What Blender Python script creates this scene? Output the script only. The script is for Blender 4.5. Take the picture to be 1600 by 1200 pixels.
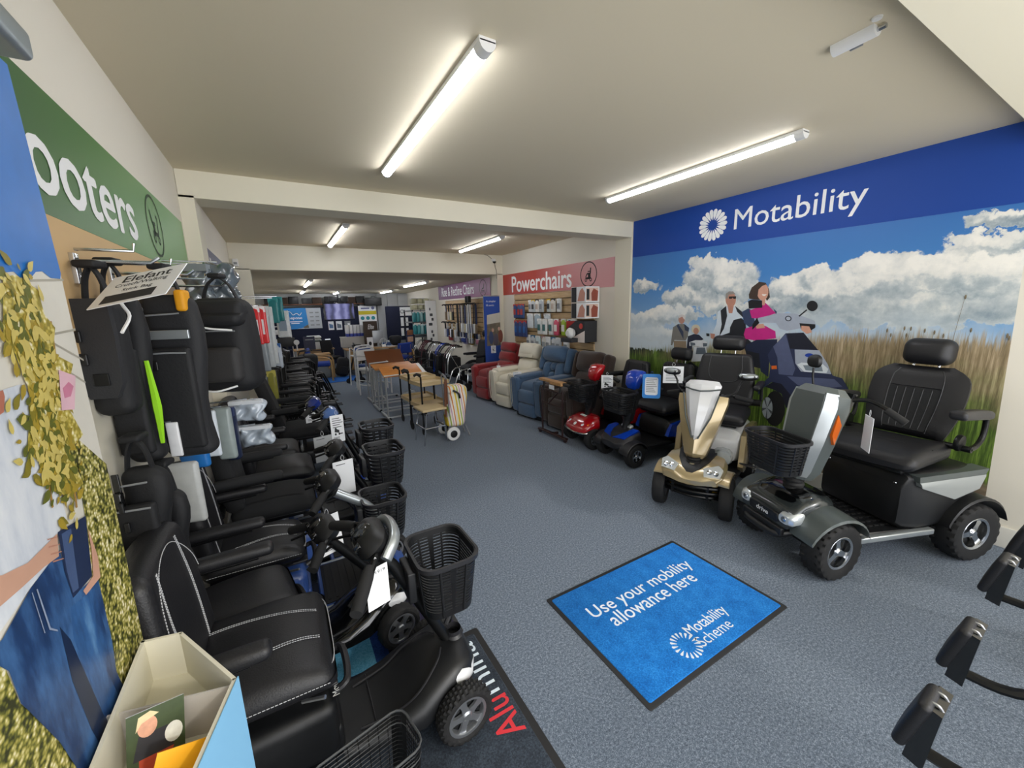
import bpy, math, random
from math import sin, cos, pi, radians
from mathutils import Vector, Matrix, Euler
random.seed(7)
SC = bpy.context.scene
for o in list(bpy.data.objects): bpy.data.objects.remove(o)
COL = SC.collection

# ------------------------------------------------------------------ camera
def make_camera():
    yaw, pitch, roll = 0.5248, -0.1917, -0.0262
    f = Vector((sin(yaw)*cos(pitch), cos(yaw)*cos(pitch), sin(pitch)))
    r = Vector((cos(yaw), -sin(yaw), 0)); u = r.cross(f)
    r2 = r*cos(roll)+u*sin(roll); u2 = -r*sin(roll)+u*cos(roll)
    cd = bpy.data.cameras.new('camera'); cam = bpy.data.objects.new('camera', cd); COL.objects.link(cam)
    m = Matrix((r2, u2, -f)).transposed().to_4x4(); m.translation = (0, 0, 1.55)
    cam.matrix_world = m
    cd.sensor_width = 36; cd.lens = 36*617.74/1600; cd.clip_start = 0.02; cd.clip_end = 60
    SC.camera = cam
make_camera()

# ------------------------------------------------------------------ sky, daylight, exposure
W = bpy.data.worlds.new('sky'); SC.world = W; W.use_nodes = True
bg = W.node_tree.nodes['Background']; bg.inputs[0].default_value = (0.96, 0.97, 1.0, 1); bg.inputs[1].default_value = 3.0
def portal(loc, sx, sy, rot):
    l = bpy.data.lights.new('window_daylight', 'AREA'); l.shape = 'RECTANGLE'; l.size = sx; l.size_y = sy
    l.cycles.is_portal = True
    o = bpy.data.objects.new('window_daylight', l); o.location = loc; o.rotation_euler = rot; COL.objects.link(o)
portal((1.65, -0.98, 1.2), 4.1, 2.3, (radians(90), 0, 0))
sun = bpy.data.lights.new('sun', 'SUN'); sun.energy = .7; sun.angle = radians(3); sun.color = (1, .95, .86)
so = bpy.data.objects.new('sun', sun); so.rotation_euler = (radians(62), 0, radians(24)); COL.objects.link(so)
VS = SC.view_settings; VS.view_transform = 'Standard'; VS.look = 'None'; VS.gamma = 1; VS.use_curve_mapping = False
VS.exposure = 0.5

# ------------------------------------------------------------------ mesh helpers
def rrect(w, d, r, n=4):
    """rounded rectangle loop, counter-clockwise"""
    r = min(r, w/2-1e-4, d/2-1e-4); out = []
    for cx, cy, a in ((w/2-r, d/2-r, 0), (-w/2+r, d/2-r, 90), (-w/2+r, -d/2+r, 180), (w/2-r, -d/2+r, 270)):
        for i in range(n+1):
            t = radians(a+90*i/n); out.append((cx+r*cos(t), cy+r*sin(t)))
    return out
def ell(w, d, n=20, e=2.0):
    o = []
    for i in range(n):
        t = 2*pi*i/n; c, s = cos(t), sin(t)
        o.append((w*math.copysign(abs(c)**(2/e), c), d*math.copysign(abs(s)**(2/e), s)))
    return o
def spline(P, k=5, closed=False):
    P = [Vector(p) for p in P]; n = len(P); out = []
    m = n if closed else n-1
    for i in range(m):
        p1, p2 = P[i], P[(i+1) % n]
        p0 = P[i-1] if (closed or i > 0) else p1*2-p2
        p3 = P[(i+2) % n] if (closed or i+2 < n) else p2*2-p1
        for j in range(k):
            t = j/k
            out.append(.5*((2*p1)+(p2-p0)*t+(2*p0-5*p1+4*p2-p3)*t*t+(3*p1-p0-3*p2+p3)*t**3))
    if not closed: out.append(P[-1])
    return out
class G:
    """collects shapes of ONE mesh"""
    def __init__(s): s.v = []; s.f = []; s.M = Matrix()
    def at(s, loc=(0, 0, 0), rot=(0, 0, 0), sc=(1, 1, 1)):
        s.M = Matrix.LocRotScale(Vector(loc), Euler([radians(a) for a in rot]), Vector(sc)); return s
    def fr(s, o, u, v, n):
        m = Matrix((Vector(u), Vector(v), Vector(n))).transposed().to_4x4(); m.translation = o; s.M = m; return s
    def add(s, vs, fs):
        b = len(s.v); M = s.M
        s.v += [tuple(M @ Vector(p)) for p in vs]; s.f += [tuple(i+b for i in f) for f in fs]; return s
    def rings(s, R, closed=True, caps=True, loop=False):
        n = len(R[0]); vs = [p for r in R for p in r]; fs = []
        m = len(R) if loop else len(R)-1
        for i in range(m):
            a = i*n; b = ((i+1) % len(R))*n
            for j in range(n if closed else n-1):
                k = (j+1) % n; fs.append((a+j, a+k, b+k, b+j))
        if caps and not loop: fs += [tuple(range(n-1, -1, -1)), tuple(range((len(R)-1)*n, len(R)*n))]
        return s.add(vs, fs)
    def tube(s, P, r, n=8, sm=0, closed=False, flat=1.0, up=None):
        P = spline(P, sm, closed) if sm else [Vector(p) for p in P]
        m = len(P); R = []; rr = r if isinstance(r, (list, tuple)) else None
        nr = None
        for i in range(m):
            if closed: t = P[(i+1) % m]-P[i-1]
            else: t = P[min(i+1, m-1)]-P[max(i-1, 0)]
            t.normalize()
            if nr is None:
                a = Vector(up) if up else (Vector((0, 0, 1)) if abs(t.z) < .9 else Vector((1, 0, 0)))
                nr = (a-t*a.dot(t)).normalized()
            else: nr = (nr-t*nr.dot(t)).normalized()
            b = t.cross(nr)
            if rr:
                q = i/(m-1)*(len(rr)-1); k = min(int(q), len(rr)-2); ra = rr[k]+(rr[k+1]-rr[k])*(q-k)
            else: ra = r
            R.append([P[i]+nr*(ra*cos(2*pi*j/n)*flat)+b*(ra*sin(2*pi*j/n)) for j in range(n)])
        return s.rings(R, loop=closed)
    def cyl(s, a, b, r, r2=None, n=16): return s.tube([a, b], [r, r if r2 is None else r2], n)
    def lathe(s, prof, n=24, o=(0, 0, 0), axis='z', tread=None, caps=False):
        """prof: (radius, height) points; tread: {row: depth} teeth"""
        R = []
        for k, (r, h) in enumerate(prof):
            ring = []
            for j in range(n):
                t = 2*pi*j/n; q = r
                if tread and k in tread: q = r-tread[k]*((j//2+k) % 2)
                x, y = q*cos(t), q*sin(t)
                p = (x, y, h) if axis == 'z' else ((x, h, y) if axis == 'y' else (h, x, y))
                ring.append((p[0]+o[0], p[1]+o[1], p[2]+o[2]))
            R.append(ring)
        return s.rings(R, caps=caps)
    def box(s, c, d, r=0., n=2, fn=None, sub=0):
        """rounded box: centre, full size, edge radius; fn deforms unit-size coordinates"""
        hx, hy, hz = d[0]/2, d[1]/2, d[2]/2; h = (hx, hy, hz)
        if r <= 0 and not fn:
            vs = [(c[0]+x*hx, c[1]+y*hy, c[2]+z*hz) for x in (-1, 1) for y in (-1, 1) for z in (-1, 1)]
            return s.add(vs, [(0, 1, 3, 2), (4, 6, 7, 5), (0, 4, 5, 1), (2, 3, 7, 6), (0, 2, 6, 4), (1, 5, 7, 3)])
        r = max(min(r, hx*.999, hy*.999, hz*.999), 1e-4)
        def ax(H):
            a = [-H+r*(1-math.tan(pi/4*(1-i/n))) for i in range(n+1)]
            k = sub
            mid = [(-H+r)+(2*(H-r))*(i+1)/(k+1) for i in range(k)]
            return a+mid+[-q for q in reversed(a)]
        A = [ax(q) for q in h]; idx = {}; vs = []; fs = []
        def vid(p):
            key = tuple(round(q, 6) for q in p)
            if key not in idx:
                i = [max(-h[k]+r, min(h[k]-r, p[k])) for k in range(3)]
                e = Vector([p[k]-i[k] for k in range(3)])
                if e.length > 1e-9: e = e.normalized()*r
                q = [i[k]+e[k] for k in range(3)]
                if fn: q = fn(q[0], q[1], q[2])
                idx[key] = len(vs); vs.append((c[0]+q[0], c[1]+q[1], c[2]+q[2]))
            return idx[key]
        for a in range(3):
            b, e = (a+1) % 3, (a+2) % 3
            for sg in (-1, 1):
                for i in range(len(A[b])-1):
                    for j in range(len(A[e])-1):
                        q = []
                        for (ii, jj) in ((i, j), (i+1, j), (i+1, j+1), (i, j+1)):
                            p = [0, 0, 0]; p[a] = sg*h[a]; p[b] = A[b][ii]; p[e] = A[e][jj]; q.append(vid(p))
                        if sg < 0: q.reverse()
                        if len(set(q)) > 2: fs.append(tuple(dict.fromkeys(q)))
        return s.add(vs, fs)
    def cushion(s, c, d, r=.05, bulge=.02, sub=4, ax=2, both=False, fn=None):
        hx, hy, hz = d[0]/2, d[1]/2, d[2]/2; H = (hx, hy, hz); o = [i for i in range(3) if i != ax]
        def f(x, y, z):
            p = [x, y, z]
            w = (1-(p[o[0]]/H[o[0]])**2)*(1-(p[o[1]]/H[o[1]])**2)
            if p[ax] > 0 or both: p[ax] += bulge*w*(p[ax]/H[ax])
            return fn(*p) if fn else p
        return s.box(c, d, r, 3, f, sub)
    def prism(s, P, z0, z1, ins=0.):
        """extruded outline; ins chamfers the top"""
        n = len(P); cx = sum(p[0] for p in P)/n; cy = sum(p[1] for p in P)/n
        R = [[(x, y, z0) for x, y in P]]
        if ins:
            w = max(max(abs(p[0]-cx), abs(p[1]-cy)) for p in P); k = 1-ins/w
            R += [[(x, y, z1-ins*(1 if z1 > z0 else -1)) for x, y in P], [(cx+(x-cx)*k, cy+(y-cy)*k, z1) for x, y in P]]
        else: R.append([(x, y, z1) for x, y in P])
        return s.rings(R)
    def hull(s, S, n=20, ax='x'):
        """sections (t, c1, c2, half1, half2, exponent) along an axis -> smooth body"""
        R = []
        for (t, a, b, w, h, e) in S:
            ring = []
            for (p, q) in ell(w, h, n, e):
                ring.append((t, a+p, b+q) if ax == 'x' else ((a+p, t, b+q) if ax == 'y' else (a+p, b+q, t)))
            R.append(ring)
        return s.rings(R)
    def loft(s, rings): return s.rings(rings)
    def text(s, t, x, y, w, h=None, d=.001, bold=0., spacing=1., shear=0.):
        cu = bpy.data.curves.new('t', 'FONT'); cu.body = t; cu.space_character = spacing; cu.resolution_u = 3; cu.shear = shear
        ob = bpy.data.objects.new('t', cu); COL.objects.link(ob)
        bpy.context.view_layer.update()
        me = bpy.data.meshes.new_from_object(ob.evaluated_get(bpy.context.evaluated_depsgraph_get()))
        P = [tuple(v.co) for v in me.vertices]; F = [tuple(p.vertices) for p in me.polygons]
        bpy.data.objects.remove(ob); bpy.data.curves.remove(cu); bpy.data.meshes.remove(me)
        if not P: return s
        x0 = min(p[0] for p in P); x1 = max(p[0] for p in P); y0 = min(p[1] for p in P); y1 = max(p[1] for p in P)
        k = w/(x1-x0); k2 = k if h is None else h/(y1-y0)
        b = max(0, bold)*.7
        for i, (p, q) in enumerate(((0, 0), (b, 0), (-b, 0), (0, b*.6), (0, -b*.6)) if b else ((0, 0),)):
            s.add([(x+(v[0]-x0+p)*k, y+(v[1]-y0+q)*k2, d+i*4e-5) for v in P], F)
        return s
    def ring(s, c, r, w, z, n=32, ry=None):
        ry = ry or r
        return s.rings([[(c[0]+(r-w)*cos(2*pi*i/n), c[1]+(ry-w)*sin(2*pi*i/n), z) for i in range(n)],
                        [(c[0]+r*cos(2*pi*i/n), c[1]+ry*sin(2*pi*i/n), z) for i in range(n)]], caps=False)
    def flat(s, P, z): return s.add([(x, y, z) for x, y in P], [tuple(range(len(P)))])
FLAT = ('lettering', 'print', 'badge', 'flower_logo', 'icon')
def mesh(name, g, m, ang=42):
    me = bpy.data.meshes.new(name); me.from_pydata(g.v, [], g.f); me.validate()
    me.polygons.foreach_set('use_smooth', [name not in FLAT]*len(me.polygons)); me.set_sharp_from_angle(angle=radians(ang))
    me.materials.append(m); me.update(); return me
def obj(name, g, m, parent=None, label=None, ang=42):
    o = bpy.data.objects.new(name, mesh(name, g, m, ang)); COL.objects.link(o)
    if parent: o.parent = parent
    if label: o['label'] = label
    return o
def tag(o, label, cat, group=None):
    o['label'] = label; o['category'] = cat
    if group: o['group'] = group
    return o
def thing(name, label, cat, loc=(0, 0, 0), deg=0, group=None):
    o = bpy.data.objects.new(name, None); COL.objects.link(o); o.location = loc; o.rotation_euler = (0, 0, radians(deg))
    o.empty_display_size = .05
    return tag(o, label, cat, group)
def struct(name, g, m, parent=None):
    o = obj(name, g, m, parent)
    if not parent: o['kind'] = 'structure'
    return o
def dup(o, loc, deg=None, label=None, group=None, parent=None):
    c = o.copy(); COL.objects.link(c)
    if parent: c.parent = parent
    else:
        c.location = loc
        if deg is not None: c.rotation_euler = (0, 0, radians(deg))
        if label: c['label'] = label
        if group: c['group'] = group
    for ch in list(o.children): dup(ch, None, parent=c)
    return c

# ------------------------------------------------------------------ materials
def lin(h):
    h = h.lstrip('#'); c = [int(h[i:i+2], 16)/255 for i in (0, 2, 4)]
    return tuple((x/12.92 if x <= .04045 else ((x+.055)/1.055)**2.4) for x in c)+(1,)
MC = {}
def mat(key, hexc=None, rough=.5, metal=0., bump=0., bscale=300, coat=0., var=0., vscale=8, emit=0., alpha=1., trans=0., sheen=0.):
    if key in MC: return MC[key]
    m = bpy.data.materials.new(key); m.use_nodes = True; nt = m.node_tree; b = nt.nodes['Principled BSDF']
    b.inputs['Base Color'].default_value = lin(hexc); b.inputs['Roughness'].default_value = rough; b.inputs['Metallic'].default_value = metal
    b.inputs['Coat Weight'].default_value = coat; b.inputs['Coat Roughness'].default_value = .06
    b.inputs['Alpha'].default_value = alpha; b.inputs['Transmission Weight'].default_value = trans; b.inputs['Sheen Weight'].default_value = sheen
    if emit: b.inputs['Emission Color'].default_value = lin(hexc); b.inputs['Emission Strength'].default_value = emit
    if bump or var:
        tc = nt.nodes.new('ShaderNodeTexCoord')
    if bump:
        n = nt.nodes.new('ShaderNodeTexNoise'); n.inputs['Scale'].default_value = bscale; n.inputs['Detail'].default_value = 3
        bp = nt.nodes.new('ShaderNodeBump'); bp.inputs['Strength'].default_value = bump; bp.inputs['Distance'].default_value = .002
        nt.links.new(tc.outputs['Object'], n.inputs['Vector']); nt.links.new(n.outputs['Fac'], bp.inputs['Height']); nt.links.new(bp.outputs[0], b.inputs['Normal'])
    if var:
        n = nt.nodes.new('ShaderNodeTexNoise'); n.inputs['Scale'].default_value = vscale; n.inputs['Detail'].default_value = 4
        mx = nt.nodes.new('ShaderNodeMix'); mx.data_type = 'RGBA'; c = lin(hexc)
        mx.inputs[6].default_value = tuple(max(0, q*(1-var)) for q in c[:3])+(1,); mx.inputs[7].default_value = tuple(min(1, q*(1+var)) for q in c[:3])+(1,)
        nt.links.new(tc.outputs['Object'], n.inputs['Vector']); nt.links.new(n.outputs['Fac'], mx.inputs[0]); nt.links.new(mx.outputs[2], b.inputs['Base Color'])
    MC[key] = m; return m
class NT:
    """tiny node-graph writer"""
    def __init__(s, key, rough=.6):
        s.m = bpy.data.materials.new(key); s.m.use_nodes = True; s.t = s.m.node_tree; s.b = s.t.nodes['Principled BSDF']; s.b.inputs['Roughness'].default_value = rough
        s.tc = s.t.nodes.new('ShaderNodeTexCoord'); s.co = s.tc.outputs['Object']; MC[key] = s.m
    def put(s, sock, v):
        if hasattr(v, 'links') or hasattr(v, 'is_linked'): s.t.links.new(v, sock)
        else: sock.default_value = v
    def math(s, op, a, b=0., c=0., clamp=False):
        n = s.t.nodes.new('ShaderNodeMath'); n.operation = op; n.use_clamp = clamp
        for i, v in enumerate((a, b, c)): s.put(n.inputs[i], v)
        return n.outputs[0]
    def noise(s, scale, vec=None, detail=3, rough=.5, out='Fac'):
        n = s.t.nodes.new('ShaderNodeTexNoise'); n.inputs['Scale'].default_value = scale; n.inputs['Detail'].default_value = detail; n.inputs['Roughness'].default_value = rough
        s.t.links.new(vec or s.co, n.inputs['Vector']); return n.outputs[out]
    def voro(s, scale, vec=None, out='Distance', feat='F1'):
        n = s.t.nodes.new('ShaderNodeTexVoronoi'); n.inputs['Scale'].default_value = scale; n.feature = feat
        s.t.links.new(vec or s.co, n.inputs['Vector']); return n.outputs[out]
    def mapping(s, sc=(1, 1, 1), loc=(0, 0, 0), rot=(0, 0, 0), vec=None):
        n = s.t.nodes.new('ShaderNodeMapping'); n.inputs['Scale'].default_value = sc; n.inputs['Location'].default_value = loc; n.inputs['Rotation'].default_value = rot
        s.t.links.new(vec or s.co, n.inputs['Vector']); return n.outputs[0]
    def xyz(s, vec=None):
        n = s.t.nodes.new('ShaderNodeSeparateXYZ'); s.t.links.new(vec or s.co, n.inputs[0]); return n.outputs
    def ramp(s, fac, stops, interp='LINEAR'):
        n = s.t.nodes.new('ShaderNodeValToRGB'); e = n.color_ramp.elements; n.color_ramp.interpolation = interp
        while len(e) < len(stops): e.new(.5)
        for k, (p, c) in enumerate(stops): e[k].position = p; e[k].color = lin(c) if isinstance(c, str) else (c, c, c, 1)
        s.put(n.inputs[0], fac); return n.outputs[0]
    def mix(s, fac, a, b):
        n = s.t.nodes.new('ShaderNodeMix'); n.data_type = 'RGBA'; s.put(n.inputs[0], fac)
        s.put(n.inputs[6], lin(a) if isinstance(a, str) else a); s.put(n.inputs[7], lin(b) if isinstance(b, str) else b); return n.outputs[2]
    def step(s, v, e, w):
        n = s.t.nodes.new('ShaderNodeMapRange'); n.interpolation_type = 'SMOOTHSTEP'; s.put(n.inputs[0], v)
        n.inputs[1].default_value = e-w; n.inputs[2].default_value = e+w; return n.outputs[0]
    def color(s, c): s.put(s.b.inputs['Base Color'], c); return s
    def bump(s, h, st=.3, dist=.003):
        n = s.t.nodes.new('ShaderNodeBump'); n.inputs['Strength'].default_value = st; n.inputs['Distance'].default_value = dist
        s.put(n.inputs['Height'], h); s.t.links.new(n.outputs[0], s.b.inputs['Normal']); return s
M_black = mat('black_plastic', '#141517', .42, bump=.12, bscale=500)
M_blackm = mat('black_metal', '#101112', .35, metal=.3)
M_gloss = mat('gloss_black', '#08090a', .12, coat=.6)
M_vinyl = mat('black_vinyl', '#17171a', .46, bump=.35, bscale=220)
M_vinyl2 = mat('charcoal_vinyl', '#232326', .42, bump=.3, bscale=220)
M_mesh = mat('black_mesh', '#1b1c1e', .85, bump=.7, bscale=420)
M_rub = mat('rubber', '#161617', .75, bump=.2, bscale=250)
M_steel = mat('chrome', '#c9ccd0', .18, metal=1.)
M_alu = mat('aluminium', '#b9bcc0', .35, metal=.9)
M_grey = mat('grey_paint', '#8a8d90', .45, metal=.2)
M_white = mat('white_plastic', '#e8e8e6', .4)
M_paper = mat('white_paper', '#eceef0', .7)
M_ink = mat('dark_print', '#2b2c30', .7)
M_stitch = mat('grey_stitching', '#b9bbbd', .8)
M_orange = mat('orange_reflector', '#d8640f', .2, coat=.5)
M_red = mat('red_paint', '#a80d17', .2, coat=1.)
M_blue = mat('blue_paint', '#0d3fb4', .22, coat=1.)
M_sblue = mat('steel_blue_paint', '#33508f', .3, coat=.5)
M_gold = mat('champagne_paint', '#b3a078', .28, metal=.45, coat=.8)
M_pearl = mat('pearl_grey_paint', '#d9dadb', .22, coat=.8)
M_gun = mat('gunmetal_paint', '#4f5655', .38, metal=.1, coat=.25)
M_silver = mat('silver_paint', '#a3a9ab', .28, metal=.6, coat=.5)
M_lens = mat('headlight_glass', '#dfe6ea', .06, metal=.55, coat=1.)

# ------------------------------------------------------------------ room shell
XL, XR, H, Y1, Y1B, Y2, YB = -.475, 3.744, 2.5, 3.53, 3.79, 6.71, 13.25
def carpet():
    n = NT('carpet', .95)
    a = n.noise(95, detail=4, rough=.75); b = n.noise(260, detail=3, rough=.7)
    f = n.math('ADD', n.math('MULTIPLY', a, .5), n.math('MULTIPLY', b, .5))
    n.color(n.ramp(f, [(.36, '#333f50'), (.5, '#64707f'), (.64, '#9fabba')])); n.bump(b, .5, .004)
    n.b.inputs['Sheen Weight'].default_value = .1
    return n.m
M_wall = mat('cream_wall_paint', '#e4decf', .75, bump=.08, bscale=120)
M_ceil = mat('ceiling_paint', '#d8cdb3', .85, bump=.06, bscale=90)
g = G(); g.box(((XL+XR)/2, 6.1, -.05), (XR-XL+.8, 14.6, .1)); struct('floor', g, carpet())
g = G()
g.box(((XL+XR)/2, 2.85, H+.1), (XR-XL+.8, 7.9, .2))
g.rings([[(XL-.4, Y2+.02, z), (XR+.4, Y2+.02, z), (XR+.4, YB+.2, w), (XL-.4, YB+.2, w)] for z, w in ((2.157, 2.09), (2.7, 2.7))])
struct('ceiling', g, M_ceil)
g = G(); g.box((XL-.1, 6.1, 1.3), (.2, 14.6, 2.6)); struct('wall_left', g, M_wall)
g = G(); g.box((XR+.1, 6.1, 1.3), (.2, 14.6, 2.6)); struct('wall_right', g, M_wall)
g = G(); g.box(((XL+XR)/2, YB+.1, 1.3), (XR-XL+.4, .2, 2.6)); struct('wall_back', g, mat('back_wall_paint', '#c9cbca', .8))
# shop front behind the camera: piers and stall riser around the open glazing
g = G(); g.box((XL+.03, -1.08, 1.25), (.1, .16, 2.5)); g.box((XR-.03, -1.08, 1.25), (.1, .16, 2.5)); g.box((1.64, -1.08, 2.43), (4.3, .16, .14))
g.box((1.64, -1.08, .06), (4.3, .16, .12)); g.box((1.0, -1.08, 1.2), (.07, .1, 2.4)); struct('wall_front', g, M_wall)
# first opening: header beam, wide left pier, thin right pier
M_trim = mat('cream_beam_paint', '#e3ddc9', .7, bump=.06, bscale=120)
g = G(); g.box((1.635, (Y1+Y1B)/2, (2.327+H)/2), (4.215, Y1B-Y1, H-2.327))
g.box(((XL-.39)/2, (Y1+Y1B)/2, 1.17), (-.39-XL, Y1B-Y1, 2.34)); g.box((XR-.006, (Y1+Y1B)/2, 1.17), (.012, Y1B-Y1, 2.34))
struct('trim_1', g, M_trim)
# second opening: header drops to the lower back ceiling
g = G(); g.box((1.635, Y2+.12, (2.155+H)/2), (4.215, .24, H-2.155)); g.box(((XL-.25)/2, Y2+.12, 1.08), (-.25-XL, .24, 2.17)); g.box(((XR+3.625)/2, Y2+.12, 1.08), (XR-3.625, .24, 2.17))
struct('trim_2', g, M_trim)
# lowered soffit above the shop window
g = G(); g.box((1.64, -.24, (2.37+H)/2), (4.21, 1.6, H-2.37)); struct('trim_3', g, mat('soffit_paint', '#eee6cd', .8))
M_skirt = mat('skirting_paint', '#dcd9ce', .5)
g = G(); g.box((XR-.008, 1.33, .067), (.016, 4.36, .134), .004); struct('baseboard_right', g, M_skirt)
g = G(); g.box((XL+.008, 1.33, .067), (.016, 4.36, .134), .004); struct('baseboard_left', g, M_skirt)
g = G(); g.box((XR-.008, 5.25, .06), (.016, 2.9, .12), .004); struct('baseboard_right_2', g, M_skirt)
g = G()
for k, (y, x, r) in enumerate([(9.2, XL+.004, 0), (9.2, XR-.004, 0)]): g.box((x, y, .05), (.012, 4.2, .1))
struct('baseboard_back', g, M_skirt)
# ------------------------------------------------------------------ ceiling lights
M_tube = mat('lit_diffuser', '#f6f8ff', .4, emit=20.)
def batten(x, y0, y1, z, label, group):
    t = thing('batten_light', label, 'ceiling light', (x, (y0+y1)/2, z), 0, group); L = y1-y0; r = .028
    D = [(r*1.15*cos(a), -.012-r*1.25*sin(a)) for a in [pi*i/10 for i in range(11)]]
    g = G(); g.box((0, 0, -.01), (.07, L, .02), .004); obj('housing', g, M_white, t)
    g = G(); g.rings([[(a, y, b) for a, b in D] for y in (-L/2+.05, L/2-.02)]); obj('diffuser', g, M_tube, t)
    for s in (-1, 1):
        g = G(); d = .05 if s < 0 else .02
        g.rings([[(a*1.06, y, b*1.06+.001) for a, b in D] for y in (s*L/2, s*(L/2-d))]); obj('end_cap', g, M_white, t)
    return t
GL = 'tube lights on the ceilings'
batten(.765, 1.43, 2.98, H, 'lit batten light on the near ceiling, left of the two, long and bright', GL)
batten(2.715, 1.28, 2.86, H, 'lit batten light on the near ceiling in front of the blue banner wall', GL)
batten(.77, 4.87, 6.42, H, 'lit batten light on the middle ceiling, left of the pair', GL)
batten(2.73, 4.86, 6.3, H, 'lit batten light on the middle ceiling, right of the pair', GL)
batten(.6, 8.2, 9.9, 2.136, 'lit batten light on the low back ceiling, nearest on the left', GL)
batten(.65, 11.2, 12.6, 2.103, 'lit batten light on the low back ceiling, farther on the left', GL)
batten(2.77, 8.2, 9.9, 2.136, 'lit batten light on the low back ceiling, nearest on the right', GL)
batten(2.8, 11.2, 12.6, 2.103, 'lit batten light on the low back ceiling, farther on the right', GL)
batten(1.53, 11.9, 13.0, 2.1, 'lit batten light above the hanging television', GL)
# white cylindrical door curtain heater/closer unit and ceiling fittings
t = thing('ceiling_unit', 'white half-round fitting with a grey rating label on the ceiling beside the soffit', 'ceiling fitting', (1.97, .79, H), -4)
g = G(); D = [(.028*cos(a), -.032*sin(a)) for a in [pi*i/14 for i in range(15)]]
g.rings([[(a, y, b) for a, b in D] for y in (-.06, .075)]); obj('body', g, M_white, t)
g = G(); g.cyl((0, -.085, -.012), (0, -.06, -.012), .008); obj('bracket', g, M_steel, t)
g = G(); g.box((.021, .01, -.024), (.008, .04, .012), .001); obj('rating_label', g, M_grey, t, 'grey rating label')
tag(obj('ceiling_rose', G().at((1.91, .715, H)).lathe([(.016, 0), (.014, -.006), (.0, -.008)], 20), M_white), 'small round white ceiling rose beside the half-round fitting', 'ceiling fitting')
t = thing('security_camera', 'small dome security camera with dangling cable on the second beam', 'camera', (3.55, Y2, 2.38))
g = G(); g.box((0, -.02, .03), (.07, .04, .05), .01); obj('mount', g, M_white, t)
g = G(); g.lathe([(0, -.035), (.02, -.03), (.032, -.012), (.034, 0)], 16, (0, -.05, .0)); obj('dome', g, M_gloss, t)
g = G(); g.tube([(-.02, -.01, .04), (-.1, -.006, .1), (-.18, -.006, .12)], .004, 6, 4); g.tube([(.02, -.01, 0), (.04, -.006, -.1), (.06, -.006, -.16), (.06, -.006, -.3)], .004, 6, 4); obj('cable', g, M_black, t)
t = thing('alarm_sensor', 'white alarm sensor high on the left of the second beam', 'sensor', (-.405, Y2, 2.24)); obj('case', G().box((0, -.02, 0), (.07, .04, .1), .012), M_white, t); obj('lens', G().box((0, -.041, -.01), (.04, .004, .03), .001), M_grey, t)
t = thing('wall_socket', 'white wall socket on the right pier behind the brown recliner', 'socket', (XR-.012, 3.66, .6)); obj('plate', G().box((-.006, 0, 0), (.012, .09, .09), .003), M_white, t); obj('switch', G().box((-.014, .02, .02), (.006, .014, .02), .002), M_paper, t)

# ------------------------------------------------------------------ wall graphics
FR = ((XR, 0, 0), (0, -1, 0), (0, 0, 1), (-1, 0, 0))       # right wall: u to the right, v up, n into the room
FL = ((XL, 0, 0), (0, 1, 0), (0, 0, 1), (1, 0, 0))
def GR(d=0.): return G().fr((XR-d, 0, 0), *FR[1:])
def GLW(d=0.): return G().fr((XL+d, 0, 0), *FL[1:])
def GB(Y): return G().fr((0, Y, 0), (1, 0, 0), (0, 0, 1), (0, -1, 0))
def ellp(cx, cy, rx, ry, n=20): return [(cx+rx*cos(2*pi*i/n), cy+ry*sin(2*pi*i/n)) for i in range(n)]
def ellq(P):
    """ellipse from its centre, a point on the u radius and a point on the v radius"""
    (cx, cy), (ax, ay), (bx, by) = P
    return [(cx+(ax-cx)*cos(t)+(bx-cx)*sin(t), cy+(ay-cy)*cos(t)+(by-cy)*sin(t)) for t in [2*pi*i/20 for i in range(20)]]
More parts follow.
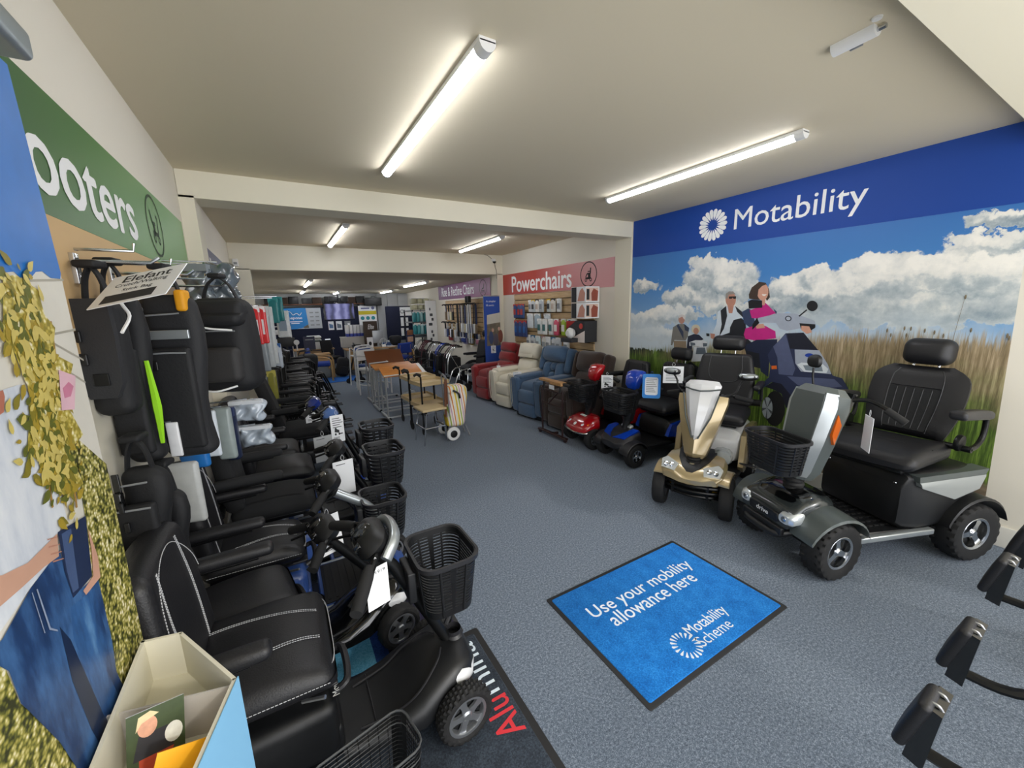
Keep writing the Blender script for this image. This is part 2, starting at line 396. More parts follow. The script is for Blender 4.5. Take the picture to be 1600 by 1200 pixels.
def landscape():
    n = NT('printed_landscape', .45); X = n.xyz(); y, z = X[1], X[2]
    # sky
    sky = n.ramp(n.math('MULTIPLY', n.math('SUBTRACT', z, .95), .85), [(0, '#c3d3df'), (.35, '#7ba6cf'), (.7, '#3f7fc0'), (1, '#2f6db3')])
    dis = n.noise(4.5, detail=6, rough=.62); dis2 = n.noise(9, n.mapping(loc=(3, 7, 1)), detail=5, rough=.6)
    yd = n.math('ADD', y, n.math('MULTIPLY', n.math('SUBTRACT', dis, .5), .34)); zd = n.math('ADD', z, n.math('MULTIPLY', n.math('SUBTRACT', dis2, .5), .26))
    dens = None; shade = None
    for (cy, cz, ry, rz) in CLOUDS:
        a = n.math('DIVIDE', n.math('SUBTRACT', yd, cy), ry); b = n.math('DIVIDE', n.math('SUBTRACT', zd, cz), rz)
        q = n.math('SUBTRACT', 1., n.math('ADD', n.math('MULTIPLY', a, a), n.math('MULTIPLY', b, b)))
        s = n.math('MULTIPLY', n.math('MAXIMUM', q, 0.), b)
        dens = q if dens is None else n.math('MAXIMUM', dens, q); shade = s if shade is None else n.math('ADD', shade, s)
    m = n.step(dens, .1, .12)
    tone = n.math('ADD', n.math('MULTIPLY', shade, .7), n.math('ADD', .42, n.math('MULTIPLY', n.math('SUBTRACT', n.noise(7, detail=6, rough=.65), .5), .8)))
    cl = n.ramp(tone, [(.1, '#8798a3'), (.36, '#bcc4c5'), (.52, '#e2e2dc'), (.75, '#f6f3ea')])
    haze = n.ramp(n.math('ADD', n.math('MULTIPLY', n.math('SUBTRACT', 1.5, z), 2.2), n.math('MULTIPLY', n.math('SUBTRACT', n.noise(2.6, detail=5), .52), 1.6)), [(.1, 0.), (.6, .85)])
    col = n.mix(haze, n.mix(m, sky, cl), '#c9d4d9')
    # tree line and meadow
    col = n.mix(tree_mask(n, y, z), col, '#1f2b26')
    st = n.noise(38, n.mapping((0, 1, .07), rot=(.12, 0, 0)), 4, .7); st2 = n.noise(85, n.mapping((0, 1, .05), rot=(-.15, 0, 0)), 3, .7)
    edge = n.math('ADD', n.math('MULTIPLY', n.math('SUBTRACT', st2, .5), .3), n.math('SUBTRACT', 1.28, n.math('MULTIPLY', n.math('MAXIMUM', n.math('SUBTRACT', y, 1.3), 0.), .145)))
    gm = n.math('SUBTRACT', 1., n.step(n.math('SUBTRACT', z, edge), 0., .05))
    fib = n.math('ADD', n.math('MULTIPLY', st, .55), n.math('MULTIPLY', st2, .45))
    tan = n.ramp(fib, [(.3, '#4b4330'), (.48, '#8d7c5d'), (.6, '#b5a283'), (.72, '#d8c9ab')]); grn = n.ramp(fib, [(.32, '#1b2a0f'), (.48, '#465e22'), (.6, '#78953c'), (.75, '#b3c573')])
    hmix = n.math('ADD', n.math('MULTIPLY', n.math('SUBTRACT', z, .82), 3.0), n.math('ADD', n.math('MULTIPLY', n.math('SUBTRACT', n.noise(5), .5), 1.6), n.math('MULTIPLY', n.math('SUBTRACT', 1.9, y), .16)), clamp=True)
    col = n.mix(gm, col, n.mix(hmix, grn, tan))
    pw = n.ramp(n.noise(20, n.mapping((0, .25, 1)), 4), [(.3, '#4a4136'), (.55, '#83745f'), (.75, '#a59780')])
    col = n.mix(n.step(n.math('ADD', z, n.math('MULTIPLY', st, .15)), .46, .03), pw, col)
    n.color(col); return n.m
def tree_mask(n, y, z):
    h = n.math('ADD', .985, n.math('MULTIPLY', n.math('SUBTRACT', n.noise(11, n.mapping((0, 1, .4)), 5, .7), .35), .22))
    return n.math('MULTIPLY', n.step(n.math('SUBTRACT', h, z), 0., .006), n.step(y, 2.2, .25))
CLOUDS = [(2.42, 1.78, .42, .17), (2.55, 1.9, .2, .12), (2.3, 1.66, .3, .14), (2.75, 1.6, .35, .12), (2.95, 1.42, .4, .1), (3.3, 1.75, .22, .08), (3.3, 1.35, .35, .1), (3.1, 1.2, .5, .1), (2.35, 1.5, .25, .12),
          (1.8, 1.62, .2, .14), (1.62, 1.72, .14, .09), (1.45, 1.58, .4, .16), (1.2, 1.72, .34, .15), (1.05, 1.6, .45, .18), (.8, 1.72, .3, .13), (.72, 1.85, .2, .08), (.6, 1.6, .3, .2), (1.9, 1.5, .3, .08), (.62, 1.98, .2, .05), (1.0, 1.45, .8, .12)]
mural = thing('wall_mural', 'huge printed landscape wall graphic with people on mobility scooters and a blue top band', 'wall mural', (0, 0, 0))
g = GR(.001); g.flat([(-3.512, .136), (-.5, .136), (-.56, 2.06), (-3.512, 2.095)], 0); pm = obj('landscape_print', g, landscape(), mural)
g = GR(.0015); g.flat([(-3.512, 2.095), (-.56, 2.06), (-.5, 2.5), (-3.512, 2.499)], 0); obj('blue_band', g, mat('royal_blue_print', '#003f97', .6), mural)
M_pw = mat('white_print', '#f2f3f2', .5)
g = GR(.0025); g.text('Motability', -2.29, 2.145, .97, .232, 0, .004); obj('lettering', g, M_pw, mural, 'white lettering')
def flower(g, cx, cy, R, n, z=0., inner=.3, w=.085):
    for i in range(n):
        a = 2*pi*i/n; c, s = cos(a), sin(a); P = []
        for (r, h) in [(inner*R, 0), (.55*R, w*.55*R*1.9), (.82*R, w*R*1.55), (.94*R, w*R*1.2), (R, 0), (.94*R, -w*R*1.2), (.82*R, -w*R*1.55), (.55*R, -w*.55*R*1.9)]:
            P.append((cx+r*c-h*s, cy+r*s+h*c))
        g.flat(P, z)
g = GR(.0025); flower(g, -2.505, 2.28, .148, 18); obj('flower_logo', g, M_pw, mural, 'white round petal logo')
PRINTK = [0]
def pr(name, hexc, *polys, make=GR, base=.002, parent=None):
    for P in polys:
        PRINTK[0] += 1; g = make(base+.00003*PRINTK[0]); g.flat(P, 0)
        obj(name, g, mat('print_'+hexc[1:], hexc, .5, var=.12, vscale=25), parent or mural)
def prg(name, hexc, polys, make=GR, base=.004, parent=None):
    g = make(base)
    for P in polys: g.flat(P, 0)
    return obj(name, g, mat('print_'+hexc[1:], hexc, .5, var=.12, vscale=25), parent or mural)
# figures printed on the mural (flat ink on the wall)
pr('printed_man', '#c9d3dc', [(-2.389, 1.454), (-2.308, 1.506), (-2.199, 1.498), (-2.126, 1.402), (-2.24, 1.336), (-2.259, 1.243), (-2.355, 1.211), (-2.43, 1.235), (-2.394, 1.332)])
pr('printed_man', '#23262c', [(-2.361, 1.467), (-2.308, 1.509), (-2.29, 1.414), (-2.312, 1.294), (-2.355, 1.211), (-2.339, 1.334)], [(-2.22, 1.508), (-2.116, 1.428), (-2.125, 1.39), (-2.196, 1.453)], [(-2.349, 1.218), (-2.253, 1.256), (-2.245, 1.15), (-2.343, 1.144)])
pr('printed_man', '#b98470', ellq([(-2.268, 1.568), (-2.217, 1.566), (-2.262, 1.499)]), [(-2.453, 1.241), (-2.401, 1.237), (-2.404, 1.181), (-2.442, 1.193)], [(-2.295, 1.513), (-2.233, 1.508), (-2.241, 1.441), (-2.275, 1.441)])
pr('printed_man', '#8d8680', [(-2.321, 1.579), (-2.32, 1.624), (-2.292, 1.645), (-2.251, 1.643), (-2.22, 1.614), (-2.243, 1.618), (-2.289, 1.615), (-2.3, 1.578)]); pr('printed_man', '#1b1a1c', [(-2.288, 1.597), (-2.216, 1.597), (-2.219, 1.572), (-2.243, 1.575), (-2.249, 1.585), (-2.259, 1.575), (-2.284, 1.576)])
pr('printed_walker', '#77756f', [(-2.896, 1.288), (-2.832, 1.326), (-2.758, 1.328), (-2.701, 1.286), (-2.704, 1.199), (-2.728, 1.151), (-2.869, 1.15), (-2.894, 1.091), (-2.914, 1.09), (-2.905, 1.19)])
pr('printed_walker', '#2f3a52', [(-2.832, 1.326), (-2.762, 1.245), (-2.757, 1.165), (-2.798, 1.227), (-2.85, 1.306)], [(-2.758, 1.328), (-2.694, 1.286), (-2.699, 1.247), (-2.745, 1.261)])
pr('printed_walker', '#8b7a63', [(-2.878, 1.142), (-2.719, 1.147), (-2.714, 1.007), (-2.761, 0.872), (-2.779, 1.002), (-2.798, 1.082), (-2.813, 0.866), (-2.851, 0.862), (-2.861, 0.994)]); pr('printed_walker', '#b08273', ellq([(-2.793, 1.375), (-2.754, 1.375), (-2.79, 1.327)]))
pr('printed_walker', '#cfcac6', [(-2.826, 1.386), (-2.824, 1.418), (-2.792, 1.428), (-2.75, 1.414), (-2.747, 1.371), (-2.766, 1.379), (-2.786, 1.406)])
pr('printed_woman', '#c9bfa5', ellq([(-2.617, 1.277), (-2.566, 1.279), (-2.614, 1.229)])); pr('printed_woman', '#b1836f', ellq([(-2.612, 1.258), (-2.581, 1.259), (-2.609, 1.223)]))
pr('printed_woman', '#262b3d', [(-2.704, 1.199), (-2.635, 1.226), (-2.575, 1.221), (-2.521, 1.178), (-2.578, 1.144), (-2.646, 1.124), (-2.645, 0.989), (-2.708, 0.976), (-2.71, 1.088)])
pr('printed_small_scooter', '#d5d9dc', [(-2.682, 1.137), (-2.614, 1.163), (-2.528, 1.166), (-2.482, 1.154), (-2.474, 1.097), (-2.524, 1.101), (-2.609, 1.103), (-2.68, 1.098)], [(-2.622, 1.094), (-2.486, 1.104), (-2.455, 0.961), (-2.646, 0.933)])
pr('printed_small_scooter', '#5c6670', [(-2.591, 1.087), (-2.498, 1.094), (-2.481, 1.028), (-2.599, 1.017)], [(-2.673, 1.138), (-2.616, 1.134), (-2.61, 1.111), (-2.662, 1.099)], [(-2.527, 1.139), (-2.477, 1.139), (-2.479, 1.108), (-2.52, 1.101)])
pr('printed_small_scooter', '#1c1f22', [(-2.711, 0.894), (-2.651, 0.933), (-2.524, 0.868), (-2.526, 0.781), (-2.675, 0.76)], [(-2.496, 1.24), (-2.46, 1.238), (-2.458, 1.211), (-2.49, 1.21)])
pr('printed_rider', '#1d2026', [(-2.253, 1.163), (-2.251, 1.309), (-2.223, 1.376), (-2.152, 1.396), (-2.11, 1.364), (-2.084, 1.212), (-1.938, 1.095), (-1.924, 0.944), (-2.037, 0.957), (-2.103, 1.133)])
pr('printed_rider', '#3f3128', [(-2.095, 1.572), (-2.101, 1.609), (-2.08, 1.67), (-2.02, 1.716), (-1.963, 1.705), (-1.929, 1.644), (-1.916, 1.578), (-1.938, 1.546), (-1.959, 1.585), (-2.003, 1.557), (-2.052, 1.562)])
pr('printed_rider', '#33415f', [(-2.15, 1.453), (-2.095, 1.484), (-2.062, 1.465), (-2.022, 1.36), (-2.054, 1.302), (-2.122, 1.351)], [(-1.88, 1.482), (-1.846, 1.452), (-1.852, 1.428)])
pr('printed_rider', '#c2247f', [(-2.081, 1.465), (-1.975, 1.507), (-1.964, 1.543), (-1.926, 1.51), (-1.854, 1.44), (-1.989, 1.391), (-2.056, 1.397)], [(-2.115, 1.243), (-2.105, 1.301), (-2.043, 1.322), (-1.935, 1.331), (-1.844, 1.285), (-1.833, 1.225), (-1.995, 1.194), (-2.096, 1.205)])
pr('printed_rider', '#1f2740', [(-2.104, 1.14), (-1.996, 1.202), (-1.821, 1.216), (-1.821, 1.153), (-1.873, 1.1), (-1.864, 0.876), (-1.934, 0.918), (-1.961, 1.08), (-2.074, 1.096)])
pr('printed_rider', '#cf9b84', ellq([(-1.981, 1.628), (-1.932, 1.62), (-1.979, 1.552)]), [(-1.987, 1.568), (-1.951, 1.567), (-1.952, 1.513), (-1.969, 1.507)], [(-2.02, 1.339), (-1.949, 1.348), (-1.931, 1.312), (-2.005, 1.302)])
pr('printed_rider', '#3f3128', [(-2.042, 1.613), (-2.04, 1.673), (-1.993, 1.709), (-1.951, 1.692), (-1.991, 1.677), (-2.018, 1.648), (-2.023, 1.569)]); pr('printed_rider', '#f3ece4', [(-1.987, 1.607), (-1.943, 1.605), (-1.959, 1.59), (-1.977, 1.593)])
pr('printed_scooter', '#2c3350', [(-1.858, 0.877), (-1.856, 0.978), (-1.888, 1.074), (-1.849, 1.151), (-1.808, 1.202), (-1.76, 1.271), (-1.625, 1.282), (-1.534, 1.174), (-1.479, 1.111), (-1.387, 0.953), (-1.323, 0.94), (-1.269, 0.85), (-1.263, 0.763), (-1.334, 0.715), (-1.484, 0.69), (-1.56, 0.645), (-1.626, 0.68), (-1.7, 0.764), (-1.773, 0.827), (-1.831, 0.836), (-1.885, 0.784), (-1.932, 0.698), (-1.941, 0.722), (-1.911, 0.805)])
pr('printed_scooter', '#555d7c', [(-1.849, 1.151), (-1.759, 1.265), (-1.714, 1.137), (-1.656, 0.976), (-1.671, 0.915), (-1.781, 0.912), (-1.806, 1.057)], [(-1.713, 0.903), (-1.608, 0.911), (-1.375, 0.927), (-1.316, 0.875), (-1.497, 0.823), (-1.621, 0.838)])
pr('printed_scooter', '#1b1d2b', [(-1.749, 1.265), (-1.624, 1.279), (-1.507, 1.146), (-1.715, 1.142)], [(-1.885, 0.784), (-1.82, 0.838), (-1.75, 0.83), (-1.581, 0.652), (-1.589, 0.626), (-1.697, 0.628), (-1.742, 0.744), (-1.813, 0.77)], [(-1.553, 0.778), (-1.327, 0.818), (-1.271, 0.794), (-1.335, 0.721), (-1.484, 0.69)])
pr('printed_scooter', '#a5adbb', [(-1.677, 1.138), (-1.5, 1.145), (-1.429, 1.037), (-1.398, 0.963), (-1.612, 0.958), (-1.661, 1.023)], [(-2.001, 1.397), (-1.831, 1.44), (-1.702, 1.438), (-1.555, 1.379), (-1.544, 1.33), (-1.576, 1.3), (-1.659, 1.315), (-1.751, 1.292), (-1.81, 1.31), (-1.846, 1.357), (-1.985, 1.357)])
pr('printed_scooter', '#14151a', [(-2.101, 1.547), (-2.071, 1.562), (-1.979, 1.552), (-1.971, 1.489), (-2.089, 1.481)], ellq([(-1.585, 1.498), (-1.546, 1.497), (-1.581, 1.456)]), [(-1.677, 1.418), (-1.624, 1.471), (-1.615, 1.465), (-1.668, 1.411)], [(-1.663, 1.358), (-1.548, 1.352), (-1.546, 1.324), (-1.576, 1.3), (-1.648, 1.313)], [(-2.045, 1.34), (-2.008, 1.401), (-1.985, 1.354), (-2.041, 1.29)])
pr('printed_scooter', '#cf9b84', [(-1.646, 1.338), (-1.59, 1.334), (-1.565, 1.287), (-1.601, 1.272), (-1.645, 1.304)]); pr('printed_scooter', '#1a1a1b', ellq([(-1.785, 0.599), (-1.702, 0.617), (-1.77, 0.439)]))
pr('printed_scooter', '#dfe6ea', [(-1.647, 1.013), (-1.615, 1.033), (-1.462, 1.036), (-1.422, 1.002), (-1.431, 0.968), (-1.587, 0.959)]); pr('printed_scooter', '#7f8b95', [(-1.602, 1.012), (-1.528, 1.021), (-1.523, 0.975), (-1.578, 0.972)], [(-1.518, 1.018), (-1.469, 1.019), (-1.456, 0.978), (-1.513, 0.973)])
pr('printed_scooter', '#9aa2a6', ellq([(-1.847, 0.593), (-1.802, 0.602), (-1.838, 0.494)])); prg('printed_scooter', '#4a4e52', [ellq([(-1.847, 0.593), (-1.802, 0.602), (-1.838, 0.494)])[i:i+2]+[[(-1.847, 0.593)][0]] for i in (1, 5, 9, 13, 17)], base=.0062)
pr('printed_scooter', '#1d3f9c', ellq([(-1.566, 1.099), (-1.536, 1.102), (-1.564, 1.083)])); pr('printed_scooter', '#e06a24', [(-1.847, 0.979), (-1.805, 0.987), (-1.799, 0.957), (-1.842, 0.949)]); pr('printed_scooter', '#3b414b', ellq([(-1.751, 1.396), (-1.725, 1.396), (-1.748, 1.373)])); pr('printed_scooter', '#b4bbc6', ellq([(-1.751, 1.396), (-1.734, 1.396), (-1.749, 1.381)]))
# reeds standing above the printed meadow
random.seed(5); rp = []
for k in range(12):
    y = random.uniform(.55, 1.15) if k else .78; z = 1.28-max(0, y-1.3)*.145; h = random.uniform(.0, .06) if k else .26
    rp += [[(-y, z-.1), (-y+.002, z-.1), (-y+.011+h*.06, z+h), (-y+.0095+h*.06, z+h)], ellp(-y+.012+h*.06, z+h, .005, .016, 6)]
prg('printed_reeds', '#7d7159', rp, base=.006)
# ---- department signs
def gradient(key, a, b, axis=1, lo=0., hi=1.):
    n = NT(key, .4); v = n.xyz()[axis]; n.color(n.ramp(n.math('DIVIDE', n.math('SUBTRACT', v, lo), hi-lo), [(0, a), (1, b)])); return n.m
def icon(g, cx, cy, r, kind, f=1.):
    g.ring((cx, cy), r, r*.09, 0)
    s = r*.5
    def L(P, w):
        for (a, b) in zip(P, P[1:]):
            d = Vector((b[0]-a[0], b[1]-a[1])); d.normalize(); q = Vector((-d.y, d.x))*w
            g.flat([(cx+f*s*x, cy+s*y) for x, y in ((a[0]+q.x, a[1]+q.y), (b[0]+q.x, b[1]+q.y), (b[0]-q.x, b[1]-q.y), (a[0]-q.x, a[1]-q.y))], 0)
    for c in ((-.55, -.85), (.6, -.85)): g.ring((cx+f*s*c[0], cy+s*c[1]), s*.3, s*.14, 0, 16)
    if kind == 'scooter': L([(-.9, .9), (-.55, .15), (.1, .15)], .12); L([(-.3, .1), (-.3, -.5)], .22); L([(-.8, -.5), (.7, -.5)], .14); L([(.6, -.5), (.85, .7), (.55, .75)], .1)
    elif kind == 'power': L([(-.5, 1.), (-.45, .1), (.35, .1)], .13); L([(-.45, .45), (.2, .45)], .08); L([(-.2, .1), (-.2, -.6)], .3); L([(-.55, -.6), (.55, -.6)], .16); L([(.35, .1), (.7, -.5)], .1)
    else: L([(-.6, 1.), (-.3, -.1), (.4, -.1)], .12); L([(.4, -.1), (.75, -.7)], .1); L([(-.6, -.7), (.5, -.7)], .1)
def sign(name, label, mk, m, u0, u1, v0, v1, txt, tx, ty, tw, th, ic=None, ink='#26302a', f=1., bold=.03):
    s = thing(name, label, 'wall sign', (0, 0, 0)); g = mk(.001); g.box(((u0+u1)/2, (v0+v1)/2, .003), (u1-u0, v1-v0, .006)); obj('panel', g, m, s)
    g = mk(.0085); g.text(txt, tx, ty, tw, th, 0, bold); obj('lettering', g, M_pw, s, 'white lettering')
    if ic: g = mk(.0085); icon(g, ic[0], ic[1], ic[2], ic[3], f); obj('icon', g, mat('sign_ink_'+ink[1:], ink, .6), s, 'round black line icon')
    return s
sign('department_sign', 'green Scooters sign along the top of the left wall', GLW, gradient('green_sign', '#2e5a2b', '#6fa65d', 1, 1.3, 3.3), -.6, 3.44, 1.81, 2.15, 'Scooters', 1.16, 1.865, 1.15, .2, (2.66, 1.985, .145, 'scooter'), '#1f3a20')
sign('department_sign', 'red to pink Powerchairs sign on the middle right wall', GR, gradient('red_sign', '#d69a9b', '#b3301f', 1, 4.2, 5.6), -6.69, -3.8, 1.775, 2.14, 'Powerchairs', -6.36, 1.815, 1.7, .27, (-4.29, 1.965, .17, 'power'), '#1d1718', -1.)
sign('department_sign', 'purple Rise & Recline Chairs sign on the far right wall', GR, gradient('purple_sign', '#a05a86', '#62265c', 1, 7.4, 9.4), -10.2, -7.22, 1.785, 2.145, 'Rise & Recline Chairs', -9.95, 1.86, 1.95, .22, (-7.55, 1.96, .17, 'recliner'), '#2c1a2a', -1., .02)
s = sign('department_sign', 'navy sign with faded lettering on the middle left wall', GLW, gradient('navy_sign', '#3a3866', '#4f6a86', 1, 4.2, 6.6), 3.85, 6.65, 1.78, 2.14, 'Wheelchairs', 4.3, 1.84, 1.6, .22, None)
# ---- entrance mats
def floor_mat(name, label, x0, x1, y0, y1, m_pile, m_edge, w=.022):
    t = thing(name, label, 'mat', ((x0+x1)/2, (y0+y1)/2, 0)); a, b = (x1-x0), (y1-y0)
    g = G(); g.prism(rrect(a, b, .012), 0.001, .004, .0015); obj('rubber_edge', g, m_edge, t)
    g = G(); g.prism(rrect(a-2*w, b-2*w, .01), .003, .0085, .003); obj('pile', g, m_pile, t)
    return t
def pile(key, c0, c1, c2):
    n = NT(key, .95); a = n.noise(150, detail=4, rough=.8); n.color(n.ramp(n.math('ADD', n.math('MULTIPLY', a, .75), n.math('MULTIPLY', n.noise(14, detail=5), .25)), [(.35, c0), (.5, c1), (.65, c2)])); n.bump(a, .5, .003); return n.m
M_wp = mat('white_pile', '#dde9f2', .95, bump=.5, bscale=250)
M_medge = mat('mat_rubber', '#2a2a2b', .8)
t = floor_mat('entrance_mat', 'bright blue entrance mat with white mobility allowance wording', 1.063, 2.087, .835, 1.536, pile('blue_pile', '#0555a6', '#0e78cf', '#3597e6'), M_medge)
def GM(t, z=.0092): o = t.location; return G().fr((0, 0, z), (1, 0, 0), (0, 1, 0), (0, 0, 1)), o.x, o.y
g, ox, oy = GM(t)
g.text('Use your mobility', 1.193-ox, 1.27-oy, .77, .1, 0, .012); g.text('allowance here', 1.25-ox, 1.2-oy, .63, .08, 0, .012)
g.text('Motability', 1.506-ox, .955-oy, .29, .075, 0, .014); g.text('Scheme', 1.498-ox, .905-oy, .235, .055, 0, 0.); obj('lettering', g, M_wp, t, 'white woven lettering')
g, ox, oy = GM(t)
for i in range(18):
    a = 2*pi*i/18; P = [(1.44-ox+q*cos(a+e), .955-oy+q*sin(a+e)) for q, e in ((.04, -.02), (.068, -.1), (.072, 0), (.068, .1), (.04, .02))]; g.flat(P, 0)
obj('flower_logo', g, M_wp, t, 'white round petal logo')
t = floor_mat('entrance_mat', 'charcoal entrance mat with red and white lettering under the nearest scooter', -.2, .668, .55, 1.567, pile('charcoal_pile', '#1f2630', '#333c48', '#505b68'), M_medge, .03)
o = t.location; g = G().fr((0, 0, .0092), (0, 1, 0), (-1, 0, 0), (0, 0, 1)); g.text('Alu', 1.03-o.y, -(.62-o.x), .165, .105, 0, .012)
obj('lettering', g, mat('red_pile', '#d8363f', .95), t, 'red woven lettering')
g = G().fr((0, 0, .0092), (0, 1, 0), (-1, 0, 0), (0, 0, 1)); g.text('mina', 1.215-o.y, -(.61-o.x), .285, .085, 0, -.012); obj('lettering', g, M_wp, t, 'white woven lettering')
t = floor_mat('entrance_mat', 'dark purple mat with light blue blocks beneath the second scooter', -.3, .605, 1.575, 2.27, pile('purple_pile', '#120f22', '#1e1935', '#2d2748'), M_medge, .02)
g, ox, oy = GM(t); g.flat([(-.28-ox, 1.6-oy), (.2-ox, 1.6-oy), (.2-ox, 1.86-oy), (-.28-ox, 1.86-oy)], 0); g.flat([(.08-ox, 1.9-oy), (.2-ox, 1.9-oy), (.2-ox, 2.25-oy), (.08-ox, 2.25-oy)], 0)
obj('light_blue_block', g, pile('sky_pile', '#3b86ad', '#5aa9cf', '#7fc3e2'), t)
g, ox, oy = GM(t); g.flat([(.2-ox, 1.6-oy), (.26-ox, 1.6-oy), (.26-ox, 2.25-oy), (.2-ox, 2.25-oy)], 0); g.flat([(-.28-ox, 1.9-oy), (.06-ox, 1.9-oy), (.06-ox, 2.2-oy), (-.28-ox, 2.2-oy)], 0); obj('dark_blue_block', g, pile('navy_pile', '#0d2a5e', '#173f86', '#2a58a6'), t)
o = t.location; g = G().fr((0, 0, .0092), (0, 1, 0), (-1, 0, 0), (0, 0, 1)); g.text('can', 1.66-o.y, -(.56-o.x), .3, .09, 0, .03); obj('lettering', g, M_wp, t, 'white woven lettering')
t = floor_mat('entrance_mat', 'blue mat strip on the floor far back before the desks', .62, 1.56, 9.5, 10.3, pile('deep_blue_pile', '#0b468f', '#1461b8', '#2b7ed6'), M_medge, .015)

# ------------------------------------------------------------------ mobility scooters (local: x forward, y left, z up)
def wheel(par, x, y, r, w, m_rim=None, spokes=5, teeth=.006, hub=.62, steer=0., name='wheel', m_tyre=None):
    """tyre mesh under the scooter, rim as its sub-part"""
    ho = bpy.data.objects.new; s = 1 if y >= 0 else -1
    n = 80
    pr_ = [(r*hub, -w*.42), (r*.8, -w*.5), (r*.93, -w*.47), (r*.985, -w*.36), (r, -w*.22), (r, -w*.06), (r, w*.06), (r, w*.22), (r*.985, w*.36), (r*.93, w*.47), (r*.8, w*.5), (r*hub, w*.42)]
    g = G(); g.lathe(pr_, n, axis='y', tread={3: teeth, 4: teeth, 5: teeth*.6, 6: teeth*.6, 7: teeth, 8: teeth, 2: teeth*.6, 9: teeth*.6} if teeth else None)
    t = obj(name, g, m_tyre or M_rub, par, ang=30); t.location = (x, y, r); t.rotation_euler = (0, random.uniform(0, 1), radians(steer))
    g = G(); R = r*hub
    g.lathe([(R, -w*.4), (R*1.03, -w*.42), (R*1.03, w*.42), (R, w*.43), (R*.88, w*.4), (R*.84, w*.2), (R*.84, -w*.3)], 32, axis='y') if s > 0 else g.lathe([(R, w*.4), (R*1.03, w*.42), (R*1.03, -w*.42), (R, -w*.43), (R*.88, -w*.4), (R*.84, -w*.2), (R*.84, w*.3)], 32, axis='y')
    f = s*w*.3
    g.lathe([(0, f+s*w*.1), (R*.16, f+s*w*.1), (R*.22, f+s*w*.04), (R*.3, f), (R*.3, f-s*w*.25)], 20, axis='y')
    for k in range(spokes):
        a = 2*pi*k/spokes; c, d = cos(a), sin(a)
        P = []
        for q, hw in ((R*.2, R*.2), (R*.55, R*.15), (R*.92, R*.22)):
            P.append((q, hw))
        P = P+[(q, -h) for q, h in reversed(P)]
        R0 = [[(q*c-h*d, f+dy-s*.0*q, q*d+h*c) for q, h in P] for dy in (s*w*.02, -s*w*.14)]
        g.rings(R0)
    rim = obj('rim', g, m_rim or M_alu, t, ang=30)
    g = G(); g.lathe([(R*.83, f-s*w*.2), (0, f-s*w*.2)], 24, axis='y'); obj('rim_back', g, M_blackm, t)
    return t
def basket(par, c, w, d, h, taper=.82, slats=9, m=None, rot=0, arch=True, name='basket'):
    """slatted plastic basket, c = centre of the rim; thing part with handle slot lines"""
    g = G(); m = m or M_black; k = 5
    def loop(z, off=0.):
        q = 1-(1-taper)*(-z/h); return [(x*1., y*1., z) for x, y in rrect(d*q+off, w*q+off, .05*q+.01, k)]
    def band(z0, z1, t=.006): g.rings([loop(z0), loop(z1), loop(z1, -t), loop(z0, -t)], loop=True)
    g.at(c, (0, 0, rot)); band(0, -h*.1, .012); band(-h*.9, -h, .006)
    p = (h*.8)/slats
    for i in range(slats): band(-h*.1-p*i-p*.35, -h*.1-p*(i+1)+.0005)
    L0, L1 = loop(-h*.06), loop(-h*.96); n = len(L0)
    for i in range(n):
        if i % (k+1) in (0, k): g.tube([L0[i], L1[i]], .005, 6)
    for s in (0, 2):      # wide upright panels on the long sides
        for q in (.5,):
            a, b = s*(k+1)+k, (s*(k+1)+k+1) % n
            P0 = [Vector(L0[a]).lerp(Vector(L0[b]), q+e) for e in (-.12, .12)]; P1 = [Vector(L1[a]).lerp(Vector(L1[b]), q+e) for e in (-.07, .07)]
            o = (Vector(L0[a])+Vector(L0[b]))*.004; g.rings([[P0[0], P0[1], P0[1]*.97, P0[0]*.97], [P1[0], P1[1], P1[1]*.97, P1[0]*.97]])
    bt = loop(-h); g.rings([bt, [(x, y, z+.006) for x, y, z in bt]])
    b = obj(name, g, m, par)
    g = G().at(c, (0, 0, rot)); g.rings([loop(.004, .012), loop(-.012, .014), loop(-.012, -.008), loop(.004, -.006)], loop=True); obj('rim', g, M_vinyl2, b)
    return b
def stitched(P, g=None, r=.0012):
    g = g or G(); P = spline(P, 6)
    L = 0; acc = []
    for a, b in zip(P, P[1:]):
        n = max(1, int((b-a).length/.009))
        for i in range(n):
            g.tube([a.lerp(b, i/n), a.lerp(b, (i+.72)/n)], r, 5)
    return g
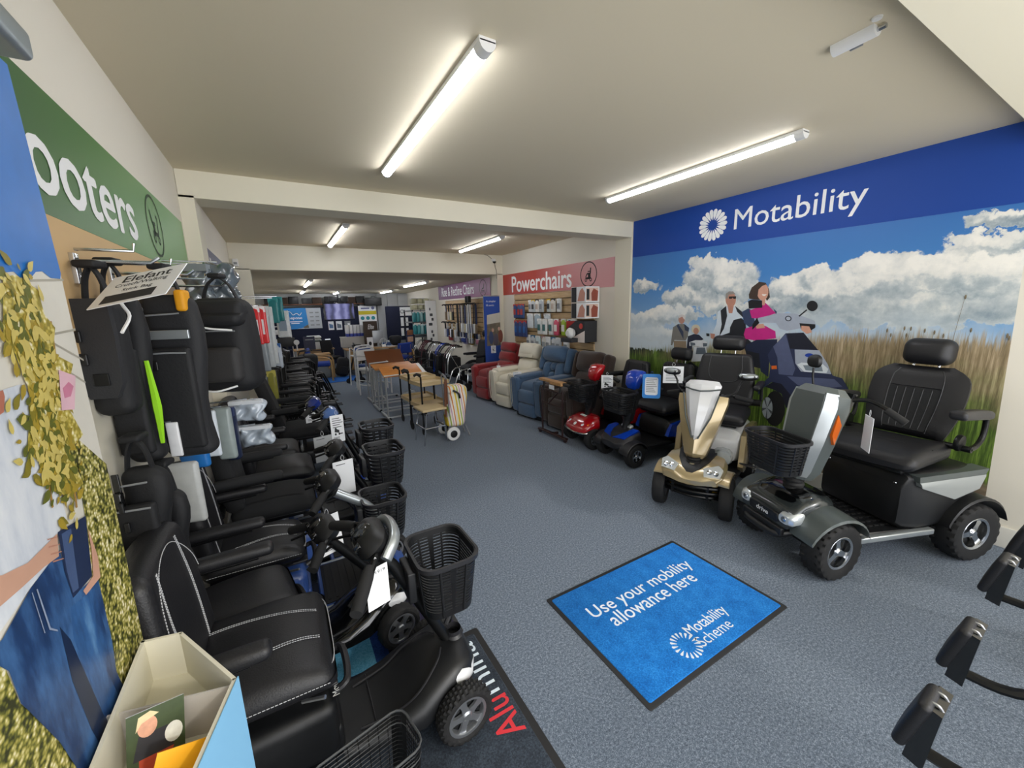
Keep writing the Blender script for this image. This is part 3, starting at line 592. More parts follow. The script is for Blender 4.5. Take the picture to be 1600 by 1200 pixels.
def seat(par, x, z, w, d, back_h, m=None, rec=14, style='plain', head=None, arms=True, arm_z=.2, arm_len=.3, pad=.05, m2=None, thick=.09, bw=None, arm_pad=.055):
    """swivel seat: cushion (> stitching), backrest (> headrest, panel), armrest x2 (> arm_pad)"""
    m = m or M_vinyl; bw = bw or w*.95; bul = .025
    def cf(px, py, pz):
        return (px, py*(1+.06*px/d), pz-(.025*max(0, (px/(d/2)))**3 if pz > 0 else 0))
    g = G(); g.cushion((x, 0, z-thick/2), (d, w, thick), .045, bul, 5, fn=cf); cu = obj('seat_cushion', g, m, par, ang=60)
    g = G(); g.box((x-.02, 0, z-thick-.012), (d*.8, w*.75, .03), .01); g.cyl((x-.03, 0, z-thick-.03), (x-.03, 0, z-thick-.15), .035); obj('seat_frame', g, M_blackm, par)
    def top(px, py): return z+bul*(1-(px/(d/2))**2)*(1-(py/(w/2))**2)-.025*max(0, px/(d/2))**3+.002
    a = radians(rec); bx, bz = x-d/2+.01, z-.02
    def bk(u, v, n): # back frame: u across, v up the back, n forward out of it
        return (bx-sin(a)*v+cos(a)*n, u, bz+cos(a)*v+sin(a)*n)
    g = G(); t = .085
    def bf(px, py, pz):
        vv = pz+back_h/2; k = vv/back_h
        wd = 1+.06*sin(pi*min(k*1.3, 1))-.3*max(0, k-.55)**2*2.2
        n = px+.02*(1-(py/(bw/2))**2)*(1 if px > 0 else .4)-.03*(abs(py)/(bw/2))**2*0
        wing = .035*(abs(py)/(bw/2))**3
        return (n+wing, py*wd, pz)
    g.M = Matrix(((cos(a), 0, -sin(a), bx), (0, 1, 0, 0), (sin(a), 0, cos(a), bz), (0, 0, 0, 1))) @ Matrix.Translation((0, 0, back_h/2))
    g.box((0, 0, 0), (t, bw, back_h), .04, 3, bf, 5); ba = obj('backrest', g, m, par, ang=60)
    BM = Matrix(((cos(a), 0, -sin(a), bx), (0, 1, 0, 0), (sin(a), 0, cos(a), bz), (0, 0, 0, 1)))
    def fx(py, k): # front face position on the backrest
        wing = .035*(abs(py)/(bw/2))**3; return t/2+.02*(1-(py/(bw/2))**2)+wing+.0015
    def bp(py, k):
        wd = 1+.06*sin(pi*min(k*1.3, 1))-.3*max(0, k-.55)**2*2.2
        return BM @ Vector((fx(py, k), py*wd, k*back_h))
    if style == 'stitched':
        gc, gb = G(), G()
        for off in (-.004, .004):
            for s in (-1, 1):
                P = [(x-d*.42+d*.84*i/8, s*(w*.2+.02*cos(i/8*3))+off, 0) for i in range(9)]
                stitched([(p[0], p[1], top(p[0]-x, p[1])) for p in P], gc)
                P = [(s*(bw*.24+.02*sin(k*2.5))+off, k) for k in [.08+.84*i/8 for i in range(9)]]
                stitched([bp(p, k) for p, k in P], gb)
        for dz in (0, .008): stitched([(x+d/2+.001-.05*abs(q)**6, q*w*.47, z-.045+dz) for q in [-1+2*i/12 for i in range(13)]], gc)
        for s in (-1, 1): stitched([(x-d*.45+d*.9*i/6, s*(w/2+.001)*(1+.06*(-.45+.9*i/6)), z-.045) for i in range(7)], gc)
        stitched([bp(bw*.44*cos(q), .55+.4*sin(q)) for q in [pi*i/12 for i in range(13)]], gb)
        obj('stitching', gc, M_stitch, cu, 'pale grey stitching'); obj('stitching', gb, M_stitch, ba, 'pale grey stitching')
    if style == 'panel':
        g = G()
        ks = [.12+.5*i/8 for i in range(9)]
        g.rings([[tuple(bp(q*bw*.28, k)+Vector((.002, 0, 0))) for q in (-1, -.6, -.2, .2, .6, 1)] for k in ks], closed=False, caps=False)
        obj('mesh_panel', g, M_mesh, ba)
        for s in (-1, 1): obj('seam', G().tube([bp(s*bw*.29, k) for k in [.06+.88*i/8 for i in range(9)]], .0025, 5), M_black, ba)
        for q in (-.55, -.18, .18, .55): obj('seam', G().tube([bp(q*bw*.28, k)+Vector((.003, 0, 0)) for k in ks], .002, 5), M_black, ba)
        obj('seam', G().tube([bp(q*bw*.29, .64) for q in (-1, -.5, 0, .5, 1)], .0025, 5), M_black, ba)
    if style == 'bib':
        obj('seam', G().tube([bp(q*bw*.3, k) for q, k in ((-1, .95), (-.98, .7), (-.8, .52), (-.4, .46), (0, .45), (.4, .46), (.8, .52), (.98, .7), (1, .95))], .004, 5, 4), M_black, ba)
        obj('seam', G().tube([(x-d*.3, w*.05*q, top(x-d*.3, 0)) for q in (-6, 0, 6)], .003, 5, 3), M_black, cu)
    if style == 'mesh':
        g = G(); g.rings([[(px, q*w*.34, top(px-x, q*w*.34)+.002) for q in (-1, -.6, -.2, .2, .6, 1)] for px in [x-d*.36+d*.72*i/6 for i in range(7)]], closed=False, caps=False); obj('mesh_panel', g, M_mesh, cu)
    if head:
        hw, hh, hz, ht = head
        g = G(); c = BM @ Vector((.01, 0, back_h+hz+hh/2)); g.M = Matrix.Translation(c) @ Matrix.Rotation(-a*.6, 4, 'Y')
        g.cushion((0, 0, 0), (ht, hw, hh), min(.045, ht*.49), .012, 3, ax=0); h = obj('headrest', g, m, par, ang=60)
        g = G()
        for s in (-1, 1): g.cyl(tuple(BM @ Vector((.0, s*hw*.22, back_h-.04))), tuple(BM @ Vector((.005, s*hw*.22, back_h+hz+.03))), .006)
        obj('headrest_post', g, M_steel, h)
    if arms:
        for s in (-1, 1):
            g = G(); ay = s*(w/2+(.045 if w > .4 else .03)); az = z+arm_z; ax = x-d/2-.0
            g.tube([(ax-.05, ay*.8, z+.02), (ax-.06, ay, z+.03), (ax-.07, ay, az-.06), (ax-.03, ay, az-.025), (ax+arm_len*.7, ay, az-.02)], .013, 8, 4); g.cyl((ax-.04, s*w*.3, z+.02), (ax-.04, ay+s*.01, z+.02), .03); A = obj('armrest', g, M_blackm, par)
            g = G(); g.cushion((ax+arm_len/2-.04, ay, az), (arm_len, arm_pad, .04), .018, .006, 3); obj('arm_pad', g, m, A, ang=60)
    return cu, ba
def tag_card(name, label, loc, w, h, deg, tilt=0, mode='spec', m=None, group='price cards hanging on the scooters', stripe=None):
    """hanging price or specification card with a cord loop"""
    t = thing(name, label, 'price card', loc, deg, group); m = m or M_paper
    def fr(d): return G().at((0, 0, 0), (90+tilt, 0, 0))
    g = fr(0); g.box((0, -h/2, 0), (w, h, .002)); obj('card', g, m, t)
    g = G(); g.tube([(0, 0, 0), (w*.08, 0, .015), (0, 0, .035), (-w*.08, 0, .015), (0, 0, 0)], .0009, 5, 4); obj('cord', g, M_paper if stripe is None else stripe, t)
    g = fr(0); z = .0016
    def ln(x0, x1, y, hh): g.flat([(x0*w, y*h-hh), (x1*w, y*h-hh), (x1*w, y*h+hh), (x0*w, y*h+hh)], z)
    if mode == 'spec':
        for i in range(5): ln(-.35, .2+.12*(i % 3), -.12-.08*i, h*.012)
        g.flat([(-.25*w, -.62*h), (.1*w, -.66*h), (.12*w, -.56*h), (-.05*w, -.52*h), (-.1*w, -.46*h), (-.2*w, -.46*h)], z); g.flat(ellp(-.18*w, -.7*h, .07*w, .045*h, 10), z); g.flat(ellp(.1*w, -.7*h, .07*w, .045*h, 10), z)
        for i in range(3): ln(-.35, .1, -.82-.04*i, h*.008)
        g.flat([(.16*w, -.72*h), (.36*w, -.72*h), (.36*w, -.68*h), (.16*w, -.68*h)], z)
    elif mode == 'price':
        g.text('1919', -.05*w, -.16*h, w*.42, h*.08, z, .01)
    elif mode == 'note': ln(-.35, .1, -.1, h*.01)
    else:
        for i in range(8): ln(-.36, .36-.07*(i*7 % 4), -.2-.09*i, h*.012)
    obj('print', g, M_ink, t)
    return t
def tiller_tube(par, P, r, m, sm=5): return obj('tiller', G().tube(P, r, 12, sm), m, par)

# ---- large dark grey scooter (nearest on the right)
def gunmetal_scooter():
    t = thing('mobility_scooter', 'large gunmetal grey mobility scooter with front basket and black captain seat, nearest on the right', 'mobility scooter', (3.09, .9, 0), 159)
    # floor pan and chassis
    g = G(); g.box((.02, 0, .15), (1.0, .3, .06), .01); g.box((.5, 0, .15), (.1, .42, .05), .01); g.box((-.42, 0, .16), (.1, .42, .06), .01)
    for s in (-1, 1): g.tube([(.42, s*.16, .3), (.5, s*.2, .18)], .012, 8); g.cyl((.5, s*.18, .17), (.5, s*.27, .17), .02); g.cyl((-.42, s*.18, .18), (-.42, s*.27, .18), .025)
    obj('chassis', g, M_blackm, t)
    g = G()
    for s in (-1, 1): g.tube([(.47+.002*i, s*.175+.016*cos(i*.7), .17+.002*i*1.5+.016*0) for i in range(60)], .004, 5)
    obj('spring', g, M_orange, t, 'orange suspension springs')
    g = G(); g.prism([(.36, .24), (.36, -.24), (-.16, -.26), (-.16, .26)], .19, .225, .01); f = obj('floor_pan', g, M_black, t)
    g = G()
    for i in range(11):
        for j in range(9): g.box((-.08+.04*i, -.18+.045*j, .227), (.026, .012, .005))
    obj('tread_plate', g, M_rub, f)
    for s in (-1, 1):
        g = G(); g.box((.1, s*.272, .215), (.5, .035, .035), .008); obj('side_step', g, M_silver, t)
    # front cowl: low wide nose with fenders
    g = G(); g.hull([(.36, 0, .31, .1, .06, 3), (.42, 0, .345, .17, .08, 3.6), (.52, 0, .365, .185, .08, 4), (.62, 0, .345, .19, .075, 4.4), (.69, 0, .318, .19, .06, 5), (.715, 0, .3, .18, .045, 5)], 28); c = obj('front_cowl', g, mat('charcoal_paint', '#2f3435', .25, metal=.2, coat=.7), t)
    g = G(); g.hull([(.36, 0, .36, .06, .04, 3), (.43, 0, .4, .13, .04, 3.4), (.55, 0, .41, .15, .035, 4), (.64, 0, .385, .14, .03, 4), (.69, 0, .35, .12, .02, 4)], 24); obj('bonnet_panel', g, M_gloss, c)
    g = G(); g.hull([(.6, 0, .315, .16, .03, 5), (.722, 0, .305, .11, .032, 5), (.728, 0, .305, .1, .028, 5)], 20); gr = obj('grille', g, M_black, t)
    g = G().fr((.7295, 0, .305), (0, 1, 0), (0, 0, 1), (1, 0, 0)); g.text('drive', -.045, -.011, .09, .028, 0, .02); obj('badge', g, M_pw, gr, 'white badge lettering')
    for s in (-1, 1):
        g = G(); g.hull([(.6, s*.16, .335, .02, .035, 3), (.66, s*.16, .33, .045, .042, 3), (.705, s*.152, .322, .05, .036, 3), (.722, s*.148, .318, .035, .025, 3)], 18); h = obj('headlight', g, M_lens, t)
        g = G(); g.lathe([(0, .728), (.016, .724), (.02, .716)], 14, (0, s*.148, .318), 'x'); obj('bulb', g, M_steel, h)
        # fender arches
        g = G(); R = []
        for i in range(13):
            a = radians(22+134*i/12); q = .2; cx, cz = .5+q*cos(a), .17+q*sin(a)*1.05
            wi = .035+.015*sin(pi*i/12)
            R.append([(cx, s*.16, cz+.012), (cx, s*(.27+wi), cz), (cx*1.0, s*(.275+wi), cz-.014), (cx, s*.16, cz-.008)])
        g.rings(R); obj('fender', g, M_gun, t)
        g = G(); R = []
        for i in range(13):
            a = radians(20+140*i/12); q = .222; cx, cz = -.42+q*cos(a), .178+q*sin(a)*1.02
            R.append([(cx, s*.17, cz+.006), (cx, s*.31, cz), (cx, s*.315, cz-.014), (cx, s*.17, cz-.008)])
        g.rings(R); obj('fender', g, M_black, t)
    g = G(); g.tube([(.66, -.15, .23), (.73, -.11, .21), (.745, 0, .21), (.73, .11, .21), (.66, .15, .23)], .02, 10, 5); g.box((.72, 0, .235), (.03, .3, .05), .01); obj('bumper', g, M_black, t)
    for s in (-1, 1): wheel(t, .5, s*.25, .17, .125, M_steel, 3, .01, .56, steer=8); wheel(t, -.42, s*.255, .178, .13, M_steel, 3, .01, .55)
    # rear body under the seat
    g = G(); S = []
    for x, z0, z1, w in ((.06, .25, .5, .235), (.035, .225, .56, .25), (-.07, .2, .575, .262), (-.3, .24, .575, .262), (-.44, .33, .57, .25), (-.5, .4, .545, .22)):
        S.append((x, 0, (z0+z1)/2, w, (z1-z0)/2, 11))
    g.hull(S, 44); b = obj('rear_body', g, M_black, t)
    for s in (-1, 1):
        g = G(); P = [(-.0, .525), (-.01, .5), (-.26, .4), (-.43, .455), (-.46, .535)]
        R = [[(x, s*y, z) for x, z in P] for y in (.255, .278)]; R.append([(x*.97-.005, s*.284, .43+(z-.43)*.9) for x, z in P]); g.rings(R); p = obj('side_panel', g, M_silver, b)
        g = G(); P = [(.01, .56), (.005, .525), (-.45, .535), (-.47, .57)]; g.rings([[(x, s*y, z) for x, z in P] for y in (.2, .281)]); obj('side_trim', g, M_gun, b)
        obj('bolt', G().lathe([(0, .004), (.006, .004), (.008, 0)], 10, (.062, s*.2, .5), 'x'), M_steel, b)
    g = G(); g.cyl((-.06, 0, .57), (-.06, 0, .62), .06); g.box((.07, .12, .605), (.12, .1, .004)); obj('seat_post', g, M_steel, t)
    # seat turned a little to the room
    seat3(t, (-.08, 0, 0), 14)
    # tiller
    g = G(); g.lathe([(.055, .40), (.06, .41), (.05, .42), (.058, .432), (.05, .445), (.056, .458), (.048, .47), (.054, .484), (.046, .5), (.052, .512), (.045, .53)], 22, (.53, 0, 0)); obj('gaiter', g, M_rub, t)
    def td(k, u, v, n=0): # tiller frame: k along it, n forward
        a = radians(12); return (.52-sin(a)*k+cos(a)*n, u, .5+cos(a)*k+sin(a)*n)
    g = G(); R = []
    for k, w, d in ((0, .07, .05), (.06, .1, .07), (.25, .125, .08), (.45, .14, .085), (.52, .13, .08), (.56, .1, .05)):
        R.append([td(k, u*w, 0, n*d) for u, n in ((-1, -.7), (-1, .3), (-.72, 1), (.72, 1), (1, .3), (1, -.7), (.7, -1), (-.7, -1))])
    g.rings(R); T = obj('tiller', g, M_gun, t, ang=25)
    for s in (-1, 1):
        g = G(); R = []
        for k, w, d in ((.02, .082, .056), (.06, .1, .07), (.25, .125, .08), (.45, .14, .085), (.53, .125, .075)):
            R.append([td(k, s*w*.8, 0, d*1.03), td(k, s*w*.95, 0, d*.55), td(k, s*w*1.02, 0, d*.3), td(k, s*w*.72, 0, d*.97)])
        g.rings(R); obj('silver_edge', g, M_silver, T)
        g = G(); g.rings([[td(k, s*w, 0, n) for k, n in P] for w, P in ((.1, [(.24, -.03), (.3, .01), (.43, .01), (.37, -.04)]), (.143, [(.25, -.027), (.3, .005), (.42, .005), (.365, -.036)]))]); obj('indicator', g, M_orange, T, 'orange indicator light')
        # handlebar
        g = G(); g.tube([td(.5, s*.08, 0, -.07), td(.53, s*.16, 0, -.13), td(.5, s*.25, 0, -.17), td(.46, s*.31, 0, -.2)], .012, 8, 4); H = obj('handlebar', g, M_blackm, t)
        g = G(); g.tube([td(.5, s*.24, 0, -.165), td(.455, s*.32, 0, -.205)], .019, 10); obj('grip', g, M_rub, H)
        if s > 0: continue
        g = G(); g.tube([td(.52, s*.14, 0, -.1), td(.6, s*.155, 0, -.08), td(.66, s*.16, 0, -.07)], .006, 8, 4); mi = obj('mirror', g, M_black, t)
        g = G(); c = td(.7, s*.165, 0, -.065); g.hull([(c[0]-.018, c[1], c[2], .034, .03, 2.4), (c[0]-.012, c[1], c[2], .045, .042, 2.4), (c[0]+.01, c[1], c[2], .04, .036, 2.4), (c[0]+.022, c[1], c[2], .02, .018, 2.4)], 18); obj('mirror_shell', g, M_black, mi)
    g = G(); R = [[td(k, u*w, 0, -.075+n) for u, n in ((-1, .0), (1, 0), (1, -.03), (-1, -.03))] for k, w in ((.36, .1), (.55, .12))]; g.rings(R); obj('control_panel', g, M_gloss, t)
    bk = basket(t, (.68, 0, .77), .34, .19, .2, .84, 9)
    g = G(); g.box((.57, 0, .66), (.03, .16, .1), .006); g.cyl((.57, 0, .64), (.5, 0, .62), .015); obj('basket_bracket', g, M_black, t)
    g = G(); g.tube([(.8, 0, .57), (.74, -.2, .52), (.6, -.24, .47), (.45, -.2, .44)], .005, 6, 6); obj('cable', g, M_black, t)
    return t
def seat3(t, loc, rot):
    """big captain seat: wide cushion, winged back with pleated panel, headrest, flip-up arms"""
    def pt(n, g, m):
        o = obj(n, g, m, t, ang=55); o.location = loc; o.rotation_euler = (0, 0, radians(rot)); return o
    z = .69
    def cf(px, py, pz): return (px, py*(1+.1*px), pz-(.035*max(0, px/.24)**3 if pz > 0 else 0)+.02*(abs(py)/.25)**3*(pz > 0))
    g = G(); g.cushion((.03, 0, z-.05), (.48, .5, .1), .05, .02, 6, fn=cf); cu = pt('seat_cushion', g, M_vinyl)
    obj('seam', G().tube([(.03, -.24, z+.003), (.05, -.1, z+.016), (.05, .1, z+.016), (.03, .24, z+.003)], .003, 6, 5), M_black, cu)
    g = G(); g.box((0, 0, z-.125), (.36, .36, .03), .01); pt('seat_frame', g, M_blackm)
    a = radians(17); bx, bz, bh = -.24, z-.01, .45
    B = Matrix(((cos(a), 0, -sin(a), bx), (0, 1, 0, 0), (sin(a), 0, cos(a), bz), (0, 0, 0, 1)))
    def prof(k): return .19+.045*sin(pi*min(k*.8, 1))-.075*(max(0, k-.78)/.22)**2.4
    NU, NV = 14, 16
    def face(u, k, front):
        w = prof(k); t = .05*(1-.6*max(0, abs(u)-.6)/.4) if front else -.045
        wing = .05*max(0, abs(u)-.45)**1.6*2; e = min(1, 6*(1-abs(u))+.0); e2 = min(1, 9*min(k, 1-k)+.25)
        return B @ Vector(((t*max(e, .15)*e2 if front else t*max(e, .3)*e2)+wing, u*w, k*bh))
    g = G(); us = [-1+2*i/NU for i in range(NU+1)]
    R = []
    for j in range(NV+1):
        k = j/NV; R.append([face(u, k, True) for u in us]+[face(u, k, False) for u in reversed(us)])
    g.rings(R); ba = pt('backrest', g, M_vinyl)
    def f(u, k): return face(u, k, True)+Vector((.0025, 0, 0))
    g = G(); g.rings([[f(u, k) for u in (-.52, -.26, 0, .26, .52)] for k in [.08+.6*i/8 for i in range(9)]], closed=False, caps=False); obj('mesh_panel', g, M_mesh, ba)
    for u in (-.36, -.18, 0, .18, .36): obj('seam', G().tube([f(u, .1+.56*i/8) for i in range(9)], .0025, 5), M_vinyl2, ba)
    for s in (-1, 1): obj('seam', G().tube([f(s*.54, .06+.88*i/10) for i in range(11)], .003, 5), M_vinyl2, ba)
    obj('seam', G().tube([f(u, .69) for u in (-.53, -.25, 0, .25, .53)], .003, 5), M_vinyl2, ba)
    g = G(); c = B @ Vector((.015, 0, bh+.095)); g.M = Matrix.Translation(c) @ Matrix.Rotation(-a*.5, 4, 'Y'); g.cushion((0, 0, 0), (.13, .24, .165), .055, .01, 3, ax=0); h = pt('headrest', g, M_vinyl)
    g = G(); [g.cyl(tuple(B @ Vector((.0, s*.06, bh-.06))), tuple(B @ Vector((.0, s*.06, bh+.06))), .007) for s in (-1, 1)]; obj('headrest_post', g, M_steel, h)
    for s in (-1, 1):
        y = s*.315
        g = G(); g.lathe([(0, -.014), (.045, -.012), (.05, 0), (.045, .012), (0, .014)], 22, (-.16, s*.275, z+.03), 'y'); g.tube([(-.17, y, z+.0), (-.25, y, z+.01), (-.31, y, z+.06), (-.31, y, z+.16), (-.26, y, z+.19)], .014, 8, 5); g.cyl((-.17, s*.2, z), (-.17, y+s*.01, z), .018); A = pt('armrest', g, M_blackm)
        g = G(); g.cushion((-.12, y, z+.21), (.36, .075, .05), .02, .006, 4, fn=lambda px, py, pz: (px, py*(1+.0*px), pz+.02*(px/.18)-.0)); obj('arm_pad', g, M_vinyl2, A, ang=60)
    return
gunmetal_scooter()
tag_card('price_card', 'white card hanging edge-on from the handlebar of the big gunmetal scooter', (2.66, .8, .93), .1, .19, 38, 0, 'text')
# ---- champagne scooter with pearl white tiller panel
def champagne_scooter():
    t = thing('mobility_scooter', 'champagne gold mobility scooter with white tiller panel and round mirrors, second from the right', 'mobility scooter', (2.985, 1.895, 0), 201)
    g = G(); g.box((0, 0, .15), (1.0, .28, .06), .01); g.box((.44, 0, .15), (.08, .4, .05), .01); g.box((-.42, 0, .16), (.08, .4, .06), .01)
    for s in (-1, 1): g.cyl((.46, s*.15, .16), (.46, s*.2, .16), .018); g.cyl((-.42, s*.16, .17), (-.42, s*.21, .17), .02)
    obj('chassis', g, M_blackm, t)
    g = G()
    for z, x, w, r in ((.165, .545, .19, .012), (.2, .55, .21, .012), (.235, .54, .22, .014)): g.tube([(x-.1, -w, z), (x-.02, -w*.85, z), (x+.03, 0, z), (x-.02, w*.85, z), (x-.1, w, z)], r, 8, 5)
    for y in (-.12, .12): g.box((.555, y, .2), (.012, .02, .1), .003)
    obj('front_bumper', g, M_blackm, t)
    for s in (-1, 1):
        g = G(); g.tube([(.46+.016*cos(i*.8), s*.15+.016*sin(i*.8), .17+.0018*i) for i in range(70)], .0042, 6); obj('spring', g, mat('yellow_spring_paint', '#d0a717', .35), t, 'yellow coil spring')
        wheel(t, .46, s*.232, .152, .09, M_alu, 9, .003, .6, steer=6); wheel(t, -.42, s*.24, .155, .1, M_alu, 9, .003, .6)
    g = G(); g.prism([(.4, .23), (.4, -.23), (-.2, -.25), (-.2, .25)], .19, .222, .01); obj('floor_pan', g, M_black, t)
    # nose: broad champagne cowl with pointed front
    R = []
    for x, w, z0, z1, dp in ((.28, .18, .305, .42, 0), (.38, .21, .305, .43, 0), (.47, .22, .305, .405, .0), (.55, .212, .295, .365, .02), (.59, .18, .28, .33, .03), (.608, .12, .278, .31, .03)):
        ring = []
        for u, v in ((-1, 0), (-1.0, .55), (-.9, .85), (-.6, 1), (-.25, .97), (0, .95), (.25, .97), (.6, 1), (.9, .85), (1., .55), (1, 0), (.5, -.1), (0, -.14), (-.5, -.1)):
            ring.append((x+dp*(1-u*u), u*w, z0+(z1-z0)*v))
        R.append(ring)
    c = obj('front_cowl', G().rings(R), M_gold, t, ang=28)
    g = G(); R = []
    for x, w, z in ((.26, .13, .437), (.38, .125, .437), (.47, .105, .412), (.55, .06, .374), (.585, .02, .345)): R.append([(x+.02*(x-.3), u*w, z+.004-.012*u*u*0) for u in (-1, -.5, 0, .5, 1)]+[(x, u*w, z-.03) for u in (1, .5, 0, -.5, -1)])
    bn = obj('bonnet_panel', G().rings(R), M_black, c)
    g = G().at((.515, 0, .4), (0, 30, 0)); g.lathe([(0, .008), (.02, .008), (.024, 0)], 20, (0, 0, 0)); obj('badge', g, M_gold, t, 'round gold badge')
    for s in (-1, 1):
        g = G(); P = [(.53, .085, .362), (.582, .1, .32), (.56, .2, .325), (.515, .21, .372), (.49, .175, .39)]
        g.rings([[(x+.024, s*y, z+.022) for x, y, z in P], [(x-.03, s*y, z-.02) for x, y, z in P]]); h = obj('headlight', g, M_lens, t)
        g = G(); g.lathe([(0, .02), (.016, .016), (.02, 0)], 14); [g.at((.569, s*y, .368), (0, 40, 0)).lathe([(0, .016), (.016, .012), (.02, 0)], 14) for y in (.13, .17)]; obj('bulb', g, M_steel, h)
        R = []
        for i in range(11):
            a = radians(48+88*i/10); cx, cz = .45+.19*cos(a), .15+.2*sin(a); R.append([(cx, s*.15, cz+.008), (cx, s*.255, cz-.002), (cx, s*.26, cz-.014), (cx, s*.15, cz-.008)])
        obj('fender', G().rings(R), M_gold, t)
    # rear body
    S = [(.02, 0, .37, .2, .1, 5), (-.02, 0, .4, .23, .14, 5), (-.2, 0, .4, .245, .155, 5), (-.4, 0, .42, .24, .13, 5), (-.52, 0, .44, .2, .09, 5)]
    b = obj('rear_body', G().hull(S, 30), M_pearl, t)
    for s in (-1, 1):
        P = [(.06, .26), (.0, .5), (-.2, .54), (-.52, .5), (-.55, .4), (-.3, .36), (-.22, .24), (.0, .2)]
        g = G(); g.rings([[(x, s*y, z) for x, z in P] for y in (.225, .262)]+[[(-.2+(x+.2)*.9, s*.272, .37+(z-.37)*.9) for x, z in P]]); p = obj('side_panel', g, M_gold, b)
        g = G(); g.box((-.08, s*.272, .44), (.03, .008, .05), .003); obj('reflector', g, M_orange, p and b)
    obj('seat_post', G().cyl((-.22, 0, .5), (-.22, 0, .58), .05), M_blackm, t)
    seat(t, -.2, .66, .47, .43, .46, M_vinyl, 10, 'bib', (.26, .13, .03, .1), True, .2, .3, thick=.1)
    # tiller: gold V with white shield
    def td(k, u, n=0):
        a = radians(19); return (.47-sin(a)*k+cos(a)*n, u, .42+cos(a)*k+sin(a)*n)
    g = G(); R = []
    for k, w, d in ((.0, .055, .05), (.03, .075, .07), (.2, .12, .085), (.42, .17, .075), (.47, .17, .06)):
        R.append([td(k, u*w, n*d) for u, n in ((-1, -.6), (-1, .15), (-.45, .75), (0, 1), (.45, .75), (1, .15), (1, -.6), (.5, -.9), (-.5, -.9))])
    T = obj('tiller', G().rings(R), M_gold, t, ang=20)
    g = G(); R = []
    for k, w, d in ((.13, .004, .1), (.16, .03, .102), (.3, .075, .108), (.47, .112, .1), (.54, .125, .085), (.575, .1, .055), (.585, .06, .0)):
        R.append([td(k, u*w, n*d+.004) for u, n in ((-1, .55), (-.7, .85), (0, 1.08), (.7, .85), (1, .55), (.8, -.2), (-.8, -.2))])
    sh = obj('tiller_shield', G().rings(R), M_pearl, T, 'pearl white shield', ang=20)
    g = G(); P = []
    for k, w in ((.14, .02), (.3, .085), (.47, .122)): P.append(td(k, w, .08))
    for s in (-1, 1): g.tube([(p[0], s*p[1], p[2]) for p in P], .006, 6)
    g.tube([td(.515, -.122, .062), td(.495, -.06, .1), td(.485, 0, .117), td(.495, .06, .1), td(.515, .122, .062)], .006, 6); obj('shield_trim', g, M_gun, T)
    g = G(); g.lathe([(.05, .39), (.055, .4), (.045, .41), (.052, .42), (.045, .43), (.05, .44)], 20, (.48, 0, .0)); obj('gaiter', g, M_rub, t)
    for s in (-1, 1):
        g = G(); g.tube([td(.47, s*.1, -.04), td(.5, s*.17, -.08), td(.49, s*.25, -.12)], .012, 8, 4); H = obj('handlebar', g, M_blackm, t)
        g = G(); g.tube([td(.495, s*.19, -.09), td(.48, s*.3, -.14)], .018, 10); obj('grip', g, M_rub, H)
        g = G(); g.tube([td(.47, s*.13, -.05), td(.52, s*.2, -.05), td(.58, s*.22, -.05), td(.62, s*.245, -.04)], .007, 8, 5); mi = obj('mirror', g, M_black, t)
        c = td(.64, s*.265, -.04); g = G().at(c, (0, -12, s*14)); g.hull([(-.02, 0, 0, .05, .018, 2.4), (-.012, 0, .002, .068, .028, 2.3), (.01, 0, .002, .066, .026, 2.3), (.024, 0, 0, .04, .014, 2.3)], 22); obj('mirror_shell', g, M_black, mi)
        g = G().at(c, (0, -12, s*14)); g.hull([(.008, 0, .004, .066, .024, 2.3), (.02, 0, .003, .05, .018, 2.3), (.028, 0, .001, .02, .008, 2.3)], 22); obj('mirror_cover', g, M_silver, mi, 'silver mirror back')
    g = G(); g.rings([[td(k, u*w, -.07+n) for u, n in ((-1, 0), (1, 0), (1, -.03), (-1, -.03))] for k, w in ((.3, .1), (.5, .13))]); obj('control_panel', g, M_gloss, t)
    g = G(); g.hull([(.2, .12, .38, .05, .06, 2.2), (.26, .15, .4, .07, .07, 2.6), (.34, .16, .41, .06, .05, 2.2)], 12); obj('plastic_bag', g, mat('clear_bag', '#c9d2d6', .15, alpha=.45, bump=.6, bscale=40), t, 'crumpled clear plastic wrap')
    return t
champagne_scooter()
tag_card('price_card', 'white card with a yellow corner behind the gold scooter, left of its tiller', (2.97, 2.27, 1.0), .17, .15, -42, 0, 'text')
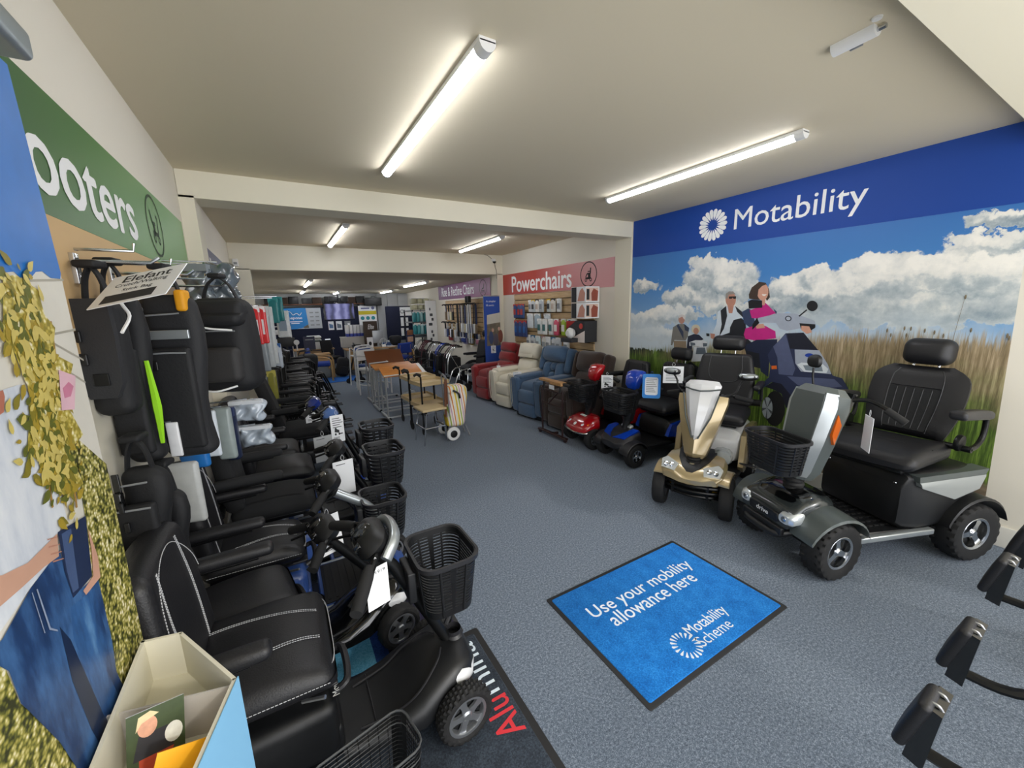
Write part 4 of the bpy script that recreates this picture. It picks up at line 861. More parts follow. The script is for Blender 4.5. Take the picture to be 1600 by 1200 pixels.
# ---- blue and red scooters with front baskets
def cowl_scooter(label, loc, deg, m_body, red=False):
    t = thing('mobility_scooter', label, 'mobility scooter', loc, deg)
    R = .115
    g = G(); g.box((0, 0, .13), (.8, .24, .05), .01); g.box((.36, 0, .115), (.06, .34, .04), .01); g.box((-.32, 0, .12), (.06, .36, .04), .01); obj('chassis', g, M_blackm, t)
    for s in (-1, 1): wheel(t, .36, s*.215, R, .08, M_steel if not red else M_alu, 5, .002, .52, steer=5); wheel(t, -.33, s*.21, R, .08, M_steel, 5, .002, .52)
    g = G(); g.prism([(.3, .21), (.3, -.21), (-.12, -.22), (-.12, .22)], .15, .185, .01); obj('floor_pan', g, M_black, t)
    # front cowl
    if red:
        g = G(); g.hull([(.2, 0, .25, .12, .08, 3), (.28, 0, .26, .21, .09, 3.2), (.4, 0, .24, .22, .07, 3), (.47, 0, .21, .19, .04, 2.6), (.5, 0, .195, .13, .02, 2.4)], 28); c = obj('front_cowl', g, m_body, t)
        g = G(); g.tube([(.4, -.22, .19), (.48, -.18, .185), (.515, 0, .18), (.48, .18, .185), (.4, .22, .19)], .01, 8, 5); obj('bumper', g, M_steel, t, 'chrome bumper bar')
        g = G(); [g.at((.44, s*.12, .262), (0, 35, 0)).lathe([(0, .008), (.018, .008), (.021, 0)], 16) for s in (-1, 1)]; g.at((.455, 0, .25), (0, 40, 0)); g.lathe([(0, .01), (.022, .01), (.027, 0)], 18); obj('round_lamp', g, M_pw, c, 'white round lamp')
        g = G(); [g.at((.4, s*.185, .275), (0, 20, 0)).box((0, 0, 0), (.05, .02, .02), .004) for s in (-1, 1)]; obj('indicator', g, M_orange, c)
        g = G(); g.at((.35, 0, .335), (0, 12, 0)); g.box((0, 0, 0), (.03, .1, .004), .001); obj('badge', g, M_pw, c)
    else:
        g = G(); g.hull([(.18, 0, .24, .1, .07, 3), (.27, 0, .26, .19, .08, 3.4), (.38, 0, .24, .2, .075, 3.4), (.46, 0, .21, .17, .05, 3), (.5, 0, .195, .11, .03, 3)], 28); c = obj('front_cowl', g, M_vinyl2, t)
        for s in (-1, 1):
            P = [(.47, .02, .268), (.44, .06, .292), (.29, .115, .346), (.27, .17, .34), (.36, .18, .325), (.44, .15, .275)]
            g = G(); g.rings([[(x, s*y, z) for x, y, z in P], [(x-.03, s*y*.9, z-.04) for x, y, z in P]]); obj('cowl_panel', g, m_body, c, 'glossy blue panel')
        g = G(); g.at((.27, 0, .345), (0, 20, 0)); g.box((0, 0, 0), (.05, .14, .03), .012); obj('headlight', g, M_lens, t)
        for s in (-1, 1):
            Q = []
            for i in range(11):
                a = radians(15+140*i/10); cx, cz = .36+.14*cos(a), .115+.145*sin(a); Q.append([(cx, s*.14, cz+.008), (cx, s*.255, cz), (cx, s*.26, cz-.012), (cx, s*.14, cz-.006)])
            obj('fender', G().rings(Q), M_vinyl2, t)
    S = [(-.06, 0, .28, .18, .07, 4), (-.1, 0, .3, .21, .1, 4), (-.3, 0, .31, .22, .11, 4), (-.42, 0, .33, .2, .08, 4)]
    b = obj('rear_body', G().hull(S, 26), M_black, t)
    for s in (-1, 1):
        P = [(-.05, .24), (-.1, .36), (-.38, .4), (-.44, .33), (-.2, .22)]; g = G(); g.rings([[(x, s*y, z) for x, z in P] for y in (.19, .232)]); obj('side_panel', g, m_body, b)
    obj('seat_post', G().cyl((-.2, 0, .38), (-.2, 0, .47), .04), M_blackm, t)
    seat(t, -.19, .55 if not red else .52, .43, .4, .4, M_vinyl, 8, 'bib', None if red else (.25, .13, .03, .09), True, .2, .28)
    def td(k, u, n=0):
        a = radians(16); return (.3-sin(a)*k+cos(a)*n, u, .32+cos(a)*k+sin(a)*n)
    g = G(); Rr = []
    for k, w, d in ((0, .03, .03), (.08, .035, .035), (.1, .055, .045), (.3, .065, .05), (.42, .08, .055)): Rr.append([td(k, u*w, n*d) for u, n in ((-1, -.6), (-1, .5), (-.5, 1), (.5, 1), (1, .5), (1, -.6), (.5, -1), (-.5, -1))])
    T = obj('tiller', G().rings(Rr), M_black, t)
    g = G()
    for i in range(7): g.tube([td(.12+.035*i, -.04, .054), td(.12+.035*i, .04, .054)], .005, 6)
    obj('tiller_ribs', g, M_vinyl2, T)
    c0 = td(.5, 0, .03); g = G(); a = radians(16)
    g.M = Matrix.Translation(c0) @ Matrix.Rotation(-a-.2, 4, 'Y')
    g.hull([(-.1, -.01, 0, .03, .05, 2.6), (-.07, 0, 0, .05, .075, 3), (0, .01, 0, .06, .095, 3), (.06, .01, 0, .05, .105, 3), (.1, -.01, 0, .03, .085, 2.8), (.108, -.015, 0, .015, .06, 2.6)], 24, ax='z'); hd = obj('tiller_head', g, m_body, T)
    for s in (-1, 1):
        g = G(); g.tube([td(.46, s*.06, -.02), td(.5, s*.14, -.06), td(.47, s*.2, -.1)], .011, 8, 4); H = obj('handlebar', g, M_blackm, t)
        g = G(); g.tube([td(.49, s*.15, -.065), td(.46, s*.24, -.12)], .017, 10); obj('grip', g, M_rub, H)
    bk = basket(t, td(.36, 0, .19), .34, .22, .2, .86, 7); g = G(); g.box(td(.3, 0, .065), (.04, .1, .08), .006); obj('basket_bracket', g, M_black, t)
    return t
cowl_scooter('bright blue mobility scooter with black basket and headrest, beside the gold one', (3.19, 2.72, 0), 175, M_blue)
cowl_scooter('glossy red mobility scooter with chrome bumper before the brown recliner', (3.2, 3.29, 0), 173, M_red, True)
tag_card('price_card', 'white specification card hanging between the red and blue scooters', (2.93, 3.05, .82), .12, .17, -45, 0, 'spec')
t = tag_card('price_card', 'price card in a bright blue luggage-tag holder on the blue scooter', (2.93, 2.47, .9), .13, .19, -48, 0, 'text', stripe=M_blue)
g = G().at((0, 0, 0), (90, 0, 0)); g.rings([[(x, y-.105, z) for x, y in rrect(w, h, .02)] for w, h, z in ((.16, .23, -.003), (.16, .23, .005), (.115, .17, .005), (.115, .17, -.003))], loop=True); obj('holder', g, mat('blue_holder', '#2f86d6', .4), t, 'bright blue plastic holder')

# ------------------------------------------------------------------ rise and recline chairs along the middle right wall (local: x forward)
def fabric(key, hexc, sheen=.3): return mat(key, hexc, .9, bump=.5, bscale=260, var=.18, vscale=60, sheen=sheen)
def recliner(label, loc, deg, m, w=.74, h=1.06, style='wing', d=.8, arm_h=.58):
    t = thing('recliner_chair', label, 'recliner chair', loc, deg, None)
    iw = w-.34
    f = d/2
    g = G(); g.box((0, 0, .03), (d*.85, w*.8, .06), .01); obj('base', g, M_black, t)
    for s in (-1, 1):
        y = s*(w/2-.085)
        g = G()
        def af(px, py, pz):
            k = (pz+arm_h/2)/arm_h; q = (px/(d/2))
            return (px+(.03*k if px > 0 else -.0), py*(1+.1*max(0, k-.7)), pz-(.05*max(0, -q)*k)+(.02*max(0, q)*k))
        g.box((0, y, .06+(arm_h-.06)/2), (d*.96, .16, arm_h-.06), .05, 3, af, 4); A = obj('armrest', g, m, t, ang=70)
        g = G(); g.cushion((-.0, y, arm_h+.005), (d*.86, .17, .06), .028, .012, 4); obj('arm_pad', g, m, A, ang=70)
        if style != 'slim':
            g = G(); g.tube([(f-.02, y-.07, .12), (f+.0, y-.07, arm_h*.5), (f+.01, y-.06, arm_h-.03), (f+.012, y, arm_h+.01), (f+.01, y+.06, arm_h-.03), (f+.0, y+.07, arm_h*.5), (f-.02, y+.07, .12)], .006, 6, 3); obj('piping', g, m, A)
    g = G(); g.cushion((f*.1, 0, .42), (d*.78, iw+.03, .17), .06, .035, 5); obj('seat_cushion', g, m, t, ang=70)
    g = G(); n = 2 if style != 'slim' else 2
    for i in range(n): g.cushion((f-.05, 0, .12+.19*i), (.1, iw+.03, .185), .035, .012, 3, ax=0)
    obj('footrest', g, m, t, ang=70)
    a = radians(16); bx, bz, bh = -f*.42, .45, h-.45
    B = Matrix(((cos(a), 0, -sin(a), bx), (0, 1, 0, 0), (sin(a), 0, cos(a), bz), (0, 0, 0, 1)))
    g = G(); g.M = B; bw = iw+.1 if style != 'slim' else iw+.06
    g.box((-.06, 0, bh/2-.02), (.12, bw+(.14 if style == 'wing' else .02), bh-.02), .05, 3, lambda x, y, z: (x, y*(1-.12*max(0, z/(bh/2))**3), z), 4); ba = obj('backrest', g, m, t, ang=70)
    def pillow(c, s, r=.05, b=.03):
        g = G(); g.M = B; g.cushion(c, s, r, b, 5, ax=0); return obj('back_cushion', g, m, ba, ang=70)
    if style == 'slim': [pillow((.02, 0, bh*q), (.13, bw, bh*.31), .045, .03) for q in (.17, .48, .8)]
    elif style == 'pillow':
        pillow((.03, 0, bh*.27), (.15, bw, bh*.5), .06, .04); pillow((.06, 0, bh*.76), (.17, bw*1.02, bh*.46), .07, .05)
        g = G(); g.M = B; g.cushion((.15, 0, bh*.74), (.02, bw*.8, bh*.42), .009, .02, 4, ax=0); obj('head_cover', g, m, ba)
    elif style == 'button':
        pillow((.06, 0, bh*.78), (.19, bw*1.05, bh*.44), .075, .05)
        for s in (-1, 1): pillow((.03, s*bw*.3, bh*.3), (.14, bw*.36, bh*.5), .055, .03)
        pillow((.03, 0, bh*.42), (.13, bw*.3, bh*.24), .05, .02); pillow((.03, 0, bh*.15), (.14, bw*.3, bh*.26), .05, .03)
    else: pillow((.05, 0, bh*.72), (.18, bw*1.03, bh*.55), .07, .05); pillow((.03, 0, bh*.24), (.14, bw, bh*.42), .055, .035)
    if style == 'wing' or style == 'button':
        for s in (-1, 1):
            g = G(); g.M = B; g.cushion((.01, s*(bw/2+.05), bh*.62), (.17, .1, bh*.68), .045, .015, 4, ax=0); obj('wing', g, m, ba, ang=70)
    return t
recliner('crimson red slim recliner armchair, farthest of the row of four', (3.22, 6.02, 0), 187, fabric('crimson_fabric', '#861a1e'), .66, .98, 'slim', .74, .55)
recliner('cream leather recliner armchair between the red and the blue one', (3.25, 5.33, 0), 188, mat('cream_leather', '#dcd6c4', .5, bump=.3, bscale=150, var=.06), .66, .98, 'pillow', .78, .56)
recliner('slate blue recliner armchair with winged back and white tag on its arm', (3.25, 4.63, 0), 188, fabric('slate_fabric', '#46607d'), .66, .98, 'button', .8, .55)
recliner('dark brown recliner armchair behind the brown frame table, nearest of the four', (3.27, 3.91, 0), 184, fabric('brown_fabric', '#32231b'), .66, .96, 'wing', .8, .54)
tag_card('price_card', 'white tag on the near arm of the slate blue recliner', (2.93, 4.9, .62), .12, .13, -35, 0, 'note')
tag_card('price_card', 'small white tag on the arm of the cream recliner', (3.0, 5.6, .63), .06, .09, -35, 0, 'note')
# brown frame with wooden rail, before the brown recliner
t = thing('overbed_table', 'brown steel frame table with a narrow wooden top before the brown recliner', 'overbed table', (2.69, 3.71, 0), 0)
M_brn = mat('brown_enamel', '#2c1614', .35)
g = G()
for y in (-.2, .2): g.tube([(0, y, .05), (0, y, .35), (0, y, .56), (.01, y, .6)], .012, 8, 4)
g.tube([(0, -.2, .4), (0, .2, .4)], .012, 8); g.tube([(0, -.2, .57), (0, .2, .57)], .012, 8); g.tube([(0, -.12, .57), (0, .08, .4)], .01, 8); obj('frame', g, M_brn, t)
g = G(); g.box((0, 0, .045), (.05, .56, .025), .01); g.box((.03, 0, .045), (.1, .05, .025), .01); [g.lathe([(0, -.012), (.024, -.012), (.028, 0), (.024, .012), (0, .012)], 16, (.0, y, .028), 'x') for y in (-.25, .25)]; obj('base', g, M_brn, t)
M_oak = NT('oak_veneer', .5); M_oak.color(M_oak.ramp(M_oak.noise(6, M_oak.mapping((2, 14, 14)), 4, .6), [(.3, '#9a6f42'), (.55, '#b98d5b'), (.75, '#cfa878')])); M_oak = M_oak.m
g = G(); g.at((0, 0, .68), (0, 0, 0)); g.box((0, .1, .008), (.07, .25, .03), .006); g.box((.0, -.12, 0), (.09, .22, .04), .006); obj('table_top', g, M_oak, t)
g = G(); [g.tube([(0, y, .56), (0, y, .67)], .012, 8) for y in (-.16, .16)]; g.tube([(0, -.22, .68), (.01, -.3, .675), (.01, -.34, .67)], .022, 8, 3); obj('height_post', g, M_black, t)
g = G(); g.box((-.02, -.02, .62), (.004, .1, .05), .001); obj('label', g, M_paper, t)
# ------------------------------------------------------------------ slatwall boards
M_slat = NT('slatwall_board', .55); M_slat.color(M_slat.ramp(M_slat.noise(5, M_slat.mapping((1, 1.2, 9)), 4), [(.3, '#b5966a'), (.7, '#cdb189')])); M_slat = M_slat.m
def slatwall(label, mk, u0, u1, v0, v1, n):
    t = thing('slatwall_panel', label, 'display board', (0, 0, 0)); h = (v1-v0)/n
    g = mk(.001)
    for i in range(n): g.box(((u0+u1)/2, v0+h*(i+.5), .01), (u1-u0, h-.012, .02), .003)
    obj('board', g, M_slat, t); g = mk(.0012); g.flat([(u0, v0), (u1, v0), (u1, v1), (u0, v1)], .003); obj('grooves', g, mat('slat_groove', '#4a3a24', .8), t); return t
slatwall('pale wood slatwall board below the Powerchairs sign', GR, -6.27, -4.15, .82, 1.77, 9)
slatwall('pale wood slatwall board below the purple sign', GR, -9.7, -7.6, .85, 1.75, 9)
def hookset(g, u, v, L=.2): g.tube([(u, v, 0), (u, v, L), (u, v+.02, L+.015)], .004, 6)
def packet(name, label, cat, mk, u, v, w, h, d, hexc, band=None, z=.06, group=None, hook=True, parts=True, neck=True, prn=None):
    """hanging blister or bagged product: bag, header card, print, hook (one thing)"""
    M = mk(0).M; o = M @ Vector((u, v, z)); t = thing(name, label, cat, o, 0, group)
    R = M.to_3x3().to_4x4()
    def L(): g = G(); g.M = R; return g
    g = L()
    if name.startswith('bagged'):
        q = rnd.random()*9
        g.box((0, -h/2, 0), (w, h, d), d*.4, 3, lambda x, y, z: (x*(1+.08*sin(55*y+q))+.006*sin(90*y+40*z+q), y*(1+.08*sin(48*x+q)), z*(1+.2*sin(70*x+45*y+q))+.006*sin(110*x-60*y+q)), 9)
        obj('pack', g, mat('film_'+hexc[1:], hexc, .12, bump=1.0, bscale=55, var=.45, vscale=26, coat=1.), t, ang=70)
    else: g.cushion((0, -h/2, 0), (w, h, d), min(d*.45, .02), d*.25, 3, both=True); obj('pack', g, mat('pack_'+hexc[1:], hexc, .35, var=.15, vscale=30, coat=.3), t)
    if not parts and o.x < .2: obj('rod', G().tube([(0, 0, .004), (XL-o.x+.004, 0, .004)], .004, 6), M_steel, t)
    if parts:
        g = L(); g.box((0, -h*.08, d*.3), (w*.98, h*.16, d*.5)); obj('header_card', g, mat('pack_'+(band or '#e8e8e6')[1:], band or '#e8e8e6', .5), t)
        g = L()
        if prn: g.flat([(-w*.3, -h*.75), (w*.3, -h*.75), (w*.3, -h*.35), (-w*.3, -h*.35)], d*.78+.002); obj('print', g, mat('pack_'+prn[1:], prn, .5), t)
        if o.x < .2: obj('rod', G().tube([(0, 0, .004), (XL-o.x+.004, 0, .004)], .004, 6), M_steel, t)
        if hook: g = L(); g.tube([(0, 0, -z), (0, 0, 0), (0, .012, .02)], .003, 6); obj('hook', g, M_steel, t)
    return t
rnd = random.Random(11)
PC = ['#d9dcdc', '#c9ced0', '#e6e4de', '#b9bfc4', '#cfd6d2', '#dedbd0']
def place_rows(mk, rows, group):
    for (v, h, items) in rows:
        for (u, w, c, b, p, what) in items: packet('hanging_pack', what, 'hanging pack', mk, u, v, w, h, .03, c, b, .05+rnd.random()*.08, group, True, True, True, p)
GA = 'packs hung on the Powerchairs slatwall'
rows = []
it = []
for i, u in enumerate([-6.12, -5.98, -5.83]): it.append((u, .12, '#24477f', '#c4402a', '#b0382a', ['blue and red hanging pack, upper left corner of the Powerchairs slatwall', 'blue and red hanging pack, second along the upper left of the Powerchairs slatwall', 'blue and red hanging pack, third along the upper left of the Powerchairs slatwall'][i]))
rows.append((1.6, .24, it)); it = []
for i, u in enumerate([-6.1, -5.95, -5.8]): it.append((u, .12, '#2b3f77', '#bf3b2b', '#2a62a8', ['blue and red hanging pack, lower left corner of the Powerchairs slatwall', 'blue and red hanging pack, second along the lower left of the Powerchairs slatwall', 'blue and red hanging pack, third along the lower left of the Powerchairs slatwall'][i]))
rows.append((1.32, .28, it)); it = []
for i in range(7): it.append((-5.66+.13*i, .11, PC[i % 6], ['#f0efe8', '#e9c22e', '#2f3136'][i % 3], ['#8b8f94', '#3c4046', '#caa'][i % 3] if i % 3 < 2 else '#c9b8a8', 'white bagged fitting, number %s from the left in the top row under the Powerchairs sign' % ['one', 'two', 'three', 'four', 'five', 'six', 'seven'][i]))
rows.append((1.66, .2, it)); it = []
W_ = ['clear bag', 'grey bag', 'white bag', 'silver bag']
for i in range(3): it.append((-5.6+.2*i, .17, ['#cdd3d6', '#9fb1bb', '#bfc6ca'][i], '#e4e4e0', None, ['large clear bag of fittings left in the second row of the Powerchairs slatwall', 'small teal and black pack in the second row of the Powerchairs slatwall', 'large clear bag of straps middle in the second row of the Powerchairs slatwall'][i]))
rows.append((1.44, .24, it)); it = []
for i, c in enumerate(['#cfd3d0', '#dfe2df', '#d8d8d4', '#d14d6a', '#a8c832', '#2f4f86', '#e1e1dc']): it.append((-5.3+.135*i, .12, c, '#e8e6e0', '#3d6b6b' if i < 3 else '#e8e6e0', ['pale green blister pack', 'white blister pack with a grey window', 'white blister pack beside the pink one', 'pink and white blister pack', 'lime green blister pack', 'navy blue blister pack', 'white blister pack right of the navy one'][i]+' on the Powerchairs slatwall, third row'))
rows.append((1.36, .25, it)); it = []
for i, c in enumerate(['#d8dbd9', '#c7cdcf', '#b9ccd0', '#e2e0d8', '#dadcdc', '#cdd0d2', '#c3c6c8', '#e0e0dd']): it.append((-5.75+.155*i, .13, c, ['#e9e9e6', '#2f6f96', '#dcdcd6', '#c9a0a0'][i % 4], ['#7c8288', '#477', '#6a7', '#999'][i % 4] if False else '#8a9094', 'pale bagged product, place %s in the bottom row of the Powerchairs slatwall' % ['one', 'two', 'three', 'four', 'five', 'six', 'seven', 'eight'][i]))
rows.append((1.08, .26, it)); place_rows(GR, rows, GA)
# picture boxes and helmet style box at the right end of the slatwall
for k, (v, lab) in enumerate(((1.69, 'black and white picture box of walking shoes, upper of the two at the slatwall end'), (1.48, 'black and white picture box of walking shoes, lower of the two at the slatwall end'))):
    t = thing('product_box', lab, 'boxed product', (XR-.14, 4.2, v), 0, 'picture boxes on the slatwall end')
    g = G(); g.box((0, 0, 0), (.3, .42, .24), .004); obj('carton', g, M_paper, t); t.scale = (.8, .7, .85)
    g = G().fr((-.151, 0, 0), (0, -1, 0), (0, 0, 1), (-1, 0, 0)); g.flat([(-.2, -.115), (-.05, -.115), (-.05, .115), (-.2, .115)], 0); obj('print', g, M_ink, t)
    g = G().fr((-.152, 0, 0), (0, -1, 0), (0, 0, 1), (-1, 0, 0)); g.flat([(-.02, -.1), (.18, -.1), (.2, .02), (.12, .1), (.05, .06)], 0); obj('print', g, mat('pack_c98f7d', '#c98f7d', .5), t)
    g = G().fr((0, 0, 0), (1, 0, 0), (0, 0, 1), (0, -1, 0)); g.flat([(-.14, -.1), (.12, -.1), (.12, .1), (-.14, .1)], .2115); obj('print', g, mat('pack_e3b8a6', '#dfc3b4', .5), t)
    g = G().fr((0, 0, 0), (1, 0, 0), (0, 0, 1), (0, -1, 0)); g.flat([(-.02, -.1), (.1, -.1), (.12, .05), (.02, .09), (-.03, .02)], .2125); obj('print', g, mat('pack_9a5a4a', '#9a4f40', .5), t); g = G().fr((0, 0, 0), (1, 0, 0), (0, 0, 1), (0, -1, 0)); g.flat([(-.13, -.08), (-.07, -.08), (-.07, .08), (-.13, .08)], .2125); obj('print', g, M_ink, t)
t = thing('product_box', 'black and red box with a white cap, lowest at the right of the Powerchairs slatwall', 'boxed product', (XR-.14, 4.27, 1.2), 0); t.scale = (.9, .78, .95)
g = G(); g.box((0, 0, 0), (.24, .5, .3), .006); obj('carton', g, M_ink, t)
F_ = lambda: G().fr((-.1215, 0, 0), (0, -1, 0), (0, 0, 1), (-1, 0, 0))
g = F_(); g.flat([(-.25, -.15), (.25, -.15), (.25, .02)], 0); obj('print', g, mat('pack_e8dcd4', '#e8dcd4', .5), t)
g = F_(); g.flat([(-.25, .03), (.0, .15), (-.25, .15)], .0005); obj('print', g, mat('pack_a3201f', '#a3201f', .5), t); g = F_(); g.flat(ellp(.15, .08, .05, .04), .0005); obj('print', g, mat('pack_c44038', '#c44038', .5), t)
g = G(); g.hull([(-.14, .04, -.02, .07, .06, 2), (-.2, .04, -.02, .1, .08, 2), (-.25, .04, -.02, .05, .04, 2)], 18); obj('cap', g, M_white, t, 'round white cap')
g = G(); g.box((-.18, .08, -.12), (.13, .3, .06), .004); obj('tray', g, M_ink, t)

# ------------------------------------------------------------------ scooters backed against the left wall (local: x forward)
def travel_scooter(label, loc, deg, m_body=M_black, style='stitched', head=None, tiller='black', bz=.6, bx=.3, bw=.27, wb=.66, r=.105, deck='hull', sz=.5, rec=6, bh=.42, sx=-.25, sw=.42, arms=True, m_head=None, spokes=5, tread=.004, bask=True, tr=.23, th=.76, slats=14, bb=.34, side=True, m_dk=None, gw=1., m_bat=None):
    t = thing('mobility_scooter', label, 'mobility scooter', loc, deg)
    g = G(); g.box((0, 0, .1), (wb, .16, .04), .008); g.box((wb/2, 0, r), (.04, tr*2-.06, .03), .008); g.box((-wb/2, 0, r), (.05, tr*2-.06, .04), .01); obj('chassis', g, M_blackm, t)
    for s in (-1, 1): wheel(t, wb/2, s*tr, r, .062, M_alu, spokes, tread, .68, steer=4); wheel(t, -wb/2, s*(tr-.01), r, .07, M_alu, spokes, tread, .66)
    f0 = wb/2+.09
    m_dk = m_dk or M_black; kw = tr/.23
    if deck == 'hull':
        R = []
        for x, w, z0, z1, c in ((-.06, .17, .11, .155, .0), (.02, .18, .105, .15, .0), (.12, .2, .105, .155, .01), (.2, .21, .11, .185, .03), (wb/2-.02, .185, .14, .235, .045), (wb/2+.06, .15, .16, .235, .04), (f0, .09, .17, .21, .02)):
            R.append([(x, u*w*kw, z0+(z1-z0)*v+c*v*(1-u*u)) for u, v in ((-1, 0), (-1.02, .5), (-.95, .92), (-.8, 1), (-.4, .98), (0, .97), (.4, .98), (.8, 1), (.95, .92), (1.02, .5), (1, 0), (.5, -.1), (-.5, -.1))])
        D = obj('floor_pan', G().rings(R), m_dk, t, ang=50)
        g = G()
        for s in (-1, 1):
            g.tube([(.0, s*.11*kw, .153), (.12, s*.13*kw, .166), (.2, s*.14*kw, .208), (.28, s*.1*kw, .262), (.31, s*.04, .275)], .004, 6, 4)
        g.tube([(.05, y*kw, .152+.004*(1-(y/.15)**2)) for y in (-.15, -.08, 0, .08, .15)], .003, 6, 3); obj('mat_ribs', g, M_vinyl2, D)
        for s in (-1, 1):
            g = G(); g.hull([(wb/2-.04, s*.13*kw, .2, .035, .03, 2.4), (wb/2+.02, s*.125*kw, .195, .05, .04, 2.4), (wb/2+.065, s*.09*kw, .19, .05, .03, 2.4), (f0+.004, s*.05*kw, .185, .03, .015, 2.4)], 18); obj('front_cover', g, m_body, t, ang=60)
    else:
        g = G(); g.prism([(wb/2+.02, .19), (wb/2+.02, -.19), (-.02, -.19), (-.02, .19)], .115, .15, .006); obj('floor_pan', g, m_body, t)
        g = G(); g.box((wb/4-.0, 0, .153), (wb/2+.0, .34, .008), .002)
        for i in range(9): g.box((.0+wb/2*i/9+.02, 0, .159), (.012, .3, .004))
        obj('deck_mat', g, M_rub, t); g = G(); [g.box((wb/4, s*.192, .14), (wb/2+.04, .012, .03), .004) for s in (-1, 1)]; obj('edge_strip', g, M_silver, t)
        g = G(); g.hull([(wb/2-.04, 0, .19, .12, .05, 3), (wb/2+.04, 0, .19, .15, .06, 3), (f0, 0, .17, .1, .04, 3)], 22); obj('front_cover', g, m_body, t)
    # battery box under the seat, with a carry handle
    g = G(); g.box((-.23, 0, .255), (.34, bb, .2), .04, 3); g.box((-.08, 0, .2), (.06, bb-.04, .1), .02); b = obj('battery_box', g, m_bat or M_black, t)
    g = G(); g.box((-.1, 0, .36), (.1, .16, .014), .005); g.tube([(-.06, -.09, .345), (-.02, -.07, .36), (-.02, .07, .36), (-.06, .09, .345)], .012, 8, 4); obj('carry_handle', g, M_vinyl2, b)
    for s in (-1, 1) if side else ():
        g = G(); g.box((-.26, s*(bb/2+.01), .25), (.2, .02, .1), .008); obj('side_panel', g, m_body, b)
    g = G(); g.cyl((sx+.02, 0, .33), (sx+.02, 0, sz-.1), .03); g.box((sx+.1, 0, sz-.13), (.05, .08, .08), .004); g.tube([(sx+.1, -.16, sz-.12), (sx+.16, -.2, sz-.1)], .006, 6); obj('seat_post', g, M_alu, t)
    seat(t, sx, sz, sw, .4, bh, M_mesh if style == 'mesh' else M_vinyl, rec, style, head, arms, .17, .3)
    # tiller
    X0, Z0 = wb/2+.04, .2
    X1, Z1 = X0-.27, th
    tm = M_silver if tiller == 'silver' else M_blackm
    g = G()
    if tiller == 'silver': g.tube([(X0, 0, Z0), (X0-.03, 0, .38), (X0-.1, 0, .52), (X1+.02, 0, Z1-.06)], .024, 12, 6)
    else: g.tube([(X0, 0, Z0), (X1+.06, 0, Z1-.12), (X1, 0, Z1-.04)], .021, 12)
    T = obj('tiller', g, tm, t)
    g = G(); g.lathe([(.045, 0), (.05, .02), (.036, .03), (.04, .045), (.032, .055), (.036, .07), (.028, .08), (.03, .1)], 18, (X0, 0, Z0)); g.tube([(X0-.02, .03, Z0+.1), (X0+.03, .06, Z0+.16), (X0+.01, .05, Z0+.2)], .01, 8, 4); obj('tiller_hinge', g, M_vinyl2, T)
    g = G(); P = [(X1+.05, .05, Z1-.1), (X1+.14, .07, Z1-.25), (X0+.02, .06, Z0+.2), (X0+.0, .05, Z0+.05)]; g.tube(P, .005, 6, 6); obj('cable', g, M_black, T)
    g = G(); g.M = Matrix.Translation((X1, 0, Z1)) @ Matrix.Rotation(radians(-38), 4, 'Y')
    g.hull([(-.035, 0, 0, .03, .05, 3), (-.02, 0, 0, .05, .085, 3), (.015, 0, 0, .058, .1, 2.8), (.04, 0, 0, .045, .08, 2.6), (.055, 0, 0, .02, .05, 2.4)], 24, ax='z'); h = obj('tiller_head', g, m_head if m_head and m_head is not M_silver else M_black, T)
    if m_head is M_silver: obj('silver_arch', G().tube([(X1+.02, -.11, Z1-.02), (X1+.06, -.07, Z1+.02), (X1+.07, 0, Z1+.03), (X1+.06, .07, Z1+.02), (X1+.02, .11, Z1-.02)], .017, 10, 5, flat=1.4), M_silver, T)
    HM = g.M
    g = G(); g.M = HM; g.lathe([(0, .062), (.026, .06), (.034, .05), (.036, .04)], 22, (.0, 0, 0)); g.box((-.03, .05, .045), (.02, .03, .016), .004); g.box((-.03, -.05, .045), (.02, .03, .016), .004); g.box((-.045, 0, .03), (.016, .1, .02), .004); obj('control_dial', g, M_gloss, h) if False else obj('control_panel', g, M_gloss, T)
    for s in (-1, 1):
        g = G(); g.tube([(X1, s*.08, Z1), (X1-.03, s*.15*gw, Z1-.01), (X1-.07, s*.2*gw, Z1-.03)], .011, 8, 4); H = obj('handlebar', g, M_blackm, t)
        g = G(); g.tube([(X1-.035, s*.14*gw, Z1-.012), (X1-.06, s*.19*gw, Z1-.025), (X1-.1, s*.27*gw, Z1-.05)], [.017, .02, .02, .018], 12, 3); obj('grip', g, M_rub, H)
        g = G(); g.tube([(X1-.0, s*.1, Z1-.03), (X1-.06, s*.16*gw, Z1-.05), (X1-.11, s*.2*gw, Z1-.07)], .006, 6, 4); obj('lever', g, M_blackm, H)
    if bask:
        basket(t, (X0+bx-.27, 0, bz), bw, .22, .22, .8, slats, rot=0); g = G(); g.box((X0+bx-.4, 0, bz-.09), (.03, .12, .12), .006); g.tube([(X0+bx-.4, 0, bz-.1), (X0-.09, 0, bz-.16)], .012, 8); obj('basket_bracket', g, M_black, t)
    return t
t1 = travel_scooter('nearest black scooter with white stitched seat and wide slatted basket, on the charcoal mat', (.08, 1.315, 0), 0, M_pearl, 'stitched', None, 'black', .67, .24, .26, .68, .108, sw=.42, tr=.185, sz=.55, th=.78, bb=.3, side=False, m_head=M_silver, tread=.01)
g = G().fr((-.05, -.09, .3585), (0, 1, 0), (-1, 0, 0), (0, 0, 1)); g.text('Move', -.03, 0, .06, .02, 0, .01); obj('badge', g, M_pw, t1, 'small white script badge')
